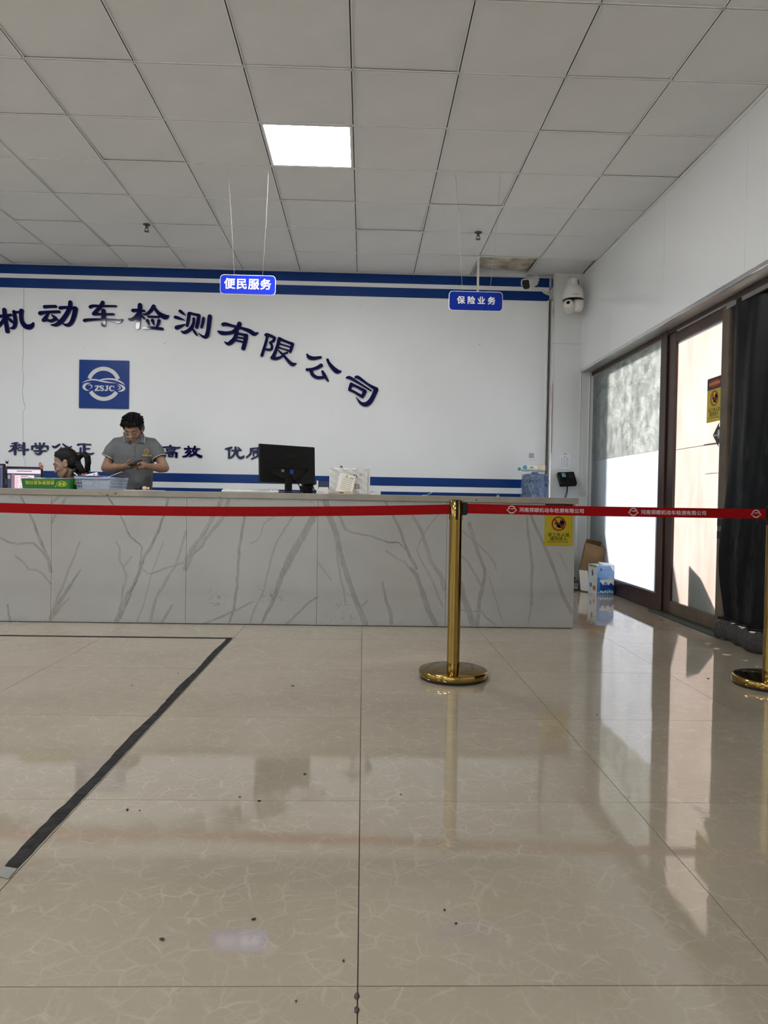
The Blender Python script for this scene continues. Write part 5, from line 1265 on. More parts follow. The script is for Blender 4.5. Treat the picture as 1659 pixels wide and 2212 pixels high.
MB().lathe([(0, -.014), (.011, -.014), (.013, -.009), (.013, .008), (.007, .012), (.006, .022), (0, .022)], (q_.x, 5.12, CT+.0035+.013), 16, 'x').build('bottle_body', mat('peach_plastic', (0.62, 0.38, 0.24), 0.4), t, smooth=True)
MB().lathe([(0, .020), (.0072, .0205), (.0072, .030), (0, .031)], (q_.x, 5.12, CT+.0035+.013), 16, 'x').build('cap', mat('cap_cream', (0.75, 0.62, 0.42), 0.4), t)

# light-blue basket with papers
m_bask = mat('basket_blue', (0.42, 0.50, 0.66), 0.35, var=0.04)
cb = at(241, 1058, 1, 5.10)
t = thing('plastic_basket', (cb.x-.05, 5.20, CT), 'pale blue latticed plastic basket full of papers on the counter', 'basket')
th = R_(-8)
BM = Matrix.Translation((cb.x, 5.05, CT)) @ Matrix.Rotation(th, 4, 'Z')
# local frame: front face runs along -x from the near corner, side face along +y
L_, W_, H_ = .236, .250, .086; fl_ = .012
def bpt(x, y, z):
    k = z/H_; cx_, cy_ = -L_/2, W_/2
    sx_ = 1+2*fl_*k/L_; sy_ = 1+2*fl_*k/W_
    return BM @ Vector((cx_+(x-cx_)*sx_, cy_+(y-cy_)*sy_, z))
mb = MB()
def wallq(p0, p1, z0, z1, tk=.0025):
    (xa, ya), (xb, yb) = p0, p1
    nx_, ny_ = (yb-ya), -(xb-xa); ln = math.hypot(nx_, ny_); nx_, ny_ = -nx_/ln*tk, -ny_/ln*tk
    q_ = [bpt(xa, ya, z0), bpt(xb, yb, z0), bpt(xb, yb, z1), bpt(xa, ya, z1)]
    r_ = [bpt(xa+nx_, ya+ny_, z0), bpt(xb+nx_, yb+ny_, z0), bpt(xb+nx_, yb+ny_, z1), bpt(xa+nx_, ya+ny_, z1)]
    mb.rings([q_, r_])
def lattice(pa, pb, n_):
    lerp = lambda s_: (pa[0]+(pb[0]-pa[0])*s_, pa[1]+(pb[1]-pa[1])*s_)
    for z0, z1 in ((0, .014), (.030, .037), (.053, .060), (.074, H_)): wallq(lerp(0), lerp(1), z0, z1)
    for k in range(n_+1):
        s_ = k/n_; a_ = max(0, s_-.13/n_); b_ = min(1, s_+.13/n_); wallq(lerp(a_), lerp(b_), .010, .078)
lattice((-L_, 0), (0, 0), 16); lattice((0, 0), (0, W_), 18); lattice((0, W_), (-L_, W_), 16); lattice((-L_, W_), (-L_, 0), 18)
mb.build('lattice_side', m_bask, t)
mb = MB(); mb.rings([[bpt(-L_, 0, .001), bpt(0, 0, .001), bpt(0, W_, .001), bpt(-L_, W_, .001)], [bpt(-L_, 0, .004), bpt(0, 0, .004), bpt(0, W_, .004), bpt(-L_, W_, .004)]]); mb.build('basket_floor', m_bask, t)
mb = MB(); mb.tube([bpt(-L_, 0, H_), bpt(0, 0, H_), bpt(0, W_, H_), bpt(-L_, W_, H_)], .004, 8, True); mb.build('rim', m_bask, t)
m_print = mat('printed_paper', (0.62, 0.68, 0.78), 0.6, var=0.15, vs=30)
mb = MB(); mb.rings([[bpt(-.006, .02, .006), bpt(-.006, W_-.03, .006), bpt(-.006, W_-.03, .080), bpt(-.006, .02, .080)], [bpt(-.010, .02, .006), bpt(-.010, W_-.03, .006), bpt(-.010, W_-.03, .080), bpt(-.010, .02, .080)]])
tag(mb.build('form_pad', m_print), 'printed forms standing inside the blue basket against its side', 'paper')
for k, (z, rz, dx, dy, m_, lab, cat_) in enumerate(((.062, 4, 0, 0, m_paper, 'stack of white papers filling the blue basket', 'paper'), (.090, -6, -.02, .01, mat('folder_navy', (0.015, 0.025, 0.10), 0.4), 'navy folder lying across the top of the blue basket', 'folder'), (.097, 5, -.03, .0, mat('grey_sheet', (0.5, 0.52, 0.56), 0.7), 'grey sheet on top of the navy folder', 'paper'))):
    mt = BM @ Matrix.Translation((-L_/2+dx, W_/2+dy, z)) @ Matrix.Rotation(R_(rz), 4, 'Z')
    hx, hy = (.095, .105) if k == 0 else (.108, .125) if k == 1 else (.08, .11)
    mb = MB(); mb.box(-hx, hx, -hy, hy, -.055 if k == 0 else 0, .006 if k < 2 else .0015, mt); tag(mb.build(('paper_stack', 'folder', 'paper_sheet')[k], m_), lab, cat_)
mt = BM @ Matrix.Translation((-.055, .10, .088)) @ Matrix.Rotation(R_(20), 4, 'Z') @ Matrix.Rotation(R_(-24), 4, 'Y')
mb = MB(); mb.box(0, .10, -.07, .05, 0, .002, mt); tag(mb.build('paper_sheet', m_paper), 'white sheet sticking up at the right end of the blue basket', 'paper')
mt = BM @ Matrix.Translation((-.02, .16, .080)) @ Matrix.Rotation(R_(25), 4, 'Z') @ Matrix.Rotation(R_(-30), 4, 'Y')
mb = MB(); mb.box(0, .09, -.05, .06, 0, .004, mt); tag(mb.build('folder', mat('folder_violet', (0.03, 0.03, 0.13), 0.4)), 'dark violet folder poking out behind the raised white sheet', 'folder')
mt = BM @ Matrix.Translation((-.20, .10, .0995)) @ Matrix.Rotation(R_(10), 4, 'Z')
mb = MB(); mb.prism([mt @ Vector(q_) for q_ in ((-.05, 0, 0), (.06, -.01, 0), (.055, .0, .024), (.045, .02, .026))], mt.to_3x3() @ Vector((0, .003, 0))); tag(mb.build('card', mat('mint_card', (0.62, 0.72, 0.72), 0.5)), 'pale mint card propped on the navy folder in the basket', 'card')
mb = MB()
for dx in (-.03, -.01, .05, .075): mb.ell(mt @ Vector((dx, -.05, .008)), (.008, .006, .006), None, 8, 6)
tag(mb.build('clips', mat('pink_plastic', (0.55, 0.14, 0.14), 0.5)), 'small pink clips lying on the papers in the basket', 'clips', None, 'stuff')

# green paper carton, its end flap, sheets inside
m_green = mat('carton_green', (0.006, 0.135, 0.012), 0.32, var=0.05)
m_cyel = mat('carton_yellow_print', (0.62, 0.62, 0.02), 0.5)
pl = at(47, 1057, 1, 5.03); pr = at(150, 1058, 1, 5.03)
t = thing('paper_carton', ((pl.x+pr.x)/2, 5.15, CT), 'open green copy-paper carton with upside-down yellow lettering', 'box')
Lg = pr.x-pl.x; Hg = .070
GM = Matrix.Translation((pl.x+.006, 5.03, CT)) @ Matrix.Rotation(R_(-3), 4, 'Z')
gp = lambda x, y, z: GM @ Vector((x-(.012*z/Hg if x < .01 else 0)+(.004*z/Hg if x > .3 else 0), y, z))
Dg = .19; Lg = .325
mb = MB()
mb.rings([[gp(0,0,0), gp(Lg,0,0), gp(Lg,0,Hg), gp(0,0,Hg)], [gp(0,.003,0), gp(Lg,.003,0), gp(Lg,.003,Hg), gp(0,.003,Hg)]]); mb.build('front_side', m_green, t)
mb = MB(); mb.rings([[gp(Lg,.003,0), gp(Lg,Dg,0), gp(Lg,Dg,Hg), gp(Lg,.003,Hg)], [gp(Lg-.003,.003,0), gp(Lg-.003,Dg,0), gp(Lg-.003,Dg,Hg), gp(Lg-.003,.003,Hg)]]); mb.build('end_side', m_green, t)
mb = MB(); mb.rings([[gp(0,Dg-.003,0), gp(Lg-.003,Dg-.003,0), gp(Lg-.003,Dg-.003,Hg-.01), gp(0,Dg-.003,Hg-.01)], [gp(0,Dg,0), gp(Lg-.003,Dg,0), gp(Lg-.003,Dg,Hg-.01), gp(0,Dg,Hg-.01)]]); mb.rings([[gp(0,.003,0), gp(.003,.003,0), gp(.003,.003,Hg), gp(0,.003,Hg)], [gp(0,Dg-.003,0), gp(.003,Dg-.003,0), gp(.003,Dg-.003,Hg), gp(0,Dg-.003,Hg)]]); mb.build('rear_side', m_green, t)
gu = GM.to_3x3() @ X; gn = GM.to_3x3() @ Vector((0, -1, 0))
mb = MB(); text(mb, '高级静电复印纸', gp(.222, -.0008, .036+.016), -gu, -Z, .0285, 1.03, .012)
text(mb, 'Advanced electrostatic copy paper', gp(.222, -.0008, .058+.005), -gu, -Z, .0082, None, .01, 1.25); mb.build('lettering', m_cyel, t, recalc=False)
oc = gp(.272, -.0008, .036)
mb = MB(); o1 = [oc+gu*(.036*math.cos(2*PI*k/28))+Z*(.0195*math.sin(2*PI*k/28)) for k in range(29)]; o2 = [oc+gu*(.0325*math.cos(2*PI*k/28))+Z*(.016*math.sin(2*PI*k/28)) for k in range(29)]
mb.sheet([o1, o2]); text(mb, '惠都', oc+gu*.026+Z*.0085, -gu, -Z, .0235, 1.08, .02); mb.prism([gp(.231+.004*math.cos(k), -.0008, .018+.004*math.sin(k)) for k in [2*PI*i/10 for i in range(10)]], gn*.0003); mb.build('oval_logo', m_cyel, t, recalc=False)
eu = GM.to_3x3() @ Y
mb = MB(); mb.prism([gp(Lg+.0045, .06, .035), gp(Lg+.0045, .09, .035), gp(Lg+.0045, .09, .055), gp(Lg+.0045, .06, .055)], GM.to_3x3() @ Vector((.0005, 0, 0))); text(mb, '纸', gp(Lg+.0055, .11, .018), eu, Z, .035, 1.0, .01); mb.build('end_print', m_cyel, t, recalc=False)
mb = MB(); mb.box(.006, Lg-.006, .006, Dg-.006, .002, Hg-.012, GM); tag(mb.build('paper_ream', m_paper), 'ream of white paper inside the green carton', 'paper')
mt = GM @ Matrix.Translation((.0, .0, Hg+.0005))
rows = []
for j in range(2):
    rows.append([mt @ Vector((.01+.012*k, .015+.18*j, .001+.0016*math.sin(k*.55)+.002*(k > 17)+.004*(j == 1))) for k in range(27)])
mb = MB(); mb.rings([rows[0]+[q_+Z*.002 for q_ in rows[0][::-1]], rows[1]+[q_+Z*.002 for q_ in rows[1][::-1]]]); tag(mb.build('paper_sheet', m_paper), 'loose white sheet lying over the top of the green carton', 'paper')
q_ = gp(Lg+.022, .15, 0)
t = thing('tape_roll', q_, 'roll of clear tape standing between green carton and blue basket', 'tape')
mb = MB(); mb.lathe([(.026, -.009), (.036, -.009), (.036, .009), (.026, .009), (.026, -.009)], (q_.x, q_.y, CT+.0365), 32, 'y', Matrix.Rotation(R_(-20), 3, 'Z')); mb.build('tape_winding', mat('clear_tape', (0.42, 0.42, 0.40), 0.15), t, smooth=True)
mb = MB(); mb.lathe([(.0235, -.009), (.026, -.009), (.026, .009), (.0235, .009), (.0235, -.009)], (q_.x, q_.y, CT+.0365), 32, 'y', Matrix.Rotation(R_(-20), 3, 'Z')); mb.build('core', m_paper, t)

# two monitors of the staff desk, screens seen
m_scr1 = emit('screen_blue', (0.10, 0.13, 0.30), 0.9); m_scr2 = emit('screen_dark', (0.055, 0.06, 0.12), 0.9); m_scr3 = emit('screen_page', (0.90, 0.70, 0.79), 0.95); m_scr4 = emit('screen_bar', (0.85, 0.72, 0.78), 0.9); m_scr5 = emit('screen_tint', (0.30, 0.18, 0.24), 0.9)
def desk_monitor(lab, px0, py0, px1, py1, yy, page, rz):
    a_ = at(px0, py0, 1, yy); b_ = at(px1, py1, 1, yy)
    w_ = (b_.x-a_.x)/math.cos(R_(rz)); z1 = (a_.z+b_.z)/2; z0 = z1-.32
    t = thing('monitor', ((a_.x+b_.x)/2, yy, .745), lab, 'monitor')
    mt = Matrix.Translation((a_.x, yy, z0)) @ Matrix.Rotation(R_(rz), 4, 'Z')
    mb = MB(); mb.box(0, w_, 0, .03, 0, .32, mt); mb.build('screen_housing', m_mon, t, bevel=.003)
    def pn(x0, x1, z0_, z1_, m_, nm, d=.0005): mb = MB(); mb.box(x0, x1, -d, .0002, z0_, z1_, mt); mb.build(nm, m_, t)
    if page:
        e2 = .008
        pn(e2, w_-e2, .018, .308, m_scr2, 'screen', .0004)
        pn(e2, w_-e2, .268, .298, m_scr4, 'title_bar', .0007)
        pn(e2+.055, w_-.055, .018, .255, m_scr3, 'page', .0007)
        pn(e2+.030, e2+.055, .018, .262, m_scr5, 'side_strip', .0006)
        mb = MB()
        for r in range(16):
            for c_ in range(4):
                if random.random() < .8:
                    x0 = e2+.062+c_*(w_-.14)/4; mb.box(x0, x0+random.uniform(.4, .95)*(w_-.15)/4, -.001, -.0006, .238-r*.0135, .2405-r*.0135, mt)
        mb.box(e2+.10, w_-.10, -.001, -.0006, .244, .249, mt); mb.build('page_print', mat('screen_ink', (0.25, 0.14, 0.20), 0.6), t)
        pn(e2+.003, e2+.022, .225, .255, m_paper, 'sidebar_icon', .0008)
        mb = MB(); mb.box(w_*.3, w_*.72, -.001, -.0006, .283, .289, mt); mb.build('title_print', MATS['screen_ink'], t)
    else:
        pn(.01, w_-.012, .018, .308, m_scr1, 'screen', .0004); pn(.01, w_-.012, .292, .300, m_scr5, 'title_bar', .0007); pn(w_-.05, w_-.018, .05, .292, m_scr2, 'side_strip', .0007)
    mb = MB(); mb.box(w_/2-.03, w_/2+.03, .03, .05, -.10, .12, mt); mb.build('stand_neck', m_mon, t)
    c0 = mt @ Vector((w_/2, .05, 0)); MB().lathe([(0, .745), (.10, .745), (.10, .755), (.02, .765), (0, .765)], (c0.x, c0.y, 0), 28).build('stand_base', m_mon, t, smooth=True)
    return t, mt, w_, z1
desk_monitor('screen with blue window cut off by the left edge of the view', -60, 999, 12.5, 1004, 5.50, False, -6)
_, mt2, w2_, zt2 = desk_monitor('screen showing a pink form behind the green carton', 13.5, 1005.5, 88, 1010.5, 5.56, True, 4)
# a dark cat-eared figure and a pink heart ornament clipped on the screens
q_ = at(15, 1003, 1, 5.50)
t = thing('screen_ornament', q_, 'small dark cat-eared ornament on the corner where the two screens meet', 'ornament')
mb = MB(); mb.ell(q_+Vector((0, .0, .012)), (.010, .008, .010), None, 12, 8)
for s_ in (-1, 1): mb.cap(q_+Vector((s_*.006, 0, .018)), .004, q_+Vector((s_*.013, 0, .030)), .001, 8)
mb.build('cat_head', m_black_pl, t, smooth=True)
mb = MB(); mb.ell(q_+Vector((0, -.004, -.006)), (.008, .006, .012), None, 10, 8); mb.build('white_body', m_paper, t, smooth=True)
q_ = at(88, 1008, 1, 5.54)
t = thing('screen_ornament', q_, 'small pink looped ornament on the right corner of the pink screen', 'ornament')
mb = MB()
for dx, dz, r in ((-.004, .016, .011), (.010, -.002, .010), (.004, .004, .008)):
    mb.tube([q_+Vector((dx+r*.7*math.cos(k), 0, dz+r*1.3*math.sin(k))) for k in [2*PI*i/14 for i in range(14)]], .0042, 8, True)
mb.build('pink_loops', mat('salmon_plastic', (0.48, 0.16, 0.12), 0.4), t, smooth=True)

# ================================================================== boxes in the corner by the partition
m_card_b = mat('brown_cardboard', (0.19, 0.115, 0.055), 0.85, var=0.12, vs=9)
t = thing('cardboard_box', (2.30, 7.3, 0), 'tall brown cardboard box leaning in the corner behind the blue carton', 'box')
mt = Matrix.Translation((2.175, 7.22, 0.0)) @ Matrix.Rotation(R_(-14), 4, 'Z') @ Matrix.Rotation(R_(10), 4, 'Y')
mb = MB(); mb.box(0, .205, 0, .17, .0, .46, mt); mb.build('box_body', m_card_b, t, bevel=.003)
mb = MB(); mb.prism([mt @ Vector(q_) for q_ in ((.0, .17, .455), (.205, .17, .455), (.205, .12, .515), (.01, .12, .520))], mt.to_3x3() @ Vector((0, .004, 0))); mb.build('flap', m_card_b, t)
mb = MB(); mb.prism([mt @ Vector(q_) for q_ in ((.0, .0, .455), (.20, .0, .455), (.20, .05, .475), (.0, .05, .48))], mt.to_3x3() @ Vector((0, .004, 0))); mb.build('flap', m_card_b, t)
mb = MB(); mb.stroke([(.05, .16, .008), (.06, .20, .01)], mt @ Vector((0, -.0005, 0)), mt.to_3x3() @ X, mt.to_3x3() @ Z, mt.to_3x3() @ Vector((0, -1, 0)), .0005)
text(mb, '上', mt @ Vector((.04, -.001, .13)), mt.to_3x3() @ X, mt.to_3x3() @ Z, .05, 1, .03); mb.build('box_print', m_nblack, t, recalc=False)
# printed blue-white carton
m_cb = mat('carton_sky_blue', (0.17, 0.33, 0.60), 0.3, var=0.18, vs=6); m_cw = mat('carton_white', (0.66, 0.70, 0.76), 0.3, var=0.06, vs=6)
m_cd = mat('carton_deep_blue', (0.015, 0.06, 0.24), 0.3, var=0.2, vs=14); m_cm = mat('carton_mid_blue', (0.05, 0.20, 0.48), 0.3, var=0.1); m_co = mat('carton_orange', (0.55, 0.16, 0.03), 0.4); m_cp = mat('carton_purple', (0.06, 0.03, 0.25), 0.4); m_cr = mat('carton_pink', (0.40, 0.12, 0.25), 0.4)
near = at(1289, 1286, 2, 0); rgt = at(1334, 1285, 2, 0); lft = at(1260.5, 1276, 2, 0)
t = thing('blue_carton', (near.x, near.y+.1, 0), 'blue and white printed carton with mountain picture on the floor by the partition', 'box')
ux = Vector((2.412-near.x, .03, 0)); Wc = ux.length; ux.normalize(); uy = Vector((lft.x-near.x, .20, 0)); Dc = uy.length; uy.normalize(); Hc = .285
bp3 = lambda s_, d_, z: Vector((near.x, near.y, 0))+ux*s_+uy*d_+Z*z
mb = MB(); mb.rings([[bp3(0,0,.001), bp3(Wc,0,.001), bp3(Wc,Dc,.001), bp3(0,Dc,.001)], [bp3(0,0,Hc), bp3(Wc,0,Hc), bp3(Wc,Dc,Hc), bp3(0,Dc,Hc)]]); mb.build('box_body', m_cw, t, bevel=.002)
nf = ux.cross(Z).normalized(); nf = nf if nf.y < 0 else -nf; ns = uy.cross(Z).normalized(); ns = ns if ns.x < 0 else -ns
def fp(pts, m_, nm, k=1, face='f'):
    mb = MB(); n_ = nf if face == 'f' else ns
    P_ = (lambda s_, z: bp3(s_*Wc, 0, z*Hc)) if face == 'f' else (lambda s_, z: bp3(0, s_*Dc, z*Hc))
    mb.prism([P_(*q_)+n_*(.0006*(k-1)+.0002) for q_ in pts], n_*.0006); mb.build(nm, m_, t)
circ = lambda cx_, cz_, r, asp=1.0, n_=16: [(cx_+r*math.cos(2*PI*i/n_), cz_+r*asp*math.sin(2*PI*i/n_)) for i in range(n_)]
fp([(0.0,.52),(1,.52),(1,.99),(0,.99)], m_cb, 'sky_print', 1)
fp([(0.0,.02),(1,.02),(1,.30),(.8,.42),(.66,.33),(.5,.47),(.34,.34),(.2,.45),(0,.36)], m_cd, 'mountain_print', 2)
fp([(.30,.52),(.52,.54),(.72,.60),(1,.60),(1,.52),(.9,.44),(.8,.42),(.66,.33),(.5,.47),(.34,.34)], m_cw, 'snow_print', 1)
fp([(0,.02),(1,.02),(1,.16),(.7,.22),(.4,.14),(0,.2)], m_cm, 'lake_print', 3)
for k in range(7): fp(circ(.10+.13*k, .10+.02*(k%2), .05, .9, 10), m_cw, 'splash_print', 4)
fp([(-.0,.10),(.16,.10),(.16,.55),(.13,.60),(.03,.60),(.0,.55)], m_cm, 'bottle_print', 5)
fp(circ(.22, .86, .055, 1.0, 6), m_cp, 'logo_print', 2)
fp([(.36,.83),(.84,.85),(.84,.88),(.36,.86)], m_cr, 'red_script_print', 2)
fp([(.74,.99),(1,.99),(1,.78),(.86,.86)], m_cw, 'sunburst_print', 2)
for k in range(4): fp([(.36,.50-.05*k),(.36+.42-.06*k,.50-.05*k),(.36+.42-.06*k,.515-.05*k),(.36,.515-.05*k)], m_cw, 'text_line_print', 5)
fp([(.0,.0),(1,.0),(1,1),(0,1)], m_cw, 'side_print', 1, 's')
fp(circ(.30,.22,.16,.55), m_co, 'orange_print', 2, 's'); fp(circ(.68,.30,.12,.7), m_cm, 'blue_drop_print', 2, 's'); fp([(.55,.60),(.62,.75),(.45,.78),(.40,.66)], m_cd, 'balloon_print', 2, 's'); fp([(.45,.78),(.62,.75),(.58,.84),(.46,.85)], m_co, 'balloon_top_print', 2, 's'); fp([(.1,.92),(.9,.92),(.9,.99),(.1,.99)], mat('carton_green_print', (0.10, 0.30, 0.12), 0.5), 'green_print', 2, 's')
mb = MB(); mb.rings([[bp3(Wc*.3,Dc*.02,Hc+.001), bp3(Wc*.98,Dc*.02,Hc+.001), bp3(Wc*.98,Dc*.5,Hc+.010), bp3(Wc*.3,Dc*.5,Hc+.022)], [bp3(Wc*.3,Dc*.02,Hc+.004), bp3(Wc*.98,Dc*.02,Hc+.004), bp3(Wc*.98,Dc*.5,Hc+.013), bp3(Wc*.3,Dc*.5,Hc+.025)]]); mb.build('top_flap', m_cw, t)
# leaflets and dark bag on a low carton left of them
q_ = at(1244, 1268, 2, 0)
t = thing('low_carton', (2.16, 7.22, 0), 'low dark carton half hidden by the counter end', 'box')
mb = MB(); mt = Matrix.Translation((1.955, 7.11, 0)) @ Matrix.Rotation(R_(-8), 4, 'Z'); mb.box(0, .215, 0, .20, 0.001, .085, mt); mb.build('box_body', mat('carton_charcoal', (0.05, 0.05, 0.055), 0.6, var=.3), t, bevel=.002)
mb = MB(); mb.box(.10, .20, -.0008, 0, .02, .075, mt); mb.build('grey_label', mat('label_pale', (0.22, 0.22, 0.23), 0.6, var=.4, vs=40), t)
t = thing('plastic_bag', (2.08, 7.2, .085), 'crumpled black plastic bag on the low carton by the counter end', 'bag')
mb = MB(); mb.ell((2.055, 7.19, .121), (.10, .07, .034), None, 20, 12)
for v_ in mb.bm.verts: v_.co += Vector((.012*math.sin(v_.co.x*70+v_.co.z*50), .01*math.sin(v_.co.z*90), .007*math.sin(v_.co.x*90)))
mb.build('bag_film', mat('black_film', (0.01, 0.011, 0.015), 0.25), t, smooth=True)
mb = MB(); mt = Matrix.Translation((2.075, 7.16, .158)) @ Matrix.Rotation(R_(-12), 4, 'Z') @ Matrix.Rotation(R_(14), 4, 'Y'); mb.box(-.06, .055, -.04, .05, 0, .004, mt); tag(mb.build('leaflet', m_paper), 'white leaflet on top of the crumpled black bag', 'paper')
mb = MB(); mt = Matrix.Translation((2.168, 7.035, .13)) @ Matrix.Rotation(R_(-58), 4, 'Z') @ Matrix.Rotation(R_(8), 4, 'X'); mb.box(-.02, .085, -.002, .002, -.12, .085, mt); tag(mb.build('leaflet', m_paper), 'white leaflet standing against the left side of the blue carton', 'paper')

# ================================================================== tape on the floor, crumbs
m_tape = mat('black_floor_tape', (0.017, 0.017, 0.017), 0.6, var=0.5, vs=26, bump=0.3, bs=50, spec=0.15)
t = thing('floor_tape', (-1.3, 3.2, 0), 'black adhesive tape marking a corner on the beige floor tiles', 'tape')
rows = []
for i in range(80):
    y = 1.665+(4.472-1.665)*i/79
    x0 = -.838+.004*math.sin(y*9)+random.uniform(-.0022, .0022); x1 = -.801+random.uniform(-.0016, .0016)
    rows.append([Vector((x0, y, .0012)), Vector((x1, y, .0012)), Vector((x1, y, .0002)), Vector((x0, y, .0002))])
mb = MB(); mb.rings(rows); mb.build('long_strip', m_tape, t)
rows = []
for i in range(90):
    x = -4.6+(-.801+4.6)*i/89; rows.append([Vector((x, 4.472+.012*(x+.8)*-.12, .0010)), Vector((x, 4.506+.012*(x+.8)*-.12, .0010)), Vector((x, 4.506+.012*(x+.8)*-.12, .0002)), Vector((x, 4.472+.012*(x+.8)*-.12, .0002))])
mb = MB(); mb.rings(rows); mb.build('cross_strip', m_tape, t)
mb = MB(); mb.prism([(-.84, 1.672, .0013), (-.80, 1.655, .0013), (-.80, 1.70, .0013), (-.835, 1.71, .0013)], Vector((0, 0, .0012))); mb.build('torn_end', mat('tape_underside', (0.2, 0.2, 0.19), 0.5), t)
m_crumb = mat('dark_crumb', (0.03, 0.022, 0.018), 0.9, var=.3)
for k, (px, py, r) in enumerate(((632,1482,.008),(658,1673,.006),(275,1750,.006),(518,1722,.004),(302,1752,.003),(548,1987,.005),(350,2030,.006),(560,1731,.006),(285,1481,.005),(1290,1545,.004),(960,1967,.004),(866,1717,.003),(985,1996,.003),(384,1455,.004),(640,2164,.002),(742,2077,.003),(1530,1466,.007))):
    p = at(px, py, 2, 0); mb = MB()
    mb.ell((p.x, p.y, .0018), (r, r*.6, .0018), Matrix.Rotation(random.random()*3, 3, 'Z'), 8, 5)
    for v_ in mb.bm.verts: v_.co += Vector((random.uniform(-.001, .001), random.uniform(-.001, .001), 0))
    o = mb.build('floor_crumb', m_crumb); tag(o, 'tiny dark crumb lying on the beige floor tiles', 'debris', 'crumbs scattered on the floor')
for k, (py, r, lab) in enumerate(((2152, .006, 'black gum spot on the tile joint, the farther of two'), (2182, .0055, 'black gum spot on the tile joint, the nearer of two'))):
    p = at(771, py, 2, 0); mb = MB(); mb.ell((p.x, p.y, .0006), (r*.75, r*1.5, .0012), None, 12, 6)
    for v_ in mb.bm.verts: v_.co += Vector((random.uniform(-.0012, .0012), random.uniform(-.0012, .0012), 0))
    tag(mb.build('gum_spot', m_nblack), lab, 'stain', 'gum spots on the floor joint')
# ================================================================== the two people behind the counter
def skin_mat(name, col):
    m = mat(name, col, 0.48, var=0.10, vs=14, bump=0.05, bs=120)
    m.node_tree.nodes['Principled BSDF'].inputs['Subsurface Weight'].default_value = 0.08
    m.node_tree.nodes['Principled BSDF'].inputs['Subsurface Radius'].default_value = (0.01, 0.004, 0.002)
    return m
m_skin1 = skin_mat('skin_tan', (0.27, 0.155, 0.10))
m_skin2 = skin_mat('skin_fair', (0.30, 0.185, 0.130))
m_lip = mat('lips', (0.26, 0.10, 0.08), 0.4)
m_hair = mat('black_hair', (0.0035, 0.0032, 0.0032), 0.5, spec=0.22, var=0.5, vs=60, bump=0.5, bs=160, stretch=(1, 1, 0.25))
m_shirt = mat('grey_polo_knit', (0.115, 0.122, 0.130), 0.85, var=0.08, vs=7, bump=0.25, bs=22)
m_shirt2 = mat('grey_rib', (0.095, 0.10, 0.108), 0.9, var=0.06)
m_trou = mat('dark_trousers', (0.02, 0.022, 0.028), 0.8)
m_pip = mat('white_piping', (0.70, 0.70, 0.70), 0.7)
m_gold = mat('gold_embroidery', (0.50, 0.33, 0.05), 0.5)
m_eye = mat('eye_white', (0.5, 0.48, 0.45), 0.2); m_iris = mat('dark_iris', (0.01, 0.008, 0.006), 0.15)

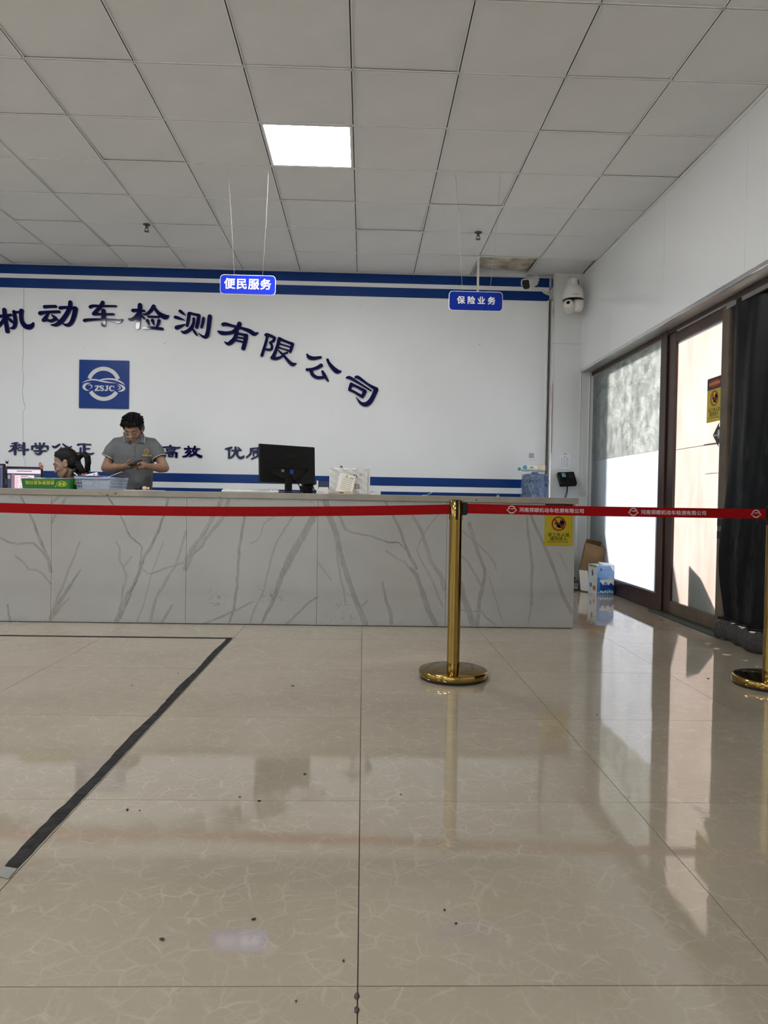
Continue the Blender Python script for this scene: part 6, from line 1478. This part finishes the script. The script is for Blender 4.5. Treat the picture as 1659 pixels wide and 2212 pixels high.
class Head:
    def __init__(s, c, f, u, k, nose=1.0):
        s.nose = nose; s.c = Vector(c); s.f = Vector(f).normalized(); u = Vector(u); s.u = (u-s.f*u.dot(s.f)).normalized(); s.r = s.f.cross(s.u); s.k = k
        s.m3 = Matrix((s.r, s.f, s.u)).transposed()
    def w(s, x, y, z): return s.c+(s.r*x+s.f*y+s.u*z)*s.k
    def loc(s, p): d = (p-s.c)/s.k; return d.dot(s.r), d.dot(s.f), d.dot(s.u)
    def ell(s, mb, c, r, seg=18, rg=12): mb.ell(s.w(*c), [q*s.k for q in r], s.m3, seg, rg)
    def solid(s, mb):
        s.ell(mb, (0, -.012, .038), (.073, .094, .083), 28, 18)
        s.ell(mb, (0, .025, -.010), (.066, .068, .085), 24, 16)
        s.ell(mb, (0, .040, -.055), (.052, .046, .060))
        s.ell(mb, (0, .060, -.098), (.026, .024, .020))
        for q in (-1, 1):
            s.ell(mb, (q*.036, .066, -.030), (.022, .018, .018))                     # cheek
            mb.chain([(s.w(q*.012, .088, .022), .010*s.k), (s.w(q*.034, .080, .024), .010*s.k), (s.w(q*.052, .062, .016), .009*s.k)])   # brow
            mb.chain([(s.w(q*.051, .010, -.060), .017*s.k), (s.w(q*.036, .045, -.086), .017*s.k), (s.w(0, .062, -.100), .018*s.k)])     # jaw
            s.ell(mb, (q*.071, -.008, -.006), (.009, .020, .031))                    # ear
            s.ell(mb, (q*.076, -.014, .010), (.008, .015, .016)); s.ell(mb, (q*.073, .0, -.030), (.007, .010, .010))
            s.ell(mb, (q*.0105, .099, -.037), (.0085, .009, .008))                   # nostril wing
            mb.chain([(s.w(q*.020, .079, .001), .008*s.k), (s.w(q*.032, .079, .000), .0095*s.k), (s.w(q*.044, .070, -.001), .008*s.k)])  # closed-down lid
        mb.chain([(s.w(0, .086, .016), .009*s.k), (s.w(0, .086+.012*s.nose, -.012), .010*s.k), (s.w(0, .086+.022*s.nose, -.033), .0125*s.k)])
        mb.chain([(s.w(-.019, .078, -.066), .006*s.k), (s.w(0, .088, -.063), .0075*s.k), (s.w(.019, .078, -.066), .006*s.k)])
        mb.chain([(s.w(-.015, .077, -.073), .006*s.k), (s.w(0, .085, -.075), .008*s.k), (s.w(.015, .077, -.073), .006*s.k)])
        s.ell(mb, (0, .074, -.058), (.018, .012, .012))
    def is_lip(s, p):
        x, y, z = s.loc(p); return abs(x) < .021 and y > .074 and -.083 < z < -.0585
    def eyes(s, parent):
        for q in (-1, 1):
            mb = MB(); s.ell(mb, (q*.032, .0775, -.0065), (.0105, .006, .0040), 12, 8); e = mb.build('eye', m_eye, parent, smooth=True)
            mb = MB(); s.ell(mb, (q*.031, .0832, -.0070), (.0042, .0012, .0036), 10, 6); mb.build('iris', m_iris, e, smooth=True)
            mb = MB(); mb.chain([(s.w(q*.018, .0925, .0225), .0026*s.k), (s.w(q*.034, .0868, .0275), .0036*s.k), (s.w(q*.054, .0690, .021), .0026*s.k)], 6); mb.build('eyebrow', m_hair, parent, smooth=True)
            mb = MB(); mb.chain([(s.w(q*.021, .0855, -.0075), .0014*s.k), (s.w(q*.033, .0872, -.0100), .0018*s.k), (s.w(q*.047, .0765, -.0075), .0014*s.k)], 6); mb.build('eyelashes', m_hair, parent, smooth=True)
def finger(mb, pts, r0, r1):
    n = len(pts); mb.chain([(p, r0+(r1-r0)*i/(n-1)) for i, p in enumerate(pts)], 10)

# ------------------------------------------------------------------ standing man
MY = 6.75
P = lambda px, py, y=MY: at(px, py, 1, y)
xc = P(289.5, 1000).x
man = thing('person', (xc, MY, 0), 'man in grey polo shirt and glasses standing behind the counter looking down at a phone', 'person')
hc = P(288, 926.5, MY-0.080)
T_ = R_(30)
hd_ = Head(hc, (0.02, -math.cos(T_), -math.sin(T_)), (0, -math.sin(T_), math.cos(T_)), 1.06)
zz = lambda py: P(290, py).z
def ring(cx, y, z, rx, ry, n=28, sq=2.4):
    out = []
    for k in range(n):
        a_ = 2*PI*k/n; ca, sa = math.cos(a_), math.sin(a_)
        out.append(Vector((cx+rx*math.copysign(abs(ca)**(2/sq), ca), y+ry*math.copysign(abs(sa)**(2/sq), sa), z)))
    return out
shL, shR = P(254, 955), P(328, 956)
elL, elR = P(228, 1011, MY-0.050), P(356, 1011, MY-0.050)
wrL, wrR = P(266, 1009, MY-0.240), P(319, 1008, MY-0.240)
mb = MB(); hd_.solid(mb)
mb.chain([(Vector((xc, MY+.01, zz(945))), .066), (Vector((xc, MY-0.030, zz(934))), .060), (hd_.w(0, -.02, -.05), .058)], 20)
mb.rings([ring(xc, MY, .80, .145, .10), ring(xc, MY, .95, .150, .105), ring(xc, MY, 1.10, .158, .112), ring(xc, MY, zz(985), .165, .115), ring(xc, MY, zz(965), .168, .105), ring(xc, MY, zz(955), .140, .088), ring(xc, MY, zz(946), .085, .068)])
for sh, el, wr in ((shL, elL, wrL), (shR, elR, wrR)):
    mid = (sh+el)/2
    mb.chain([(sh*.88+Vector((xc, MY, sh.z))*.12+Vector((0, 0, -.035)), .045), (mid, .045), (el, .041)], 16); mb.chain([(el, .041), (el*.72+wr*.28+Vector((0, 0, -.004)), .043), (el*.3+wr*.7, .033), (wr, .027)], 16)
# right hand (image left) palm up under the phone
pm = P(278, 1006.5, MY-0.275)
mb.chain([(wrL, .027), (P(272, 1007.5, MY-0.260), .030), (pm, .031), (P(285, 1006, MY-0.285), .027)], 14)
for k, (dy, dz, ln) in enumerate(((-.030, .000, .92), (-.010, -.004, 1.0), (.010, -.008, .95), (.028, -.012, .78))):
    b_ = P(285, 1005.5, MY-0.285)+Vector((0, dy, dz)); 
    finger(mb, [b_, b_+Vector((.030*ln, -.004, .008)), b_+Vector((.052*ln, -.004, .020)), b_+Vector((.068*ln, -.002, .032))], .0105, .0080)
finger(mb, [P(273.5, 1004, MY-0.280), P(276.5, 998.5, MY-0.300), P(280, 995, MY-0.305), P(282.3, 991.5, MY-0.305)], .0135, .0095)
# left hand (image right) tapping the phone
mb.chain([(wrR, .027), (P(314, 1006.5, MY-0.260), .029), (P(309, 1004, MY-0.280), .030), (P(305.5, 1004, MY-0.290), .026)], 14)
b_ = P(305.5, 1003, MY-0.295)
finger(mb, [b_+Vector((0, -.02, .004)), P(302, 1000, MY-0.330), P(299, 1000.5, MY-0.345), P(297, 1003, MY-0.350)], .0105, .0080)
for k in range(3):
    c0 = P(305.5, 1005.5, MY-0.295)+Vector((-.002*k, .012*k, -.004-.009*k))
    finger(mb, [c0, c0+Vector((-.026, -.006, .002)), c0+Vector((-.037, -.004, -.014)), c0+Vector((-.026, .0, -.026))], .0105, .0085)
finger(mb, [P(310, 1008, MY-0.300), P(306, 1010.5, MY-0.320), P(302, 1010, MY-0.330), P(299.5, 1008.5, MY-0.335)], .0125, .0095)
for s_ in (-1, 1): mb.chain([(Vector((xc+s_*.085, MY, .86)), .085), (Vector((xc+s_*.09, MY-.01, .48)), .058), (Vector((xc+s_*.09, MY+.01, .30)), .056), (Vector((xc+s_*.09, MY+.02, .09)), .038)], 14)
remesh(mb, 'body', [m_skin1, m_lip], man, 0.0050, 3, None, lambda p: 1 if hd_.is_lip(p) else 0)
hd_.eyes(man)
# polo shirt
mb = MB()
mb.rings([ring(xc, MY, .83, .170, .120), ring(xc-.002, MY, .95, .168, .122), ring(xc, MY, zz(1030), .168, .125), ring(xc, MY, zz(1005), .176, .130), ring(xc, MY, zz(985), .186, .132), ring(xc, MY, zz(965), .196, .122), ring(xc, MY, zz(956), .182, .110), ring(xc, MY, zz(949), .148, .094), ring(xc, MY, zz(942.5), .100, .078), ring(xc, MY-.005, zz(936), .074, .068)])
cuL, cuR = P(235.5, 988, MY-0.030), P(344, 989, MY-0.030)
for sh, cu in ((shL, cuL), (shR, cuR)):
    sd = -1 if sh.x < xc else 1
    mb.tube([Vector((xc+sd*.09, MY, zz(957))), sh+Vector((-sd*.004, 0, -.016)), sh*.45+cu*.55+Vector((sd*.006, 0, 0)), cu], [.060, .066, .069, .067], 20)
zv = P(289, 963).z
def cutV(p):
    if p.z < zv or p.y > MY-.01: return p.z > zz(937.5) and (p.x-xc)**2+(p.y-MY)**2 < .05**2
    return abs(p.x-xc-.001) < (p.z-zv)*.62+.001 and abs(p.x-xc) < .075
sh_o = remesh(mb, 'polo_shirt', m_shirt, man, 0.0065, 8, cutV)
for cu, sh in ((cuL, shL), (cuR, shR)):
    ax = (cu-sh).normalized(); sd = -1 if sh.x < xc else 1
    u_ = ax.cross(Y).normalized(); v_ = ax.cross(u_)
    for off, rad, th_, m_, nm in ((-.006, .0675, .006, m_shirt2, 'cuff_rib'), (.002, .0685, .0028, m_pip, 'cuff_piping')):
        mb = MB(); mb.tube([cu+ax*off+u_*(rad*math.cos(k))+v_*(rad*math.sin(k)) for k in [2*PI*i/36 for i in range(36)]], th_, 8, True); mb.build(nm, m_, sh_o, smooth=True)
CYf = MY-.118
Cp = lambda px, py, dy=0: P(px, py, CYf+dy)
for nm, pts, edge in (('collar', [(267.2,934.5,.075),(266.8,941,.055),(269.4,953.8,.012),(275,955,.004),(281.4,955,.0),(276.5,946,.02),(271.5,937,.05),(269,933,.078)], [0,1,2]), ('collar', [(307.5,933,.078),(305.8,938,.05),(303.5,946.5,.02),(300.6,956,.0),(306,957,.004),(311.8,956.8,.012),(313,945,.050),(311,937.5,.070)], [5,6,7])):
    V3 = [Cp(*q_) for q_ in pts]
    mb = MB(); mb.prism(V3, Vector((0, -.006, .001))); mb.build(nm, m_shirt2, sh_o)
    mb = MB(); mb.tube([V3[k]+Vector((0, -.004, 0)) for k in edge], .0026, 6); mb.build('collar_piping', m_pip, sh_o)
mb = MB(); rr = []
for k in range(17):
    a_ = R_(-42+264*k/16); 
    rr.append([Vector((xc+(.073+d0)*math.cos(a_), MY-.006+(.068+d0)*math.sin(a_), zz(936)+h)) for d0, h in ((0, -.012), (.010, -.02), (.004, .020), (0, .020))])
mb.rings(rr); mb.build('collar_stand', m_shirt2, sh_o, smooth=True)
mb = MB(); mb.prism([P(287.6, 963.5, MY-0.123), P(292, 963.5, MY-0.123), P(292.3, 988, MY-0.132), P(288.6, 988, MY-0.132)], Vector((0, .010, 0))); mb.build('placket', m_shirt2, sh_o, bevel=.001)
for py in (970, 981):
    c_ = P(290.3, py, MY-0.128); mb = MB(); mb.lathe([(0, -.004), (.005, -.004), (.0055, 0), (0, 0)], c_+Vector((0, -.001, 0)), 12, 'y'); mb.build('button', m_ink, sh_o)
ba = R_(24); bu = Vector((math.cos(ba), math.sin(ba), 0)); bn = Vector((math.sin(ba), -math.cos(ba), 0))
bc_ = P(316.6, 974.3, MY-0.104)
mb = MB(); emblem(mb, bc_+bn*.002, bu, Z, .027, bn, .0006, False); q_ = P(306.3, 984.8, MY-0.120)
text(mb, '郑顺检测', P(306.6, 985, MY-0.128)+bn*.002, bu, Z, .0205, 1.03, .02); mb.build('chest_badge', m_gold, sh_o, recalc=False)
# trousers, shoes
mb = MB(); mb.rings([ring(xc, MY, .80, .155, .112), ring(xc, MY, .90, .160, .115), ring(xc, MY, .99, .158, .112)])
for s_ in (-1, 1): mb.tube([(xc+s_*.085, MY, .86), (xc+s_*.09, MY-.005, .48), (xc+s_*.09, MY+.01, .06)], [.098, .078, .066], 18)
remesh(mb, 'trousers', m_trou, man, 0.010, 4)
for s_ in (-1, 1):
    mb = MB(); mb.ell((xc+s_*.095, MY-.04, .045), (.048, .135, .042), None, 18, 12); mb.ell((xc+s_*.092, MY+.04, .065), (.044, .06, .06), None, 16, 10)
    for v_ in mb.bm.verts: v_.co.z = max(v_.co.z, .001)
    mb.build('shoe', m_black_pl, man, smooth=True)
# hair: cap with short spiky tufts
def hair_cap(h, parent, keep, tufts, vox, name='hair', extra=None, wide=0.0, thin=0.0):
    mb = MB(); h.ell(mb, (0, -.012, .046), (.083+wide-thin*.6, .102-thin, .092-thin*.5), 32, 20); h.ell(mb, (0, -.045, -.005), (.076+wide, .068, .075), 24, 16)
    if extra: extra(mb)
    o = remesh(mb, name, m_hair, parent, vox, 3, lambda p: not keep(*h.loc(p)))
    return o
hairm = hair_cap(hd_, man, lambda x, y, z: (y < .050 or z > .062+.010*math.sin(x*120)) and z > -.070+max(0, y+.02)*1.3, None, .005, 'hair', None, .008)
mb = MB(); rnd = random.Random(5)
for k in range(420):
    a_ = rnd.uniform(0, 2*PI); e2_ = rnd.uniform(.08, 1.5)
    d0 = Vector((math.cos(a_)*math.cos(e2_), math.sin(a_)*math.cos(e2_)*1.0, math.sin(e2_)))
    b0 = (d0.x*.087, -.014+d0.y*.098, .046+d0.z*.088)
    if b0[1] > .055 and b0[2] < .066: continue
    ln = rnd.uniform(.008, .018); fwd = rnd.uniform(.2, 1.3)
    t1 = (b0[0]+(d0.x*.8+rnd.uniform(-.6,.6))*ln, b0[1]+(d0.y*.8+fwd)*ln, b0[2]+(d0.z*.7+rnd.uniform(-.4,.2))*ln)
    mb.tube([hd_.w(b0[0]*.97, b0[1], b0[2]), hd_.w(*[(p+q)/2 for p, q in zip(b0, t1)]), hd_.w(*t1)], [.0115, .0085, .0015], 5)
for k in range(16):
    x0 = -.058+.0075*k
    mb.tube([hd_.w(x0, .072-abs(x0)*.35, .092), hd_.w(x0+rnd.uniform(-.004,.004), .092-abs(x0)*.45, .070), hd_.w(x0+rnd.uniform(-.006,.006), .094-abs(x0)*.5, .050+rnd.uniform(-.006,.008))], [.010, .008, .0015], 6)
mb.build('hair_tufts', m_hair, hairm, smooth=True)
# glasses
gl_ = MB(); m_gl = mat('silver_frame', (0.75, 0.73, 0.70), 0.2, metal=0.9)
for q in (-1, 1):
    gl_.tube([hd_.w(q*(.035+.026*math.copysign(abs(math.cos(k))**.7, math.cos(k))), .101-.006*abs(math.cos(k))-(0 if q*math.cos(k) < 0 else .006), -.012+.018*math.copysign(abs(math.sin(k))**.7, math.sin(k))) for k in [2*PI*i/24 for i in range(24)]], .0016, 6, True)
    gl_.tube([hd_.w(q*.062, .090, -.006), hd_.w(q*.074, .05, -.004), hd_.w(q*.077, -.008, .004)], .0014, 6)
gl_.tube([hd_.w(-.010, .102, -.006), hd_.w(0, .105, -.003), hd_.w(.010, .102, -.006)], .0015, 6)
go = gl_.build('glasses', m_gl, man, smooth=True)
# phone in his hands
pc = P(291, 1000.5, MY-0.325)
mt = Matrix.Translation(pc+Vector((0, 0, .004))) @ Matrix.Rotation(R_(-20), 4, 'Z') @ Matrix.Rotation(R_(22), 4, 'X') @ Matrix.Rotation(R_(-6), 4, 'Y')
t = thing('phone', pc, 'dark smartphone held low in the standing man\'s hands', 'phone')
MB().rbox(-.036, .036, -.065, .065, -.004, .004, .008, 3, mt).build('phone_body', m_black_pl, t, bevel=.001)
mb = MB(); mb.box(-.033, .033, -.061, .061, .0039, .0046, mt); mb.build('screen', mat('phone_glass', (0.01, 0.012, 0.016), 0.08), t)

# ------------------------------------------------------------------ seated woman in profile
WY = 6.25
Q = lambda px, py, y=WY: at(px, py, 1, y)
hc = Q(143.5, 1002.5)
wom = thing('person', (hc.x+.12, WY, 0), 'woman with a black ponytail sitting in profile behind the green carton', 'person')
tw = R_(20)
hw = Head(hc, (-math.cos(tw), -.14, -math.sin(tw)), (-math.sin(tw), 0, math.cos(tw)), 1.05, 0.55)
shc = Vector((hc.x+.115, WY, 0.985)); hip = Vector((hc.x+.20, WY, 0.53))
mb = MB(); hw.solid(mb)
mb.chain([(hw.w(0, -.03, -.05), .050), (hc+Vector((.065, 0, -.13)), .048), (shc+Vector((-.01, 0, .02)), .055)], 18)
mb.chain([(hip, .115), ((hip+shc)/2, .105), (shc+Vector((0, 0, -.08)), .110)], 20)
knees = []
for s_ in (-1, 1):
    sh = shc+Vector((0, s_*.15, -.03)); el = sh+Vector((-.07, s_*.03, -.25)); wr = Vector((hc.x-.17, WY-.26+.13*(s_+1)/2, .785))
    mb.chain([(shc+Vector((0, s_*.06, -.03)), .06), (sh, .052), (el, .038)], 14); mb.chain([(el, .038), (wr, .026)], 14)
    d_ = (wr-el).normalized(); mb.chain([(wr, .026), (wr+d_*.05, .026)], 12)
    sdv = Vector((0, 1, 0))
    for k in range(4): 
        b_ = wr+d_*.055+sdv*(-.027+.018*k); finger(mb, [b_, b_+d_*(.032)+Vector((0, 0, .004)), b_+d_*.052+Vector((0, 0, -.005)), b_+d_*.064+Vector((0, 0, -.016))], .0095, .0075)
    b_ = wr+d_*.02-sdv*(.024*s_); finger(mb, [b_, b_+d_*.025-sdv*.012*s_, b_+d_*.045-sdv*.016*s_], .0115, .0085)
    kn = Vector((hip.x-.42, WY+s_*.10, .50)); an = Vector((hip.x-.40, WY+s_*.10, .10))
    mb.chain([(hip+Vector((0, s_*.08, -.02)), .085), (kn, .058), (an, .036)], 14); knees.append((kn, an, s_))
remesh(mb, 'body', [m_skin2, m_lip], wom, 0.0048, 9, None, lambda p: 1 if hw.is_lip(p) else 0)
hw.eyes(wom)
m_jack = mat('black_jacket', (0.014, 0.014, 0.016), 0.75, var=0.15)
mb = MB(); mb.chain([(hip, .135), ((hip+shc)/2, .125), (shc+Vector((.0, 0, -.06)), .128)], 20)
for s_ in (-1, 1):
    sh = shc+Vector((0, s_*.15, -.03)); el = sh+Vector((-.07, s_*.03, -.25)); wr = Vector((hc.x-.17, WY-.26+.13*(s_+1)/2, .785))
    mb.chain([(shc+Vector((.01, s_*.06, -.01)), .070), (sh, .068), (el, .056)], 16); mb.chain([(el, .054), (el*.25+wr*.75, .040)], 14)
mb.tube([hc+Vector((.075, 0, -.115)), shc+Vector((.01, 0, .02)), shc+Vector((.01, 0, -.04))], [.060, .078, .11], 20)
jo = remesh(mb, 'jacket', m_jack, wom, 0.008, 5, lambda p: p.z > shc.z+.02 and (p-(hc+Vector((.075, 0, -.115)))).length < .052)
a_ = Q(160.5, 1021.5, WY-.075); b_ = Q(170, 1030, WY-.095)
mb = MB(); mb.tube([a_, (a_+b_)/2+Vector((0, -.006, .002)), b_], .0055, 6); mb.build('collar_stripe', m_pip, jo, smooth=True)
mb = MB(); mb.tube([Q(163, 1012, WY-.055), Q(157.5, 1019, WY-.06), Q(153, 1030, WY-.06)], [.010, .014, .012], 8); mb.build('collar', m_jack, jo, smooth=True)
mb = MB()
for kn, an, s_ in knees: mb.chain([(hip+Vector((0, s_*.08, -.02)), .100), (kn, .075), (an, .055)], 16)
remesh(mb, 'trousers', m_trou, wom, 0.011, 4)
for kn, an, s_ in knees:
    mb = MB(); mb.ell((an.x-.05, an.y, .045), (.125, .044, .042), None, 18, 12); mb.ell((an.x+.02, an.y, .07), (.05, .042, .06), None, 14, 10)
    for v_ in mb.bm.verts: v_.co.z = max(v_.co.z, .001)
    mb.build('shoe', m_black_pl, wom, smooth=True)
hairw = hair_cap(hw, wom, lambda x, y, z: (y < .024+max(0, z)*.42 - max(0, abs(x)-.05)*.8 or z > .105) and z > -.062+max(0, y+.035)*1.15, None, .0034, 'hair', None, 0.0, .0065)
tie = hw.w(0, -.110, .020)
mb = MB(); tl = [tie, Q(178, 982.5), Q(184, 982), Q(189, 988.5), Q(190.2, 999), Q(189.5, 1010), Q(191.2, 1021)]
mb.chain([(p, r) for p, r in zip(tl, (.020, .020, .022, .026, .026, .018, .004))], 14)
for k in range(14):
    dx, dy = rnd.uniform(-.016, .016), rnd.uniform(-.02, .02)
    mb.tube([p+Vector((dx*(.4+.1*i), dy, dx*.3)) for i, p in enumerate(tl[1:])], [.008, .010, .011, .010, .008, .0012], 6)
mb.build('ponytail', m_hair, hairw, smooth=True)
mb = MB(); mb.tube([tie+(hw.u*math.cos(k)+hw.r*math.sin(k))*.022-hw.f*.004 for k in [2*PI*i/16 for i in range(16)]], .005, 6, True); mb.build('hair_tie', m_black_pl, hairw)
mb = MB()      # loose bun of hair hanging behind the neck
mb.chain([(Q(168, 1003, WY-.02), .030), (Q(172, 1012, WY-.02), .034), (Q(177, 1020, WY-.02), .026)], 14); mb.chain([(Q(176, 1020, WY-.03), .022), (Q(184, 1015, WY-.03), .018)], 12)
for k in range(10):
    a0 = rnd.uniform(-.02, .02); mb.tube([Q(163, 996, WY-.03)+Vector((a0, 0, 0)), Q(171, 1008, WY-.055)+Vector((a0, 0, 0)), Q(178, 1021, WY-.05)+Vector((a0, 0, 0))], [.010, .012, .002], 6)
mb.build('hair_bun', m_hair, hairw, smooth=True)
# her chair
oc = Vector((hip.x+.02, WY, 0))
t = thing('office_chair', oc, 'dark office chair the seated woman sits on, hidden behind the counter', 'chair')
MB().rbox(-.24, .22, -.23, .23, .345, .405, .06, 4, Matrix.Translation(oc)).build('seat', m_black_pl, t, bevel=.01)
MB().rbox(-.03, .03, -.20, .20, .48, .92, .02, 3, Matrix.Translation(oc+Vector((.205, 0, 0)))).build('backrest', m_black_pl, t, bevel=.01)
MB().cyl(oc+Vector((0, 0, .08)), oc+Vector((0, 0, .35)), .025).build('column', m_alu, t)
MB().tube([oc+Vector((.10, 0, .36)), oc+Vector((.23, 0, .36)), oc+Vector((.235, 0, .55))], .018, 8).build('back_bar', m_alu, t)
for k in range(5):
    a_ = 2*PI*k/5+.3; e2_ = oc+Vector((.27*math.cos(a_), .27*math.sin(a_), .065))
    MB().tube([oc+Vector((0, 0, .10)), e2_], [.024, .016], 8).build('leg', m_black_pl, t)
    MB().cyl((e2_.x-.012, e2_.y, .031), (e2_.x+.012, e2_.y, .031), .030).build('castor', m_black_pl, t)
bpy.data.objects.remove(_to); bpy.data.curves.remove(_tc)
